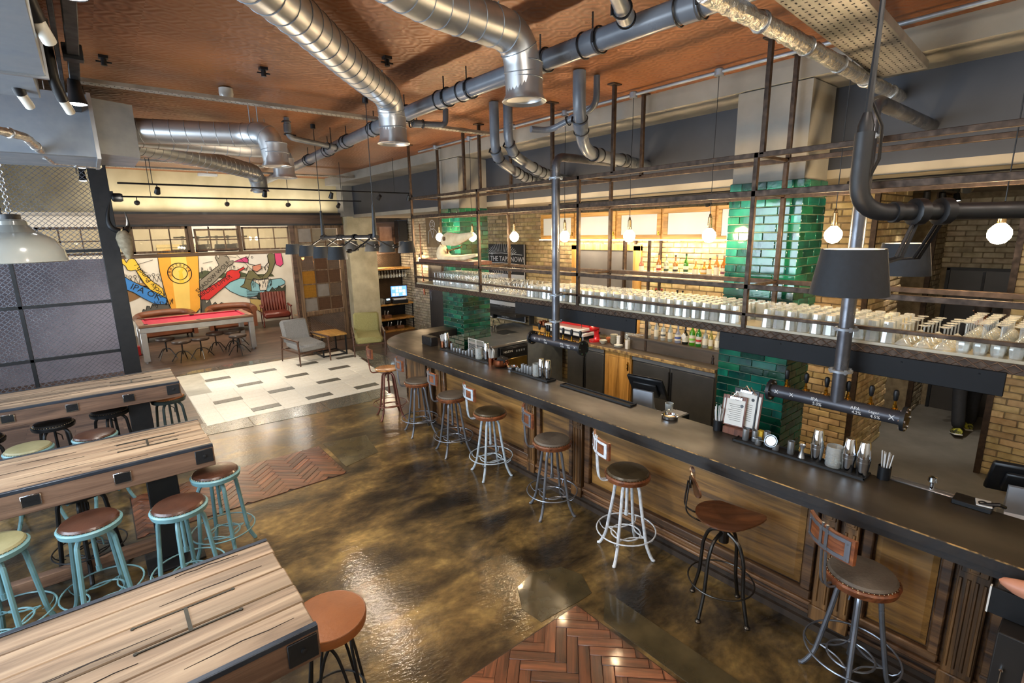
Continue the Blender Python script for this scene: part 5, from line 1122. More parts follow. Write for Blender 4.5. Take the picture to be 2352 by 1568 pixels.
# wire rack leaning on the column
t = thing('wire_rack', 'white wire rack standing on the bar against the first tiled column', 'rack', (3.86, 5.52, Z1)); w = MB()
for k in range(15): w.tube([(0, -.18, .02+.014*k), (0, .18, .02+.014*k)], .0014, 4)
for yy in (-.18, 0, .18): w.tube([(0, yy, 0), (0, yy, .23)], .003, 5)
w.tube([(0, -.18, .23), (0, .18, .23)], .003, 5); w.build('wire_grid', whitep, t)
# flat black mats / menus pile
t = thing('menu_folder', 'flat dark grey folder lying on the pale underbar by the long mat', 'folder', (3.98, 3.05, .98)); MB().box(-.12, .12, -.36, .36, 0, .012, b=.003).build('cover', pm('grey_folder', '#45413b', '#3a3631', rough=.7), t); MB().box(-.1, .1, -.3, .3, -.14, 0).build('stand', blackm, t)
# till
def till(x, y, z, rz, lab, s=1.0):
    t = thing('till', lab, 'till', (x, y, z), rz, 'touchscreen tills'); silver = pm('silver_plastic', '#b4bac3', '#9aa1ab', rough=.35, metal=.3)
    b = MB(); pts = [(-.16, 0), (.10, 0), (.12, .03), (.03, .06), (-.02, .10), (-.05, .2), (-.06, .28), (-.09, .28), (-.085, .2), (-.08, .10), (-.12, .05)]
    vs = [(p[0], -.11, p[1]) for p in pts]+[(p[0], .11, p[1]) for p in pts]; n = len(pts)
    b.add(vs, [tuple(range(n))[::-1], tuple(range(n, 2*n))]+[(i, (i+1) % n, n+(i+1) % n, n+i) for i in range(n)]); b.build('stand', silver, t)
    M = T(.02, 0, .29) @ RY(R_(-35)); MB().box(-.02, .02, -.20, .20, -.14, .16, M, b=.012).box(-.045, -.015, -.13, .13, -.08, .1, M, b=.008).build('screen_housing', blackm, t)
    MB().box(.0195, .021, -.18, .18, -.12, .14, M).build('screen', pm('dark_screen', '#101216', '#0b0c10', rough=.1), t)
    MB().box(-.20, -.06, -.34, -.14, .0, .09, b=.006).build('card_reader', blackm, t); return t
till(4.28, 3.05, .845, R_(8), 'till with silver stand and tilted black screen behind the middle of the bar'); till(4.38, .22, .845, R_(15), 'till with silver stand cut by the right edge of the photograph')
t = thing('receipt_printer', 'black printer box beside the middle till with a tumbler on it', 'printer', (4.12, 2.62, .845)); MB().box(-.1, .1, -.11, .11, 0, .17, b=.006).build('printer_body', blackm, t); MB().box(-.06, .09, -.09, .03, .17, .175).build('paper_sheet', paper, t)
t = thing('tumbler', 'small clear tumbler on the black printer', 'glass', (4.10, 2.66, 1.021)); MB().lathe([(.036, 0), (.04, .09), (.038, .09), (.034, .012), (.01, .01)], 20).build('glass_wall', glassm, t)
# clipboards with menus
brd = wood('clipboard_wood', '#7a4a34', '#5f3626', '#3f2418', scale=3, axis=2, rough=.5)
t0 = thing('menu_box', 'dark wooden box holding the menu clipboards on the bar', 'box', (3.87, 1.87, Z1)); MB().box(-.05, .05, -.12, .10, 0, .06, b=.004).build('box_body', brd, t0)
def clip(dy, dx, lean, w, h, c, lab, z=0, lines=True, tw=0):
    t = thing('clipboard', lab, 'clipboard', (3.87+dx, 1.87+dy, Z1+.062), tw, 'menu clipboards on the bar'); M = RY(lean)
    MB().box(-.004, .004, -w/2, w/2, 0, h, M, b=.002).build('board', c, t); MB().box(-.0055, -.004, -w/2+.012, w/2-.012, .01, h-.03, M).build('menu_sheet', paper, t)
    MB().box(-.014, -.003, -.05, .05, h-.03, h-.008, M, b=.003).tube([M @ Vector((-.01, -.04, h-.02)), M @ Vector((-.02, 0, h+.03)), M @ Vector((-.01, .04, h-.02))], .005, 6).build('clip', chrome, t)
    if lines:
        ink = pm('printed_ink', '#5a5850', '#46443e', rough=.8); L_ = MB()
        for k in range(9): L_.box(-.0062, -.0054, -w*.32, w*.32*(.6+.4*((k*7) % 3)/2), h*.2+.016*k-.0015, h*.2+.016*k+.0015, M)
        L_.build('print_lines', ink, t)
        MB().lathe([(.013, 0), (.013, .001)], 14, M @ T(-.0056, -w*.3, h-.075) @ RY(-PI/2)).build('logo_spot', blackm, t)
clip(-.02, .03, .16, .20, .31, blackm, 'tall black clipboard with printed menu, rearmost on the bar'); clip(.035, -.01, .20, .17, .25, brd, 'small brown clipboard with printed menu, front of the group', tw=.1); clip(.07, .015, .12, .17, .24, brd, 'small brown clipboard behind and left of the front one', lines=False); clip(-.05, .05, .13, .2, .30, brd, 'brown clipboard half hidden behind the black one', lines=False, tw=-.1)
# right end: steel rail, tap, black box, phone
t = thing('steel_speed_rail', 'polished steel rail unit with a small spray tap at the right end of the bar', 'sink unit', (4.02, .62, .95)); MB().box(-.12, -.08, -.28, .22, 0, .15, b=.006).box(-.06, -.03, -.28, .22, .05, .14, b=.006).build('steel_rails', steel, t); MB().lathe([(.014, .15), (.012, .19), (.026, .2), (.022, .23), (.006, .235)], 14, T(-.09, -.0, 0)).build('spray_tap', chrome, t)
t = thing('pen_box', 'open black tray with folded cards at the right end of the bar', 'tray', (3.86, .40, Z1)); MB().box(-.06, .06, -.08, .10, 0, .03, b=.004).build('tray_body', blackm, t); MB().box(-.05, .04, -.07, .0, .03, .036, RZ(.2)).build('card', paper, t); MB().ring(.02, .004, 18, 5, T(-.01, -.035, .038)).build('card_emblem', blackm, t); MB().tube([(.06, -.12, .02), (.0, -.10, .05), (-.03, -.02, .03)], .012, 8).build('handset', blackm, t)
# lime bowl
o = MB().lathe([(.05, 0), (.08, .03), (.082, .05), (.076, .05), (.04, .01)], 20).build('lime_tub', glassm, loc=(4.15, .48, .845)); tag(o, 'clear tub of lime wedges beside the right-hand till', 'tub')
for k in range(3):
    o = MB().lathe([(.004, 0), (.022, .012), (.024, .025), (.014, .042), (.003, .046)], 12).build('lime', pm('lime_green', '#8aa63c', '#6d8a2c', rough=.4), loc=(4.14+.035*math.cos(k*2), .48+.035*math.sin(k*2), .86)); tag(o, 'lime in the clear tub by the right-hand till', 'lime', 'limes in the tub')
# near right corner: cupboard unit, sign board and round leather pad
t = thing('host_cabinet', 'dark framed cabinet with brown panels against the near end of the bar', 'cabinet', (3.26, .10, 0)); MB().box(-.20, .0, -.7, .06, 0, .858, b=.006).build('cabinet_body', pm('very_dark_wood', '#1d1814', '#14110e', rough=.5), t)
for k in range(2): MB().box(-.215, -.20, -.6, -.05, .08+.36*k, .40+.36*k, b=.004).build('door_panel', beam_s, t)
for k in range(2):
    MB().tube([(-.225, .02, .2+.32*k), (-.225, .02, .36+.32*k)], .004, 6).lathe([(.008, 0), (.008, .02)], 8, T(-.20, .02, .2+.32*k) @ RY(-PI/2)).lathe([(.008, 0), (.008, .02)], 8, T(-.20, .02, .36+.32*k) @ RY(-PI/2)).build('handle', chrome, t)
o = MB().box(3.19, 3.21, -.30, .22, .86, 1.0, b=.002).build('notice_board', blackm); tag(o, 'small black board edged white under the leather pad at the right edge', 'board'); MB().box(3.187, 3.213, .215, .222, .86, 1.003).build('white_edge', paper, o)
t = thing('leather_pad', 'rounded pinkish leather pad resting on the black board at the right edge', 'cushion', (3.20, .05, 1.003)); MB().lathe([(.01, 0), (.09, .006), (.125, .03), (.13, .045), (.12, .06), (.08, .075), (.01, .08)], 28, Matrix.Diagonal((.35, 1.15, 1, 1))).build('pad', pm('pink_tan_leather', '#c98d72', '#b0745a', rough=.5), t)
# ================================================================== CEILING SERVICES
def path_len(P): return sum((P[i+1]-P[i]).length for i in range(len(P)-1))
def duct(pts, r, label, rad=.28, outlet=True, mat=None, zend=None):
    t = thing('air_duct', label, 'duct', pts[0], 0, 'spiral air ducts'); o0 = Vector(pts[0]); mat = mat or steel
    P = [p-o0 for p in arc_path(pts, rad, 8)]
    MB().tube(P, r, 28, cap=True).build('duct_run', mat, t)
    # spiral seams: raised thin rings along the straight runs
    seg = []; acc = .08; sp = .135
    for i in range(len(P)-1):
        a, b = P[i], P[i+1]; L_ = (b-a).length; d = (b-a).normalized()
        while acc < L_: seg.append((a+d*acc, d)); acc += sp
        acc -= L_
    J = MB()
    for (p, d) in seg:
        d2 = (d+Vector((.0, 0, .12)) if abs(d.z) < .5 else d+Vector((.1, .1, 0))).normalized(); q = d2.to_track_quat('Z', 'Y').to_matrix().to_4x4()
        J.ring(r+.0015, .003, 28, 4, Matrix.Translation(p) @ q)
    J.build('seam', steel_d, t)
    e = P[-1]; M = Matrix.Translation(e)
    for q_ in (P[len(P)//3], P[-10]):
        if q_.z+pts[0][2] < 4.0: MB().tube([q_, q_+Vector((0, 0, 4.125-q_.z-pts[0][2]))], .005, 6).build('hanger_rod', steel_d, t)
    if outlet:
        MB().lathe([(r, .22), (r+.004, .215), (r+.004, .03), (r+.02, .0), (r+.03, -.012), (r+.024, -.016), (r-.005, .0), (r-.012, .06), (r-.012, .2)], 28, M, cap0=False, cap1=False).build('outlet_collar', steel, t)
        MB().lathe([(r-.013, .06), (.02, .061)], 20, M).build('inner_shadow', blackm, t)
        for zz in (.215, .12): MB().ring(r+.005, .004, 28, 5, M @ T(0, 0, zz)).build('collar_ring', steel_d, t)
    return t
duct([(.50, 2.62, 3.95), (.96, 3.04, 3.95), (1.81, 4.00, 3.95), (2.30, 4.50, 3.95), (2.31, 4.51, 3.57)], .118, 'large spiral duct crossing the ceiling to a flared outlet, second from the right', rad=.3)
duct([(.75, 2.25, 3.98), (1.56, 2.66, 3.98), (2.34, 2.74, 3.98), (2.37, 2.74, 3.60)], .118, 'nearest large spiral duct turning down to a flared outlet at top centre', rad=.26)
duct([(.50, 6.55, 3.80), (1.50, 6.20, 3.80), (1.62, 5.95, 3.80), (1.66, 5.92, 3.48)], .118, 'bluish spiral duct leaving the grey plenum box, front one of three', rad=.24)
duct([(.50, 6.80, 3.80), (1.7, 6.98, 3.80), (2.0, 6.88, 3.80), (2.0, 6.85, 3.46)], .118, 'middle spiral duct of three leaving the grey plenum box', rad=.24)
duct([(.50, 7.0, 3.74), (1.25, 7.9, 3.76), (2.25, 9.25, 3.76), (2.32, 9.37, 3.49)], .118, 'rearmost spiral duct of three leaving the grey plenum box', rad=.3)
# two rods holding each big duct
# plenum box and tapered piece
t = thing('duct_plenum', 'grey sheet metal plenum box with tapered end feeding three round ducts', 'duct', (-.6, 5.9, 3.6))
MB().box(-2.4, .80, .30, 1.25, -.12, .42, b=.006).build('box_body', steel_d, t)
MB().prism([(.80, .32), (1.12, .45), (1.12, 1.35), (.80, 1.22)], -.08, .40).build('tapered_end', steel_d, t)
MB().box(-2.4, -.35, .28, 1.27, -.125, .425).box(-.36, -.34, .28, 1.27, -.13, .43).box(.78, .81, .28, 1.27, -.13, .43).build('seam_flange', steel, t)
for x, y in ((.5, .5), (.5, 1.2), (-1.2, .5)): MB().tube([(x, y, .42), (x, y, .53)], .005, 6).build('hanger_rod', steel, t)
# air handling boxes nearer the camera on the left
t = thing('air_handling_unit', 'large grey sheet metal duct box high at the upper left corner', 'duct', (-1.2, 3.5, 3.7))
MB().box(-1.6, 1.16, -.9, .35, -.10, .38, b=.008).box(-1.4, 1.10, .45, 1.35, -.02, .40, b=.008).build('box_body', steel_d, t)
MB().box(-1.6, 1.17, .33, .36, -.11, .39).box(-1.6, 1.17, -.92, -.9, -.11, .39).box(.2, .23, -.91, .36, -.105, .385).build('seam_flange', steel, t)
foil = pm('crinkled_foil', '#f4f1ea', '#c9c4ba', rough=.25, metal=.85, scale=26, bump=1.0, bscale=30)
def foilpipe(pts, r, lab, rad=.08):
    o0 = Vector(pts[0]); P = [p-o0 for p in arc_path(pts, rad, 4)]; Q = []
    for i in range(len(P)-1):
        n_ = max(1, int((P[i+1]-P[i]).length/.03))
        for k in range(n_): Q.append(P[i].lerp(P[i+1], k/n_))
    Q.append(P[-1]); rr = random.Random(3); t = thing('foil_pipe', lab, 'pipe', pts[0], 0, 'foil lagged pipes')
    mb = MB().tube(Q, [r*(1+rr.uniform(-.10, .10)) for _ in Q], 12); mb.v = [(x+rr.uniform(-.003, .003), y+rr.uniform(-.003, .003), z+rr.uniform(-.003, .003)) for x, y, z in mb.v]
    mb.build('foil_wrap', foil, t)
    for k in range(0, len(Q), 18):
        if 0 < k < len(Q)-1: d = (Q[min(k+1, len(Q)-1)]-Q[k-1]).normalized(); MB().ring(r*1.12, .006, 14, 5, Matrix.Translation(Q[k]) @ d.to_track_quat('Z', 'Y').to_matrix().to_4x4()).build('tape_band', steel, t)
foilpipe([(2.30, 1.42, 3.78), (3.1, 1.42, 3.78), (4.75, 1.46, 3.78), (5.38, 1.46, 3.78)], .045, 'bright foil lagged pipe running to the navy wall at the upper right')
foilpipe([(-.42, 2.2, 3.62), (-.16, 2.25, 3.62), (-.14, 2.6, 3.62), (-.55, 2.75, 3.62)], .05, 'silver foil lagged pipe bending at the top left corner')
foilpipe([(-.62, 4.9, 3.52), (-.25, 5.5, 3.52), (-.15, 6.9, 3.50), (.22, 7.05, 3.5)], .03, 'thin foil lagged pipe passing under the grey plenum box')
for (x, y, l) in ((-.06, 3.0, 'nearest'), (-.22, 4.55, 'left'), (-.02, 4.6, 'right')):
    t = thing('lagged_pipe', 'black lagged pipe with pale plastic end, %s of three at the upper left' % l, 'pipe', (x, y, 3.6), 0, 'black lagged pipes'); MB().tube(arc_path([(0, -.05, .5), (0, 0, .16), (.03, .10, .06)], .06), .032, 12).build('lagging', blackm, t); MB().tube([(.03, .10, .06), (.06, .18, 0)], .027, 12).build('plastic_end', offwhite, t)
# perforated cable tray
gal = pm('perforated_galvanised', '#b1aba0', '#8a857b', rough=.4, metal=.7, scale=7)
hole = pm('slot_shadow', '#2c2a28', '#201f1d', rough=.9)
def ctray(x0, y0, z0, x1, y1, z1, w, lab, slots=True, lip=.03):
    a = Vector((x0, y0, z0)); b = Vector((x1, y1, z1)); L_ = (b-a).length; d = (b-a).normalized()
    t = thing('cable_tray', lab, 'cable tray', a, 0, 'perforated cable trays'); t.rotation_euler = d.to_track_quat('X', 'Z').to_euler()
    MB().box(0, L_, -w/2, w/2, -.001, .001).box(0, L_, -w/2-.001, -w/2+.001, 0, lip).box(0, L_, w/2-.001, w/2+.001, 0, lip).build('tray_sheet', gal, t)
    h = MB(); pit = .05; nx = int(L_/pit); ny = max(1, int(w/.035))
    for i in range(nx):
        for j in range(ny):
            x = .02+i*pit+(.025 if j % 2 else 0); y = -w/2+w*(j+.5)/ny
            if (i+j) % 2: h.box(x-.010, x+.010, y-.0035, y+.0035, -.0022, .0022)
            else: h.box(x-.0035, x+.0035, y-.007, y+.007, -.0022, .0022)
    h.build('slots', hole, t, kind='stuff'); return t
ctray(2.2, 1.12, 3.82, 4.74, 1.30, 3.82, .30, 'wide perforated cable tray running to the concrete beam at the upper right', lip=.05)
ctray(.14, 5.60, 3.98, 4.24, 5.60, 3.98, .10, 'slim perforated cable tray crossing the whole copper ceiling')
ctray(.30, 10.55, 3.98, 2.7, 10.45, 3.98, .10, 'short cable tray before the plastered wall, nearer one'); ctray(.3, 11.6, 3.98, 5.3, 11.35, 3.98, .12, 'long cable tray before the plastered wall, farther one')
# soil pipe with couplings
def big_pipe(pts, r, lab, coup, mat=pvc, rad=.12):
    o0 = Vector(pts[0]); t = thing('drain_pipe', lab, 'pipe', pts[0], 0, 'grey drain pipes'); P = [p-o0 for p in arc_path(pts, rad, 6)]
    MB().tube(P, r, 20).build('pipe_run', mat, t); tot = path_len(P)
    for c in coup:
        s = c*tot; i = 0
        while i < len(P)-2 and s > (P[i+1]-P[i]).length: s -= (P[i+1]-P[i]).length; i += 1
        d = (P[i+1]-P[i]).normalized(); p = P[i]+d*s; M = Matrix.Translation(p) @ d.to_track_quat('Z', 'Y').to_matrix().to_4x4()
        MB().lathe([(r, -.05), (r+.010, -.045), (r+.010, .045), (r, .05)], 20, M, cap0=False, cap1=False).build('coupling', mat, t)
        MB().ring(r+.011, .006, 20, 5, M @ T(0, 0, -.07)).lathe([(.009, -.03), (.009, .03)], 8, M @ T(r+.014, 0, -.07) @ RX(PI/2)).build('clamp', blackm, t); MB().ring(r+.011, .006, 20, 5, M @ T(0, 0, .07)).build('clamp', blackm, t)
        if p.z > -.3: MB().tube([p+Vector((0, 0, r)), p+Vector((0, 0, 4.12-o0.z-p.z))], .006, 6).build('hanger_rod', blackm, t)
    return t
big_pipe([(2.90, .4, 3.95), (2.74, 2.0, 3.94), (2.66, 4.6, 3.93), (2.80, 7.0, 3.93), (3.35, 14.2, 3.93)], .068, 'long grey drain pipe running the length of the copper ceiling', (.10, .15, .185, .25, .275, .33, .39, .46, .52, .60, .70), rad=.3)
big_pipe([(2.15, 1.85, 4.1), (2.15, 1.85, 3.97), (2.60, 2.10, 3.95)], .042, 'short grey branch pipe elbowed into the drain pipe at top centre', (.25, .92), rad=.08)
big_pipe([(2.04, 6.68, 4.12), (2.04, 6.68, 3.9), (2.75, 7.0, 3.88)], .032, 'thin grey branch dropping from the ceiling left of the long drain pipe', (.12, .9), rad=.08)
big_pipe([(2.95, 5.3, 3.93), (3.35, 5.25, 3.95), (3.36, 5.25, 4.12)], .032, 'short dark branch pipe right of the second duct outlet', (.1,), rad=.06)
big_pipe([(3.62, 4.69, 4.12), (3.62, 4.69, 3.55), (4.5, 5.2, 3.42), (5.38, 5.6, 3.42)], .052, 'left of two grey drain pipes bending behind the gantry', (.22, .5, .62), rad=.22)
big_pipe([(3.74, 4.60, 4.12), (3.74, 4.60, 3.62), (4.5, 4.9, 3.46), (5.38, 5.3, 3.46)], .052, 'right of two grey drain pipes bending behind the gantry', (.22, .5, .62), rad=.22)
big_pipe([(3.57, 3.38, 4.12), (3.57, 3.38, 3.78), (3.9, 3.62, 3.50), (5.38, 3.96, 3.50)], .058, 'fat grey drain pipe dropping from the ceiling near the middle tap pipe', (.2, .45, .72), rad=.22)
big_pipe([(3.80, 3.38, 4.12), (3.80, 3.38, 3.86), (3.7, 3.9, 3.72), (3.5, 3.95, 3.72)], .03, 'thin grey pipe beside the fat drain pipe', (.5,), rad=.1)
# conduit with junction boxes over the bar lamps
t = thing('cable_conduit', 'pale conduit with round junction boxes along the ceiling above the bar lamps', 'conduit', (4.49, 3.5, 4.08))
MB().tube([(0, -4.5, 0), (0, 4.4, 0)], .016, 10).build('tube_run', steel_d, t)
BY = (7.36, 6.42, 5.43, 4.47, 3.50, 2.58, 1.54, .59)
for y in BY: MB().lathe([(.04, -.03), (.04, .02), (.03, .03)], 14, T(0, y-3.5, 0)).build('junction_box', steel_d, t)
# pendant bulbs
def pendant(x, y, zb, zt, lab, bs=1.0):
    t = thing('pendant_bulb', lab, 'pendant lamp', (x, y, zt), 0, 'bare bulb pendants over the bar'); D = zb-zt
    MB().tube([(0, 0, 0), (.01, .005, D*.2), (-.006, 0, D*.5), (0, 0, D+.19)], .0035, 6).build('cord', blackm, t)
    MB().lathe([(.004, .20), (.010, .19), (.012, .17), (.018, .165), (.020, .10), (.022, .07), (.017, .06)], 14, T(0, 0, D)).build('brass_holder', pm('nickel_holder', '#b59a72', '#8b7350', rough=.25, metal=1), t)
    MB().lathe([(.003, -.066), (.034, -.056), (.057, -.026), (.062, .0), (.057, .026), (.036, .052), (.018, .068)], 20, T(0, 0, D) @ Matrix.Diagonal((bs, bs, bs, 1))).build('bulb', bulb_m, t)
names = ['farthest bare bulb pendant, left of the skull ornament', 'bare bulb pendant before the first green column', 'bare bulb pendant in front of the chalkboard', 'bare bulb pendant right of the middle tap pipe', 'bare bulb pendant before the oak wall cupboards', 'bare bulb pendant before the last cupboard, left of the near column', 'bare bulb pendant right of the near green column', 'nearest bare bulb pendant at the right edge']
for y, n_ in zip(BY, names): pendant(4.49, y, 2.68, 4.08, n_)
# bracket in the gantry zone: track with small spots on the bulkhead underside
def track(p0, p1, lab, spots, drops, on=True):
    a = Vector(p0); b = Vector(p1); t = thing('track_light', lab, 'track light', a, 0, 'black lighting tracks'); d = b-a
    MB().tube([(0, 0, 0), tuple(d)], .014, 6).build('rail', blackm, t)
    for s in drops: p = d*s; MB().tube([tuple(p), (p.x, p.y, ZC-a.z-.01)], .005, 6).build('drop_rod', blackm, t)
    for s, tgt, lit in spots:
        p = d*s; q = MB().tube([tuple(p), (p.x, p.y, p.z-.06)], .007, 6); q.build('stem', blackm, t)
        dr = (Vector(tgt)-(a+p)).normalized(); M = Matrix.Translation((p.x, p.y, p.z-.09)) @ dr.to_track_quat('Z', 'Y').to_matrix().to_4x4()
        h = MB().lathe([(.012, -.06), (.03, -.055), (.034, -.01), (.04, .04), (.036, .04), (.03, .02)], 14, M, cap1=False).build('spot_head', blackm, t)
        MB().lathe([(.033, .03), (.005, .031)], 14, M).build('lamp_face', lamp_c if lit else offwhite, h)
        if lit and on: spot('track_spot', a+p+Vector((0, 0, -.09))+dr*.05, tgt, 38*LSCALE, NEU, 55)
track((.43, 9.05, 3.5), (4.9, 9.06, 3.5), 'nearer black lighting track hung before the plastered wall', ((.10, (.6, 12, 1), False), (.42, (2.2, 11.5, 0), True), (.66, (3, 11.0, 0), True), (.86, (4.2, 12.8, 1.5), True), (.995, (4.8, 10.5, 1.0), True)), (.09, .5, .93))
track((.51, 10.3, 3.4), (4.37, 10.1, 3.4), 'farther black lighting track hung before the plastered wall', ((.05, (.6, 13.3, 3.3), True), (.38, (2.2, 13.3, 3.3), True), (.64, (3, 13.3, 3.3), True), (.88, (4.2, 13.2, 2.0), True)), (.1, .9))
track((5.3, 5.6, 3.12), (5.3, 2.65, 3.12), 'black lighting track under the bulkhead left of the near green column', ((.2, (6.5, 5, 2), False), (.85, (6.5, 3, 2), False)), ())
track((5.3, 1.75, 3.12), (5.3, -.6, 3.12), 'black lighting track under the bulkhead at the right edge', ((.35, (6.5, 1, 2), False),), ())
track((6.8, 1.6, 3.14), (8.6, 1.5, 3.14), 'short track of black spots over the corridor', ((.2, (8, 1.8, 1), True), (.5, (8.8, 1.3, 0), True), (.8, (7.6, .8, 0), True)), ())
# black lamp track along the left with the row of reflector lamps
t = thing('lamp_rail', 'black rail running down the room on the left carrying five bright reflector lamps', 'lamp rail', (.10, 2.5, 3.86)); MB().box(-.03, .03, -.6, 9.6, 0, .05, b=.004).box(-.085, -.06, -.6, 9.6, .02, .07, b=.003).build('rail', blackm, t)
for k in range(9): MB().tube([(0, k*1.1-.3, .05), (0, k*1.1-.3, .265)], .006, 6).box(-.05, .05, k*1.1-.34, k*1.1-.26, -.02, .07, b=.004).build('hanger', blackm, t)
for i, y in enumerate((2.86, 5.01, 7.0, 9.27, 11.3)):
    t = thing('reflector_lamp', ('nearest', 'second', 'third', 'fourth', 'farthest')[i]+' bright white reflector lamp under the left black rail', 'ceiling lamp', (.09, y, 3.70), 0, 'reflector lamps on the left rail')
    MB().lathe([(.03, .17), (.04, .14), (.045, .06), (.062, .0), (.058, .0), (.04, .03)], 18, cap1=False).build('housing', blackm, t); MB().lathe([(.057, .004), (.03, -.006), (.004, -.009)], 18).build('lamp_face', lamp_c, t)
    spot('reflector_spot', (.09, y, 3.66), (.5, y+.1, 0), 150*LSCALE, NEU, 110, .055)
# smoke detector, emergency light, small ceiling sockets
t = thing('smoke_detector', 'white smoke detector on the copper ceiling beside the slim cable tray', 'smoke detector', (1.22, 5.72, 4.02)); MB().tube([(0, 0, .02), (0, 0, .11)], .02, 8).lathe([(.06, .10), (.062, .05), (.055, .02), (.035, .0), (.01, -.005)], 20).build('housing', whitep, t); MB().ring(.05, .004, 20, 5, T(0, 0, .02)).build('vent_ring', blackm, t)
o = MB().box(-.17, .17, -.06, .06, 0, .06, b=.012).tube([(0, 0, .05), (0, 0, .21)], .008, 6).build('emergency_light', whitep, loc=(2.02, 11.9, 3.92)); tag(o, 'white emergency light box under the rear cable tray', 'emergency light')
for i, (x, y) in enumerate(((1.35, 4.9), (2.06, 4.05), (.3, 5.3), (2.45, 7.8))):
    t = thing('ceiling_clamp', ('middle', 'nearest', 'leftmost', 'farthest')[i]+' of the small dark beam clamps on the copper ceiling', 'clamp', (x, y, 4.06), 0, 'small clamps on the ceiling'); MB().box(-.03, .03, -.03, .03, .05, .07).lathe([(.02, 0), (.02, .05)], 8).box(-.05, .05, -.008, .008, .02, .03).build('clamp_body', blackm, t)
o = MB().box(-.2, .2, -.1, .1, 0, .02, b=.003).build('ceiling_grille', steel, loc=(.72, 2.30, 4.10)); tag(o, 'pale metal plate on the ceiling at the top edge', 'plate')
o = MB().lathe([(.16, .05), (.18, .02), (.19, 0), (.16, -.01), (.02, -.012)], 28).build('round_ceiling_lamp', whitep, loc=(2.02, 1.33, 4.06)); tag(o, 'round white ceiling fitting cut by the top edge', 'ceiling lamp')
# ================================================================== CHANDELIERS (pipe bar with shaded arms)
shade_o = pm('navy_fabric_shade', '#151a20', '#0f1317', rough=.75, scale=60, bump=.1)
shade_i = glow('lit_shade_lining', (1, .80, .52), 1.6)
def shade(par, loc, r=.10, h=.13, tilt=0, rz=0):
    M = T(*loc) @ RZ(rz) @ RX(tilt)
    s = MB().lathe([(r, -h/2), (r*.80, h/2), (r*.79, h/2), (r*.985, -h/2)], 28, M, cap0=False, cap1=False).build('lamp_shade', shade_o, par)
    MB().lathe([(r*.975, -h/2+.002), (r*.78, h/2-.002)], 28, M, cap0=False, cap1=False).build('lining', shade_i, s)
    MB().lathe([(.018, -.03), (.024, 0), (.018, .03)], 10, M).build('bulb', lamp_w, s)
def chandelier(c, yaw, L_, shades, lab, posts, power=10, zt=ZC):
    t = thing('pipe_chandelier', lab, 'chandelier', c, yaw, 'black pipe chandeliers')
    MB().tube([(-L_/2, 0, 0), (L_/2, 0, 0)], .022, 12).build('pipe_bar', blackw, t)
    for x in posts: MB().tube([(x, 0, 0), (x, 0, .10), (x, 0, .34)], [.028, .024, .014], 12).tube([(x, 0, .34), (x+.01, 0, zt-c[2]-.02)], .005, 6).lathe([(.03, 0), (.03, .05)], 12, T(x, 0, zt-c[2]-.06)).build('hanging_post', blackw, t)
    for (x, y, z, s) in shades:
        j = MB().lathe([(.034, -.03), (.036, 0), (.034, .03)], 12, T(x-.0, 0, 0) @ RY(PI/2)).tube([(x-.01, 0, 0), (x-.01+y*.15, y*.55, z*.9), (x+y*.15, y*.85, z*.95)], .007, 6).tube([(x+.012, 0, 0), (x+.012+y*.15, y*.55, z*.9), (x+y*.15, y*.85, z*.95)], .007, 6).lathe([(.022, -.02), (.024, 0), (.022, .02)], 10, T(x+y*.15, y*.72, z*.9) @ RX(PI/2)); j.build('arm', blackm, t)
        shade(t, (x+y*.17, y*1.12, z), .10*s, .13*s)
    cc = Vector(c); dv = Vector((math.cos(yaw), math.sin(yaw), 0))
    for k in (-.38, 0, .38): point('chandelier_light', cc+dv*(L_*k)+Vector((0, 0, -.30)), power*LSCALE/3, WARM2, .035)
chandelier((2.42, 6.1, 2.72), R_(-90), 1.7, ((-.80, -.34, -.14, 1), (-.25, -.34, -.15, 1), (.25, -.34, -.16, 1), (.72, -.34, -.16, 1.05), (-.75, .30, -.12, .95), (-.15, .32, -.12, .95), (.25, .33, -.12, 1), (.70, .35, -.12, 1)), 'black pipe chandelier with eight navy shades in front of the glazed doors', (-.80, .80), 34)
chandelier((2.35, 14.4, 2.75), R_(5), 1.6, ((-.62, -.4, -.25, 1.3), (-.3, -.4, -.25, 1.3), (.1, -.4, -.25, 1.3), (-.5, .4, -.25, 1.3), (-.1, .4, -.25, 1.3), (.35, -.42, -.25, 1.3), (.6, .4, -.25, 1.3)), 'black pipe chandelier above the pool table', (-.05,), 60, zt=3.35)
# near right one: drop pipe from the ceiling, elbow, horizontal pipe, two shades
t = thing('pipe_chandelier', 'large black pipe lamp with two navy shades in the right foreground', 'chandelier', (1.98, .62, 2.80), 0, 'black pipe chandeliers')
P = arc_path([(0, 0, .24), (0, 0, -.01), (1.6, -1.2, -.01)], .11, 8); MB().tube([tuple(p) for p in P], .028, 16).tube([(.10, -.075, -.01), (.115, -.086, -.01)], .034, 14).build('pipe_bar', blackw, t)
MB().tube([(0, 0, .22), (.015, 0, .55), (.02, 0, 1.34)], [.012, .008, .008], 8).lathe([(.022, .2), (.024, .26), (.012, .3)], 12).build('drop_rod', blackm, t)
MB().tube([(.02, 0, .34), (.05, -.03, .26), (.06, -.03, .16), (.035, 0, .06)], .005, 6).build('cable', blackm, t)
for dx in (.17, .24):
    MB().lathe([(.034, -.02), (.044, -.015), (.044, .015), (.034, .02)], 14, T(dx, -.75*dx, -.01) @ RZ(-.64) @ RY(PI/2)).build('clamp', blackm, t)
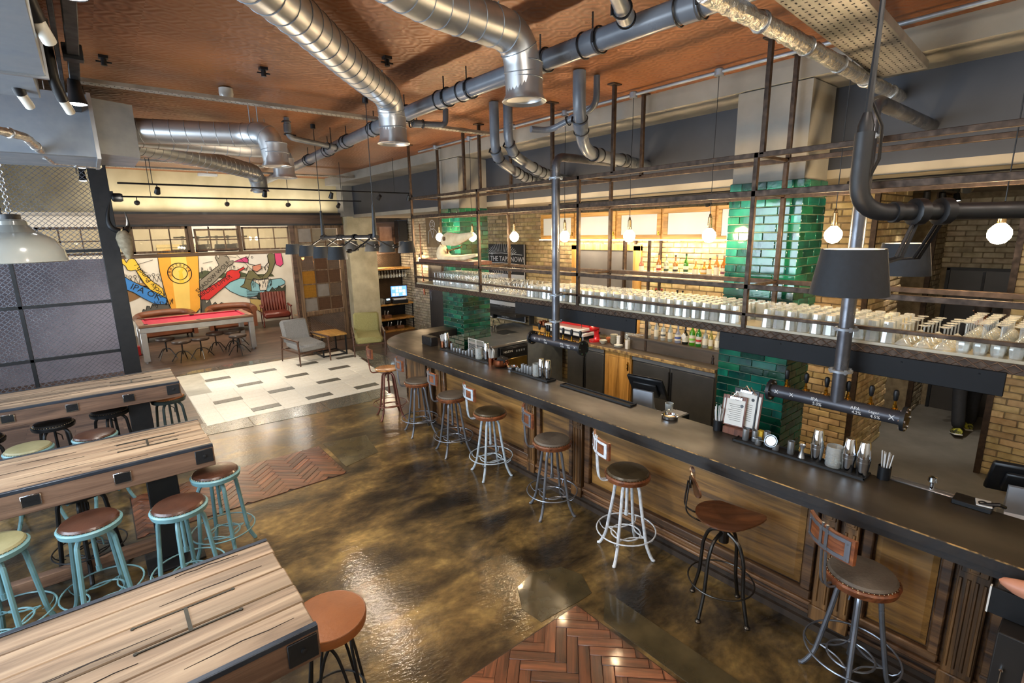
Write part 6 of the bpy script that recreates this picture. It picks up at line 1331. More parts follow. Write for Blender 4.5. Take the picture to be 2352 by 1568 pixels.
MB().tube([(.17, -.127, -.02), (.11, -.10, -.16), (-.10, -.08, -.18)], .006, 6).tube([(.18, -.135, -.02), (.13, -.11, -.16), (-.08, -.09, -.18)], .006, 6).tube([(.24, -.18, -.02), (.33, -.10, -.17), (.42, -.03, -.18)], .006, 6).tube([(.25, -.19, -.02), (.35, -.11, -.17), (.44, -.04, -.18)], .006, 6).build('arm', blackm, t)
shade(t, (-.30, -.10, -.18), .10, .13); shade(t, (.62, .0, -.19), .10, .13)
point('chandelier_light', (1.68, .52, 2.60), 5*LSCALE, WARM2, .06); point('chandelier_light', (2.60, .62, 2.58), 5*LSCALE, WARM2, .06)
# ================================================================== MURAL
MURAL = [
    ('left_bank', '#8f6a42', 0, [(0.582, 1.517), (0.892, 1.466), (1.144, 1.406), (0.997, 1.139), (0.811, 1.05), (0.586, 0.966), (0.59, 1.281)]),
    ('far_shore', '#b98f5c', 0, [(0.563, 1.531), (1.07, 1.505), (1.435, 1.424), (1.424, 1.343), (1.012, 1.398), (0.545, 1.337)]),
    ('tree_line', '#4b5136', 0, [(2.454, 1.707), (2.632, 1.766), (2.824, 1.712), (2.934, 1.79), (2.996, 1.673), (3.246, 1.628), (3.592, 1.664), (3.848, 1.56), (4.515, 1.546), (4.59, 1.45), (3.412, 1.487), (2.431, 1.528)]),
    ('lake', '#8fc3cc', 1, [(2.914, 1.422), (3.149, 1.462), (3.568, 1.461), (3.777, 1.417), (4.098, 1.349), (4.436, 1.355), (4.785, 1.375), (4.891, 1.275), (4.881, 1.184), (4.454, 1.003), (4.16, 0.907), (3.762, 0.823), (3.502, 0.907), (3.232, 1.079), (3.095, 1.235)]),
    ('beer', '#f0a93a', 2, [(1.501, 2.47), (2.527, 2.463), (2.488, 2.011), (2.441, 1.457), (2.408, 1.008), (2.366, 0.643), (2.253, 0.527), (2.027, 0.467), (1.793, 0.494), (1.644, 0.609), (1.575, 0.866), (1.525, 1.254), (1.486, 1.796)]),
    ('beer_light', '#f6cf6a', 3, [(1.819, 2.42), (2.187, 2.407), (2.183, 1.476), (2.098, 0.643), (1.873, 0.569), (1.747, 0.681), (1.751, 1.234)]),
    ('beer_foam', '#fbe6ae', 3, [(1.502, 2.562), (2.539, 2.559), (2.518, 2.354), (2.281, 2.403), (2.04, 2.358), (1.774, 2.421), (1.497, 2.366)]),
    ('glass_base', '#cfc6ae', 2, [(1.608, 0.599), (1.791, 0.481), (2.049, 0.45), (2.276, 0.515), (2.374, 0.613), (2.325, 0.418), (2.042, 0.394), (1.737, 0.431), (1.609, 0.488)]),
    ('yellow_arm', '#f3c843', 4, [(0.637, 2.157), (0.643, 2.228), (0.692, 2.251), (0.752, 2.087), (0.801, 2.169), (0.861, 2.223), (0.95, 2.18), (1.029, 1.981), (1.039, 1.902), (1.125, 1.739), (1.291, 1.515), (1.487, 1.311), (1.518, 1.036), (1.409, 1.074), (1.229, 1.225), (1.07, 1.505), (0.975, 1.749), (0.93, 1.883), (0.821, 1.863), (0.741, 1.894), (0.714, 1.999), (0.651, 2.067)]),
    ('blue_arm', '#3f86cf', 5, [(0.562, 1.738), (0.615, 1.747), (0.725, 1.636), (0.878, 1.52), (1.135, 1.341), (1.417, 1.127), (1.548, 1.006), (1.537, 0.842), (1.247, 0.872), (1.007, 1.058), (0.778, 1.265), (0.563, 1.388), (0.544, 1.545)]),
    ('grey_arm', '#8a8272', 4, [(2.434, 1.457), (2.41, 1.178), (2.584, 1.191), (2.864, 1.426), (3.18, 1.719), (3.26, 1.843), (3.407, 1.921), (3.435, 2.026), (3.319, 2.011), (3.327, 2.082), (3.242, 2.222), (3.09, 2.234), (3.035, 2.096), (2.969, 2.234), (2.946, 2.128), (3.023, 1.899), (2.803, 1.742), (2.609, 1.585)]),
    ('red_arm', '#cf2f2b', 5, [(2.415, 1.121), (2.41, 0.895), (2.617, 0.86), (2.896, 1.079), (3.267, 1.367), (3.541, 1.463), (3.587, 1.577), (3.551, 1.661), (3.731, 1.758), (3.705, 1.809), (3.492, 1.714), (3.338, 1.743), (3.206, 1.68), (3.159, 1.548), (2.882, 1.367), (2.612, 1.218)]),
    ('fish', '#6f6a48', 3, [(3.531, 1.194), (3.653, 1.279), (3.739, 1.508), (3.835, 1.678), (3.97, 1.67), (4.089, 1.514), (4.224, 1.475), (4.38, 1.615), (4.469, 1.85), (4.437, 2.12), (4.509, 2.212), (4.669, 2.169), (4.654, 1.9), (4.521, 1.606), (4.357, 1.406), (4.128, 1.362), (3.943, 1.435), (3.85, 1.293), (3.845, 1.019), (3.689, 1.128)]),
    ('pale_face', '#ddd8cc', 2, [(3.849, 2.029), (3.923, 2.2), (4.445, 2.193), (4.442, 1.911), (4.313, 1.768), (4.151, 1.807), (3.992, 1.86), (3.86, 1.897)]),
    ('basin', '#ece2cf', 4, [(3.904, 1.384), (4.416, 1.377), (4.336, 1.165), (4.291, 1.023), (4.095, 1.028), (4.089, 1.215)]),
    ('pink_hat', '#c9487a', 4, [(3.44, 1.985), (3.639, 2.062), (3.811, 2.123), (3.87, 2.028), (3.838, 1.933), (3.628, 1.967)]),
    ('pink_cloud', '#e0507f', 3, [(4.658, 2.2), (4.874, 2.197), (4.891, 2.039), (4.899, 1.842), (4.797, 1.762), (4.675, 1.833), (4.664, 1.99)]),
    ('conifers', '#3d4232', 3, [(3.97, 0.834), (4.056, 0.977), (4.158, 0.892), (4.257, 1.02), (4.363, 0.95), (4.48, 1.108), (4.569, 0.993), (4.686, 1.137), (4.777, 1.037), (4.893, 1.152), (4.84, 0.659), (4.028, 0.737)]),
    ('crate', '#c9ad6a', 4, [(3.759, 0.794), (4.223, 0.719), (4.2, 0.307), (4.077, 0.299), (3.785, 0.544)]),
    ('stumps', '#5a5750', 3, [(0.896, 0.653), (0.947, 0.755), (1.016, 0.729), (1.048, 0.844), (1.107, 0.827), (1.119, 0.75), (1.185, 0.878), (1.243, 0.845), (1.276, 0.76), (1.321, 0.892), (1.392, 0.945), (1.478, 0.876), (1.581, 0.824), (1.572, 0.59)]),
    ('stumps_b', '#55524a', 3, [(2.37, 0.485), (2.426, 0.879), (2.513, 0.927), (2.53, 0.769), (2.646, 0.857), (2.671, 0.696), (2.784, 0.786), (2.847, 0.678), (2.946, 0.755), (3.103, 0.666), (2.786, 0.597), (2.47, 0.488)]),
    ('man_face', '#d08a70', 5, [(3.96, 1.818), (4.214, 1.878), (4.211, 1.73), (4.076, 1.634), (3.958, 1.686)]),
]

mu = thing('mural', 'large painted wall mural with a giant beer glass, tattooed arms and a fishing scene', 'mural', (2.6, 17.99, 1.4))
inkm = pm('mural_ink', '#221e1a', '#12100e', rough=.8)
for (nm, c, lay, P) in MURAL:
    y1 = -.002-.003*lay; Q = [(x-2.6, z-1.4) for x, z in P]
    MB().prism(Q, 0, .0025, M=Matrix(((1, 0, 0, 0), (0, 0, -1, y1+.0), (0, 1, 0, 0), (0, 0, 0, 1)))).build('painted_'+(nm[:-2] if nm.endswith('_b') else nm), pm('paint_'+nm, c, None, rough=.8, scale=2.5, detail=7, contrast=.6), mu, smooth=False)
    if nm not in ('beer_light', 'beer_foam', 'left_bank', 'far_shore', 'tree_line'):
        MB().tube([(x, y1-.004, z) for x, z in Q], .009, 4, closed=True).build('ink_outline', inkm, mu)
def mt(s, sz, x0, z0, x1, z1, m_=None, lay=6, flip=False):
    a = math.atan2(z1-z0, x1-x0)+(PI if flip else 0)
    text(s, sz, m_ or inkm, mu, T((x0+x1)/2-2.6, -.002-.003*lay-.004, (z0+z1)/2-1.4) @ FACE_MY @ RZ(a), ext=.001)
mt('Lucky Punch', .20, 1.42, 1.16, 1.03, 1.86, flip=False); mt('IPA OK', .24, .66, 1.50, 1.50, .98); mt('SHADOW WOLF', .17, 2.5, 1.28, 3.13, 1.83); mt('BIRDIE FLIPPER', .17, 2.42, 1.02, 3.26, 1.52)
for R0 in (.30, .19): MB().ring(R0, .012, 40, 4, T(-.63, -.016, .32) @ RX(PI/2)).build('emblem_ring', inkm, mu)
MB().prism([(.06*0-.63-.05, .03), (-.55, .03), (-.565, .36), (-.50, .44), (-.53, .55), (-.60, .42), (-.66, .38), (-.64, .33)], 0, .003, M=Matrix(((1, 0, 0, 0), (0, 0, -1, -.018), (0, 1, 0, 0), (0, 0, 0, 1)))).build('emblem_hand', pm('emblem_yellow', '#e6c23c', None, rough=.8), mu)
for s_, a0 in (('CRAFT', 145), ('BEER', 35)):
    for k, ch in enumerate(s_):
        a = R_(a0-(k-2)*22); text(ch, .10, inkm, mu, T(-.63+.245*math.cos(a), -.019, .32+.245*math.sin(a)) @ FACE_MY @ RZ(a-PI/2), ext=.001)
# scribbled background figures, tree strokes, fish scales
st = MB(); rr = random.Random(4)
def mp_(px, py): return ((px-905)/(1035-905)*.295-.63, -.006, .32-(py-315)*.00228)
for k in range(60): x, y = 1115+rr.random()*900, 285+rr.random()*60; a = mp_(x, y); st.tube([a, (a[0]+rr.uniform(-.01, .01), a[1], a[2]+.09)], .006, 3)
for k in range(9):
    x, y = 285+k*48, 320+rr.uniform(-10, 10); a = mp_(x, y); st.ring(.035, .006, 10, 3, T(a[0], -.006, a[2]) @ RX(PI/2)); st.tube([(a[0], -.006, a[2]-.04), (a[0]-.04, -.006, a[2]-.2)], .006, 3); st.tube([(a[0], -.006, a[2]-.04), (a[0]+.05, -.006, a[2]-.2)], .006, 3)
for k in range(40): x, y = 1740+rr.random()*290, 470+rr.random()*120; a = mp_(x, y); st.tube([(a[0], -.018, a[2]), (a[0]+.01, -.018, a[2]+.08)], .008, 3)
for k in range(24): x, y = 560+rr.random()*230, 655+rr.random()*60; a = mp_(x, y); st.tube([(a[0], -.018, a[2]), (a[0], -.018, a[2]+.07)], .007, 3)
for k in range(5): y = 610+k*26; a = mp_(1665, y); b = mp_(1835, y+18); st.tube([(a[0], -.022, a[2]), (b[0], -.022, b[2])], .008, 3)
for (a, b) in (((440, 190), (640, 130)), ((480, 240), (560, 290)), ((1180, 200), (1300, 180)), ((1450, 120), (1590, 140)), ((1600, 110), (1890, 470)), ((1500, 230), (1560, 270))): p, q = mp_(*a), mp_(*b); st.tube([(p[0], -.024, p[2]), (q[0], -.024, q[2])], .006, 3)
st.ring(.035, .006, 12, 3, T(mp_(1720, 150)[0], -.02, mp_(1720, 150)[2]) @ RX(PI/2)).ring(.03, .006, 12, 3, T(mp_(1790, 150)[0], -.02, mp_(1790, 150)[2]) @ RX(PI/2))
st.build('ink_strokes', inkm, mu, kind='stuff')
# ================================================================== OPENING: lintel, transom windows, glazed door
tw1 = wood('weathered_window_timber', '#8d7052', '#6a523b', '#463424', scale=2, axis=0, rough=.6, bump=.4); tw2 = wood('weathered_window_upright', '#8d7052', '#6a523b', '#463424', scale=2, axis=2, rough=.6, bump=.4)
brn = wood('brown_lintel_timber', '#6e5340', '#523c2d', '#35261b', scale=1, axis=0, rough=.55)
b_ = struct('beam_lintel', MB().box(.2, 5.15, 13.2, 13.5, 3.02, 3.26, b=.01), brn); MB().box(.2, 5.15, 13.18, 13.5, 3.24, 3.29).box(.2, 5.15, 13.18, 13.5, 2.99, 3.03).build('iron_flange', blackw, b_)
sl = struct('trim_1', MB().box(.2, 3.92, 13.27, 13.36, 2.34, 2.42, b=.004), tw1)
amb = thin_glass('old_window_glass', '#efe9d8', refl=.2, dens=.10)
def grid_window(x0, x1, z0, z1, y, nx, nz, lab, cat='window', n=0, tilt=0, fr=.05):
    t = thing('transom_window', lab, cat, ((x0+x1)/2, y, z1), 0, 'old timber transom windows'); w = x1-x0; h = z1-z0; M = RX(tilt)
    MB().box(-w/2, w/2, -.025, .025, -fr, 0, M, b=.004).box(-w/2, w/2, -.025, .025, -h, -h+fr, M, b=.004).box(-w/2, -w/2+fr, -.025, .025, -h, 0, M, b=.004).box(w/2-fr, w/2, -.025, .025, -h, 0, M, b=.004).build('frame', tw2, t)
    b = MB()
    for i in range(1, nx): x = -w/2+w*i/nx; b.box(x-.012, x+.012, -.015, .015, -h+fr, -fr, M)
    for j in range(1, nz): z = -h*j/nz; b.box(-w/2+fr, w/2-fr, -.015, .015, z-.010, z+.010, M)
    b.build('glazing_bars', tw2, t)
    for i in range(nx):
        for j in range(nz): MB().box(-w/2+w*i/nx+.013, -w/2+w*(i+1)/nx-.013, -.003, .003, -h*(j+1)/nz+.011, -h*j/nz-.011, M).build('pane', amb, t)
    return t
for x in (.36, .66, 1.76, 2.73, 3.88): MB().box(x-.04, x+.04, 13.26, 13.38, 2.42, 3.0, b=.004).build('upright', tw2, sl)
grid_window(.70, 1.72, 2.43, 2.99, 13.32, 3, 2, 'three-bay transom window left of the beer glass top, tilted open'); grid_window(1.82, 2.69, 2.45, 2.93, 13.2, 3, 2, 'middle transom window hinged open towards the room', tilt=-.18, fr=.035)
grid_window(2.79, 3.84, 2.43, 2.97, 13.32, 3, 2, 'right transom window beside the glazed door', fr=.04); grid_window(-.75, .25, 2.43, 2.99, 13.32, 3, 2, 'transom window seen through the top of the mesh screen'); grid_window(-1.85, -.85, 2.43, 2.99, 13.32, 3, 2, 'leftmost transom window behind the mesh screen'); grid_window(.38, .64, 2.43, 2.99, 13.32, 1, 2, 'narrow transom pane behind the horned skull')
# tall glazed door
gd = thing('glazed_door', 'tall timber door of small old panes with wire mesh in the bottom panel', 'door', (4.52, 13.28, 0), R_(4))
MB().box(-.60, -.50, -.04, .04, 0, 3.0, b=.006).box(.52, .62, -.04, .04, 0, 3.0, b=.006).box(-.6, .62, -.04, .04, 2.92, 3.0, b=.006).box(-.5, .52, -.035, .035, .74, .84, b=.006).box(-.5, .52, -.035, .035, 0, .12, b=.006).build('frame', tw2, gd)
gb = MB()
for i in (1, 2): x = -.5+1.02*i/3; gb.box(x-.014, x+.014, -.02, .02, .84, 2.92)
for j in range(1, 6): z = .84+2.08*j/6; gb.box(-.5, .52, -.02, .02, z-.014, z+.014)
gb.build('glazing_bars', tw2, gd)
pcs = [thin_glass('pane_amber', '#c9983e', .15, .45, .15), thin_glass('pane_brown', '#7d5c45', .2, .5, .2), thin_glass('pane_clear', '#d9d2c0', .2, .15), pm('pane_frosted_grey', '#8f857a', '#7d7368', rough=.5), thin_glass('pane_smoke', '#9c8672', .2, .35)]
lay = [3, 2, 2, 2, 2, 2, 4, 1, 4, 0, 1, 1, 0, 3, 4, 3, 1, 1]
for k in range(18):
    i, j = k % 3, 5-k//3; c_ = pcs[lay[k]]
    MB().box(-.5+.34*i+.015, -.5+.34*(i+1)-.015, -.003, .003, .84+.3467*j+.015, .84+.3467*(j+1)-.015).build('pane', c_, gd)
def wiremesh(par, x0, x1, z0, z1, y, cw, ch, th, mat, name='wire_mesh', M=None, dep=.004):
    """expanded metal: rows of zigzag strands as thin flat ribbons"""
    mb = MB(); rows = int((z1-z0)/ch)+1; nx = int((x1-x0)/cw)*2
    vs = []; F = []
    for r in range(rows):
        zc = z0+ch*r; base = len(vs)
        for i in range(nx+1):
            x = x0+(x1-x0)*i/nx; s = ch/2 if (i+r) % 2 else -ch/2; z = min(max(zc+s, z0), z1)
            vs += [(x, y-dep/2, z-th/2), (x, y-dep/2, z+th/2), (x, y+dep/2, z+th/2), (x, y+dep/2, z-th/2)]
        for i in range(nx):
            a = base+4*i; b = a+4
            for q in range(4): F.append((a+q, b+q, b+(q+1) % 4, a+(q+1) % 4))
    mb.add(vs, F, M); return mb.build(name, mat, par, kind='stuff', smooth=False)
wiremesh(gd, -.5, .52, .12, .74, 0, .05, .03, .006, rust)
MB().box(.62, .72, -.05, .05, 0, 3.0, b=.005).box(-.70, -.60, -.05, .05, 0, 3.0, b=.005).build('door_post', brn, gd)
# table seen through the mesh
o = MB().box(-.3, .3, -.3, .3, .55, .58).box(-.03, .03, -.03, .03, 0, .55).box(-.2, .2, -.2, .2, 0, .02).build('lounge_table', tw1, loc=(4.5, 14.6, 0)); tag(o, 'small table half seen through the mesh of the glazed door', 'table')
t = thing('wall_lamp', 'glowing bulb lamp shining behind the upper left pane of the glazed door', 'wall lamp', (4.2, 13.6, 2.2)); MB().lathe([(.02, .06), (.025, .12), (.005, .125)], 12).tube([(0, 0, .12), (0, .0, .8)], .004, 5).build('holder', blackm, t); MB().lathe([(.004, -.07), (.035, -.03), (.035, .02), (.018, .06)], 14).build('bulb', bulb_s, t); point('door_lamp_light', (4.2, 13.6, 2.06), 18*LSCALE, WARM)
# ================================================================== POOL TABLE AND LOUNGE
pt = thing('pool_table', 'steel framed pool table with red cloth in front of the mural', 'pool table', (1.75, 14.4, 0))
tb = wood('pool_rail_wood', '#9a7256', '#7b573f', '#563a28', scale=1, axis=0, rough=.35)
cloth = pm('red_cloth', '#b0233f', '#9a1b35', rough=.9, scale=20)
MB().box(-1.16, 1.16, -.64, .64, .68, .80, b=.006).build('steel_frame', steel, pt)
MB().box(-1.02, 1.02, -.5, .5, .80, .825).build('playing_surface', cloth, pt)
for a in ((-1.17, 1.17, -.65, -.53), (-1.17, 1.17, .53, .65), (-1.17, -1.04, -.53, .53), (1.04, 1.17, -.53, .53)): MB().box(a[0], a[1], a[2], a[3], .80, .86, b=.01).build('rail', tb, pt)
for a in ((-1.0, 1.0, -.535, -.49), (-1.0, 1.0, .49, .535), (-1.045, -1.0, -.46, .46), (1.0, 1.045, -.46, .46)): MB().box(a[0], a[1], a[2], a[3], .825, .858, b=.008).build('cushion', cloth, pt)
for x in (-1.03, 0, 1.03):
    for y in (-.52, .52): MB().lathe([(.05, .845), (.055, .864), (.03, .865), (.028, .80)], 16, T(x, y, 0)).build('pocket', blackm, pt)
for x in (-1.1, 1.1):
    for y in (-.58, .58): MB().box(x-.06, x+.06, y-.06, y+.06, .03, .68, b=.006).lathe([(.03, 0), (.03, .03)], 12, T(x, y, 0)).build('leg', steel, pt)
# low swivel stools round it
def low_stool():
    t = thing('low_stool', 'x', 'stool', (0, 0, 0), 0, 'low brown stools round the pool table'); MB().lathe([(.17, .42), (.19, .43), (.195, .46), (.18, .485), (.01, .49)], 24).build('seat', pm('dark_brown_leather', '#4b3a2e', '#35281f', rough=.4), t)
    MB().lathe([(.05, .41), (.05, .42), (.02, .42)], 12).tube([(0, 0, .16), (0, 0, .42)], .016, 8).build('screw', dstl, t)
    for k in range(4): a = PI/4+k*PI/2; c, s = math.cos(a), math.sin(a); MB().tube(arc_path([(0, 0, .24), (.10*c, .10*s, .22), (.24*c, .24*s, .01)], .05), .010, 7).build('leg', dstl, t)
    return t
ls = low_stool(); LS = ((1.05, 14.05, 'leftmost, furthest from the door'), (1.30, 13.45, 'front left'), (1.68, 13.55, 'front centre'), (2.06, 14.0, 'fourth from the left, under the rail'), (2.42, 13.9, 'behind the front right one'), (2.60, 14.30, 'rightmost'), (2.42, 13.3, 'front right'))
for i, (x, y, l) in enumerate(LS):
    if i == 0: ls.location = (x, y, 0); ls['label'] = 'low brown stool under the pool table, '+l
    else: dup(ls, (x, y, 0), i*.4, 'low brown stool by the pool table, '+l)
# sofas (tan chesterfields) and rust red armchair by the mural
sofa_m = pm('tan_brown_sofa_leather', '#7c4a30', '#5c3422', rough=.4, scale=3, bump=.1)
def sofa(x, y, rz, w, lab):
    t = thing('sofa', lab, 'sofa', (x, y, 0), rz, 'brown leather tub sofas'); MB().box(-w/2+.1, w/2-.1, -.35, .30, .12, .42, b=.05).build('seat', sofa_m, t); MB().box(-w/2+.12, w/2-.12, -.36, .22, .40, .50, b=.04).build('seat_cushion', sofa_m, t)
    P = [(-w/2+.05, -.36, .62), (-w/2+.03, .1, .64), (-w/2+.18, .30, .68), (0, .36, .70), (w/2-.18, .30, .68), (w/2-.03, .1, .64), (w/2-.05, -.36, .62)]
    Q = arc_path(P, .15, 4); MB().tube(Q, .095, 12).build('rolled_back', sofa_m, t)
    m2 = MB()
    for a, b in zip(Q[:-1], Q[1:]):
        d = Vector((b.x-a.x, b.y-a.y, 0)); nrm = Vector((-d.y, d.x, 0)).normalized()*.05
        m2.add([(a.x-nrm.x, a.y-nrm.y, .10), (b.x-nrm.x, b.y-nrm.y, .10), (b.x-nrm.x, b.y-nrm.y, .62), (a.x-nrm.x, a.y-nrm.y, .62), (a.x+nrm.x, a.y+nrm.y, .10), (b.x+nrm.x, b.y+nrm.y, .10), (b.x+nrm.x, b.y+nrm.y, .62), (a.x+nrm.x, a.y+nrm.y, .62)], [(0, 1, 2, 3), (7, 6, 5, 4), (0, 4, 5, 1), (0, 3, 7, 4), (1, 5, 6, 2)])
    m2.build('back_shell', sofa_m, t)
    for sx in (-1, 1):
        for sy in (-.3, .26): MB().lathe([(.02, 0), (.03, .12)], 8, T(sx*(w/2-.16), sy, 0)).build('foot', blackm, t)
sofa(1.35, 16.9, R_(4), 1.35, 'brown leather tub sofa behind the left half of the pool table'); sofa(3.02, 17.05, R_(-4), 1.25, 'brown leather tub sofa right of the painted beer glass')
rd = pm('oxblood_leather', '#6e2e22', '#4f1f17', rough=.35, scale=3, bump=.1)
t = thing('armchair', 'oxblood leather armchair with ribbed back at the right end of the mural', 'armchair', (4.24, 16.9, 0), R_(-8))
MB().box(-.38, .38, -.38, .30, .28, .46, b=.05).build('seat', rd, t)
for k in range(9): x = -.32+.08*k; MB().box(x-.039, x+.039, -.04, .05, 0, .62, T(0, .30, .42) @ RX(-.16), b=.02).build('back_rib', rd, t)
for s in (-1, 1): MB().box(s*.40-.035, s*.40+.035, -.36, .30, .60, .66, b=.02).tube(arc_path([(s*.40, -.32, .60), (s*.40, -.36, .02), (s*.40, .3, .02), (s*.40, .33, .60)], .05), .014, 8).build('arm', rd, t)
o = MB().box(-.12, .12, -.1, .1, 0, .22, b=.01).build('red_box', pm('red_carton', '#c22a2a', '#a82020', rough=.5), loc=(.48, 14.95, 0)); tag(o, 'small red box on the boards left of the pool table', 'box')
# cue stick leaning at door post
o = MB().tube([(0, 0, 0), (-.03, .02, 1.5)], [.014, .007], 8).build('pool_cue', tb, loc=(3.86, 13.15, 0)); tag(o, 'pool cue leaning on the glazed door post', 'cue')
# ================================================================== GREY AND OLIVE ARMCHAIRS, SIDE TABLE
fab_g = pm('grey_tweed', '#918f8c', '#75736f', rough=.95, scale=90, bump=.3, detail=2); fab_o = pm('olive_yellow_wool', '#a8a067', '#8a824f', rough=.95, scale=90, bump=.3, detail=2)
wal = wood('walnut_frame', '#6b4a35', '#4d3426', '#33221a', scale=2, axis=1, rough=.4)
def armchair(lab, fab):
    t = thing('armchair', lab, 'armchair', (0, 0, 0), 0, 'wooden armed lounge chairs')
    MB().box(-.30, .30, -.36, .32, 0, .16, T(0, 0, .30) @ RX(.08), b=.045).build('seat', fab, t); MB().box(-.30, .30, -.07, .07, 0, .52, T(0, .34, .40) @ RX(-.30), b=.045).build('backrest', fab, t)
    for s in (-1, 1):
        MB().box(s*.35-.02, s*.35+.02, -.40, .40, .53, .565, T(0, 0, 0) @ RX(.02), b=.008).build('armrest', wal, t)
        MB().tube([(s*.35, -.36, .55), (s*.35, -.385, .28), (s*.35, -.39, 0)], [.024, .02, .014], 8).build('leg', wal, t); MB().tube([(s*.35, .36, .54), (s*.35, .40, .28), (s*.35, .44, 0)], [.022, .02, .014], 8).build('leg', wal, t)
        MB().box(s*.35-.012, s*.35+.012, -.36, .38, .27, .31, b=.004).build('side_rail', wal, t)
    MB().box(-.35, .35, -.34, -.31, .25, .29, b=.004).box(-.35, .35, .33, .36, .27, .31, b=.004).build('cross_rail', wal, t)
    return t
a1 = armchair('grey fabric lounge chair with walnut arms beside the small table', fab_g); a1.location = (3.40, 11.45, .008); a1.rotation_euler[2] = R_(10)
a2 = armchair('olive yellow lounge chair with walnut arms beside the concrete pillar', fab_o); a2.location = (4.80, 11.28, .0); a2.rotation_euler[2] = R_(-20)
t = thing('side_table', 'small timber side table on black frame between the two lounge chairs', 'side table', (4.05, 11.80, .008), R_(0))
MB().box(-.30, .30, -.36, .36, .47, .51, b=.006).build('table_top', ply, t)
for x in (-.27, .27):
    for y in (-.33, .33): MB().box(x-.015, x+.015, y-.015, y+.015, 0, .47).build('leg', blackw, t)
MB().box(-.27, .27, -.34, -.31, .01, .04).box(-.27, .27, .31, .34, .01, .04).box(-.285, -.255, -.33, .33, .01, .04).box(.255, .285, -.33, .33, .01, .04).build('stretcher', blackw, t)
wiremesh(t, -.26, .26, .05, .45, .33, .04, .025, .004, blackm)
# ================================================================== SERVICE SHELF UNIT IN THE NICHE
su = thing('service_shelves', 'black framed service shelving with oak boards in the brick niche', 'shelving', (6.45, 13.45, 0))
for x in (-.66, .64):
    for y in (-.16, .36): MB().box(x-.022, x+.022, y-.022, y+.022, 0, .80).build('post', blackw, su)
for z in (.76, .34, .0): MB().box(-.68, .68, -.2, .4, z, z+.045, b=.004).build('shelf_board', ply, su)
MB().box(-.66, .66, .37, .39, .02, .76).build('back_panel', blackw, su)
hs = thing('hanging_shelf', 'thick oak shelf with a row of glasses hung beneath in the niche', 'shelf', (6.45, 13.55, 1.76)); MB().box(-.66, .66, -.22, .3, 0, .05, b=.006).build('shelf_board', ply, hs)
for k in range(14): MB().box(-.60+.09*k-.004, -.60+.09*k+.004, -.2, .28, -.03, 0).build('hanging_rail', rust, hs)
wine2 = gm['wine']
for k in range(13):
    for j in range(2):
        o = inst(wine2, 'wine_glass', None, (6.45-.555+.09*k, 13.42+.18*j, 1.725), (PI, 0, k)); tag(o, 'wine glass hanging upside down under the oak niche shelf', 'glass', 'hanging wine glasses in the niche')
ms = thing('wire_backing', 'brown expanded metal panel backing the niche shelves', 'mesh panel', (6.45, 13.86, .85)); wiremesh(ms, -.6, .62, 0, 1.6, 0, .05, .03, .006, rust); MB().box(-.62, -.60, -.02, .02, 0, 1.6).box(.62, .64, -.02, .02, 0, 1.6).build('side_frame', blackw, ms)
point('niche_lamp', (6.3, 13.6, 2.05), 12*LSCALE, WARM2, .06)
t = thing('wall_cupboard', 'weathered timber cupboard doors high in the niche', 'cupboard', (6.35, 13.70, 2.2))
for i, x in enumerate((-.38, .22)):
    d = MB().box(x-.27, x+.27, -.03, 0, 0, .85, b=.005).build('door', brn, t); MB().box(x-.19, x+.19, -.04, -.025, .10, .75, b=.008).build('panel', pm('pinkish_old_panel', '#a3826e', '#80604e', rough=.6), d)
MB().box(-.68, .52, 0, .18, 0, .88).build('cabinet_body', brn, t)
t = thing('speaker', 'tall black wall speaker above the niche at the brick corner', 'speaker', (6.92, 13.35, 2.50)); MB().box(-.17, .12, -.12, .12, 0, .62, b=.012).build('cabinet_body', blackm, t); MB().box(-.15, .10, -.128, -.12, .02, .60, b=.003).build('grille', pm('speaker_grille', '#26272a', '#1a1b1d', rough=.8, scale=80), t)
# till screen with tiles, printer boxes, glasses and plates
t = thing('monitor', 'small lit touchscreen monitor on the niche counter', 'monitor', (6.68, 13.32, .805), R_(-12)); MB().box(-.22, .22, -.14, .14, 0, .10, b=.006).build('base_box', blackm, t); MB().box(-.18, .18, -.1, .1, .10, .14, b=.004).build('white_stand', whitep, t); MB().box(-.24, .24, -.02, .02, .18, .50, b=.006).box(-.05, .05, 0, .04, .12, .3).build('screen_housing', blackm, t)
MB().box(-.225, .225, -.0215, -.02, .195, .485).build('screen', glow('screen_blue', (.10, .25, .75), 1.6), t)
for i in range(4):
    for j in range(3):
        if (i*3+j) % 5 != 1: MB().box(-.19+.1*i, -.115+.1*i, -.0235, -.0215, .215+.09*j, .285+.09*j).build('screen_tile', glow('screen_tile_%d' % ((i+j) % 3), ((.8, .8, .85), (.75, .45, .3), (.3, .5, .85))[(i+j) % 3], 1.8), t)
t = thing('card_terminal', 'black card terminal beside stacked glasses on the niche counter', 'card terminal', (6.32, 13.35, .805)); MB().box(-.09, .09, -.1, .1, 0, .16, RX(-.3), b=.01).build('housing', blackm, t); MB().box(-.05, .05, -.108, -.1, .09, .13, RX(-.3)).build('display', glow('terminal_display', (.5, .8, 1), 2), t)
for i in range(5):
    for j in range(3):
        o = inst(gm['pint'], 'pint_glass', None, (5.88+.085*i, 13.33+.09*j, .806)); tag(o, 'pint glass in the cluster on the left of the niche counter', 'glass', 'pint glasses on the niche counter')
for k in range(12):
    o = MB().lathe([(.06, 0), (.12, .012), (.12, .016), (.04, .006)], 22).build('plate', pm('cream_plate', '#cfc8ae', '#bdb597', rough=.3), loc=(6.0, 13.5, .386+.0155*k)); tag(o, 'cream plate in the tall stack on the middle niche shelf', 'plate', 'stacked cream plates')
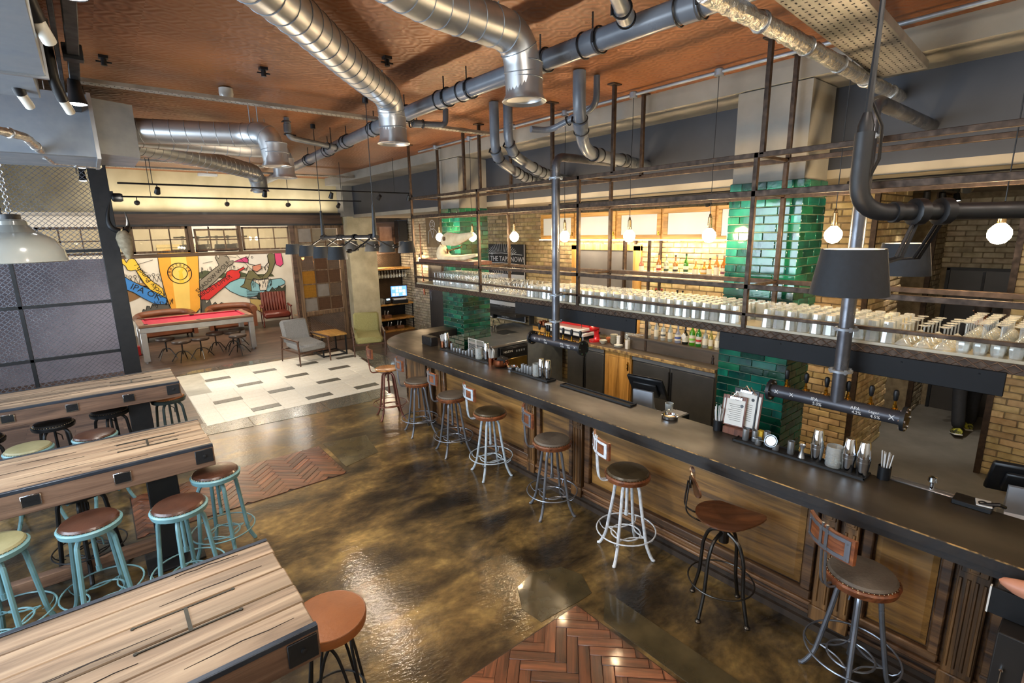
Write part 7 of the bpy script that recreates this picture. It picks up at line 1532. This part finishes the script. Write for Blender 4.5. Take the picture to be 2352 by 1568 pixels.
for k, (x, z, l) in enumerate(((6.32, .386, 'middle'), (6.1, .046, 'lowest, left end of the'), (6.4, .046, 'lowest, centre of the'), (6.7, .046, 'lowest, right end of the'))):
    t = thing('clutter_tray', 'basket of small bar tools on the %s niche shelf' % l, 'basket', (x, 13.45, z)); MB().box(-.11, .11, -.1, .1, 0, .1, b=.01).build('basket_body', tb, t); MB().tube([(-.06, 0, .08), (-.04, 0, .22)], .014, 6).tube([(.03, .02, .08), (.07, .02, .2)], .018, 6).tube([(0, -.05, .08), (.01, -.06, .18)], .012, 6).build('tools', steel, t)
# ================================================================== MESH SCREEN, POST, SKULL, DOME LAMPS
scr = thing('mesh_screen', 'tall black framed expanded metal screen at the left of the room', 'screen', (-1.4, 11.0, 0))
bz = (.0, .86, 1.72, 2.57, 3.35)
MB().box(1.56, 1.80, -.12, .12, 0, 4.10, b=.006).build('post', blackw, scr)
for z in (.03, .86, 1.72, 2.57, 3.98): MB().box(-1.8, 1.56, -.025, .025, z-.025, z+.025, b=.003).build('rail', blackw, scr)
for x in (.43, -.75): MB().box(x-.025, x+.025, -.025, .025, 0, 4.0, b=.003).build('mullion', blackw, scr)
ms_m = pm('dark_expanded_mesh', '#7d828c', '#5d6068', rough=.4, metal=.6, scale=10)
for (x0, x1) in ((.455, 1.56), (-.725, .405), (-1.8, -.775)):
    for (z0, z1) in ((.055, .835), (.885, 1.695), (1.745, 2.545), (2.595, 3.955)): wiremesh(scr, x0, x1, z0, z1, 0,   .075, .036, .0105, ms_m, 'mesh_infill')
skb = pm('old_skull_bone', '#b3a68c', '#7d725c', rough=.8, scale=14, bump=.5)
t = thing('horned_skull', 'bleached skull with one long black horn hung on the black post', 'ornament', (.46, 10.92, 2.55))
MB().tube([(0, 0, .32), (.02, -.02, .22), (.03, -.04, .08), (.04, -.05, -.06), (.03, -.05, -.14)], [.07, .12, .10, .06, .03], 12).build('skull', skb, t)
MB().tube([tuple(p) for p in bezier((-.02, 0, .32), (-.22, -.02, .36), (-.16, -.04, .62), (-.06, -.03, .86), 10)], [.055, .055, .052, .048, .042, .036, .03, .024, .017, .01, .003], 10).build('horn', blackm, t)
MB().tube([tuple(p) for p in bezier((.06, .02, .32), (.12, .12, .36), (.14, .22, .5), (.1, .24, .66), 8)], [.05, .048, .042, .036, .03, .022, .016, .01, .003], 10).build('horn', blackm, t)
t = thing('black_spotlight', 'chunky black spotlight fixed high on the black post', 'spotlight', (.41, 10.9, 3.42)); MB().lathe([(.05, 0), (.07, .02), (.07, .12), (.055, .15), (.045, .15)], 14, RY(PI/2)).box(-.02, .03, -.03, .03, -.03, .1).build('housing', blackm, t)
enam = pm('grey_enamel', '#8f928e', '#7f827e', rough=.15, scale=3, coat=.8)
for (x, y, z, l) in ((-.31, 3.95, 2.725, 'larger grey enamel dome pendant on a chain at the left'), (-.80, 3.95, 2.70, 'second grey enamel dome pendant cut by the left edge')):
    t = thing('dome_pendant', l, 'pendant lamp', (x, y, z), 0, 'enamel dome pendants'); t.scale = (1.28, 1.28, 1)
    MB().lathe([(.165, -.09), (.158, -.03), (.13, .03), (.09, .065), (.055, .08), (.05, .13), (.04, .14), (.01, .142), (.01, .138), (.045, .12), (.085, .06), (.125, .025), (.152, -.03), (.16, -.09)], 36, cap0=False, cap1=False).build('dome_shade', enam, t)
    MB().ring(.163, .004, 36, 5, T(0, 0, -.09)).build('rim', enam, t); MB().lathe([(.035, .14), (.035, .165), (.01, .17)], 14).build('cap', blackm, t)
    ch = MB(); z0 = .17
    while z+z0 < 3.66: ch.ring(.008, .0022, 8, 4, T(0, 0, z0) @ (RX(PI/2) if int(z0*60) % 2 else RY(PI/2)), ry=.012); z0 += .018
    ch.build('chain', steel, t, kind='stuff'); MB().lathe([(.004, -.08), (.03, -.06), (.034, -.03), (.02, .02)], 14).build('bulb', lamp_w, t); point('dome_light', (x, y, z-.10), 2*LSCALE, WARM2, .04)
# ================================================================== PERSON IN THE CORRIDOR
def person(x, y, rz):
    t = thing('person', 'person in dark jeans, black top and patterned trainers walking in the corridor', 'person', (x, y, 0), rz)
    def skin(name, V, E, R, mat, lev=2):
        me = bpy.data.meshes.new(name); me.from_pydata(V, E, []); o = bpy.data.objects.new(name, me); col.objects.link(o); o.parent = t
        sk_ = o.modifiers.new('s', 'SKIN'); sk_.use_smooth_shade = True
        for i, r in enumerate(R): me.skin_vertices[0].data[i].radius = (r if isinstance(r, tuple) else (r, r))
        me.skin_vertices[0].data[0].use_root = True
        su_ = o.modifiers.new('u', 'SUBSURF'); su_.levels = lev; su_.render_levels = lev; me.materials.append(mat); return o
    for nm in ('b',):
        pass
    skinm = pm('skin_tone', '#c08a6c', '#a87458', rough=.5); jean = pm('dark_denim', '#1f222a', '#15171c', rough=.8, scale=40); blk = pm('black_top', '#1b1b1e', '#121214', rough=.85)
    # one continuous body surface: pelvis, spine, neck, head, arms, legs
    V = [(0, 0, .95), (0, .01, 1.12), (0, .02, 1.32), (0, .01, 1.47), (0, -.01, 1.54), (0, -.02, 1.63), (0, -.01, 1.72), (.17, .01, 1.43), (.24, .03, 1.17), (.25, -.05, .93), (.25, -.08, .86), (-.17, .01, 1.43), (-.24, .02, 1.17), (-.25, .08, .94), (-.25, .09, .86), (.09, 0, .90), (.10, .10, .50), (.10, .26, .12), (-.09, 0, .90), (-.10, -.10, .50), (-.10, -.14, .10)]
    E = [(0, 1), (1, 2), (2, 3), (3, 4), (4, 5), (5, 6), (3, 7), (7, 8), (8, 9), (9, 10), (3, 11), (11, 12), (12, 13), (13, 14), (0, 15), (15, 16), (16, 17), (0, 18), (18, 19), (19, 20)]
    R = [(.15, .11), (.14, .10), (.165, .11), (.10, .08), .055, .085, .075, .06, .045, .034, .03, .06, .045, .034, .03, .09, .065, .045, .09, .065, .045]
    b = skin('body', V, E, R, skinm)
    skin('jeans', [(0, 0, .97), (.09, 0, .90), (.10, .10, .50), (.10, .26, .10), (-.09, 0, .90), (-.10, -.10, .50), (-.10, -.14, .08)], [(0, 1), (1, 2), (2, 3), (0, 4), (4, 5), (5, 6)], [(.165, .125), .102, .08, .075, .102, .08, .075], jean)
    skin('top', [(0, 0, .98), (0, .01, 1.15), (0, .02, 1.34), (0, .01, 1.46), (.17, .01, 1.42), (.24, .03, 1.17), (-.17, .01, 1.42), (-.24, .02, 1.17)], [(0, 1), (1, 2), (2, 3), (3, 4), (4, 5), (3, 6), (6, 7)], [(.17, .125), (.158, .115), (.182, .125), (.10, .085), .075, .062, .075, .062], blk)
    MB().lathe([(.004, .135), (.05, .12), (.08, .08), (.09, .03), (.088, -.02), (.06, -.05)], 18, T(0, .012, 1.66) @ Matrix.Diagonal((.92, 1.08, 1, 1))).build('hair', pm('dark_hair', '#2a201a', '#1a1410', rough=.7), t)
    f = MB().tube([(0, -.095, 1.66), (0, -.115, 1.63), (0, -.10, 1.62)], [.008, .013, .008], 8)
    for s in (-1, 1): f.lathe([(.003, -.008), (.012, 0), (.003, .008)], 8, T(s*.087, .0, 1.645) @ RY(PI/2))
    f.build('nose_and_ears', skinm, t)
    e = MB()
    for s in (-1, 1): e.lathe([(.002, -.004), (.009, 0), (.002, .004)], 8, T(s*.03, -.094, 1.665) @ RX(PI/2))
    e.box(-.022, .022, -.096, -.09, 1.592, 1.598); e.build('eyes_and_mouth', blackm, t)
    for s, (hx, hy) in ((1, (.25, -.08)), (-1, (-.25, .09))):
        h = MB().tube([(hx, hy, .88), (hx, hy-.005, .80)], [.03, .034], 8)
        for k in range(4): h.tube([(hx, hy-.027+.018*k, .81), (hx-s*.004, hy-.03+.019*k, .77), (hx-s*.015, hy-.03+.018*k, .735+.006*abs(k-1.5))], [.0095, .009, .007], 6)
        h.tube([(hx-s*.01, hy-.03, .85), (hx-s*.02, hy-.055, .81), (hx-s*.025, hy-.06, .78)], [.012, .011, .008], 6); h.build('hand', skinm, t)
    shoe = pm('patterned_trainer', '#3d4230', '#c8c94a', rough=.6, scale=26, contrast=3)
    for (x_, y_, z_, tl) in ((.10, .26, .03, .25), (-.10, -.14, 0, 0)):
        M = T(x_, y_, z_) @ RX(tl); s_ = MB().tube([(0, .05, .05), (0, -.02, .055), (0, -.10, .045), (0, -.17, .035), (0, -.20, .03)], [.045, .05, .046, .036, .02], 12, M=M).build('shoe', shoe, t)
        MB().box(-.045, .045, -.21, .08, .0, .018, M, b=.01).build('sole', whitep, s_)
person(8.75, 1.18, R_(112))
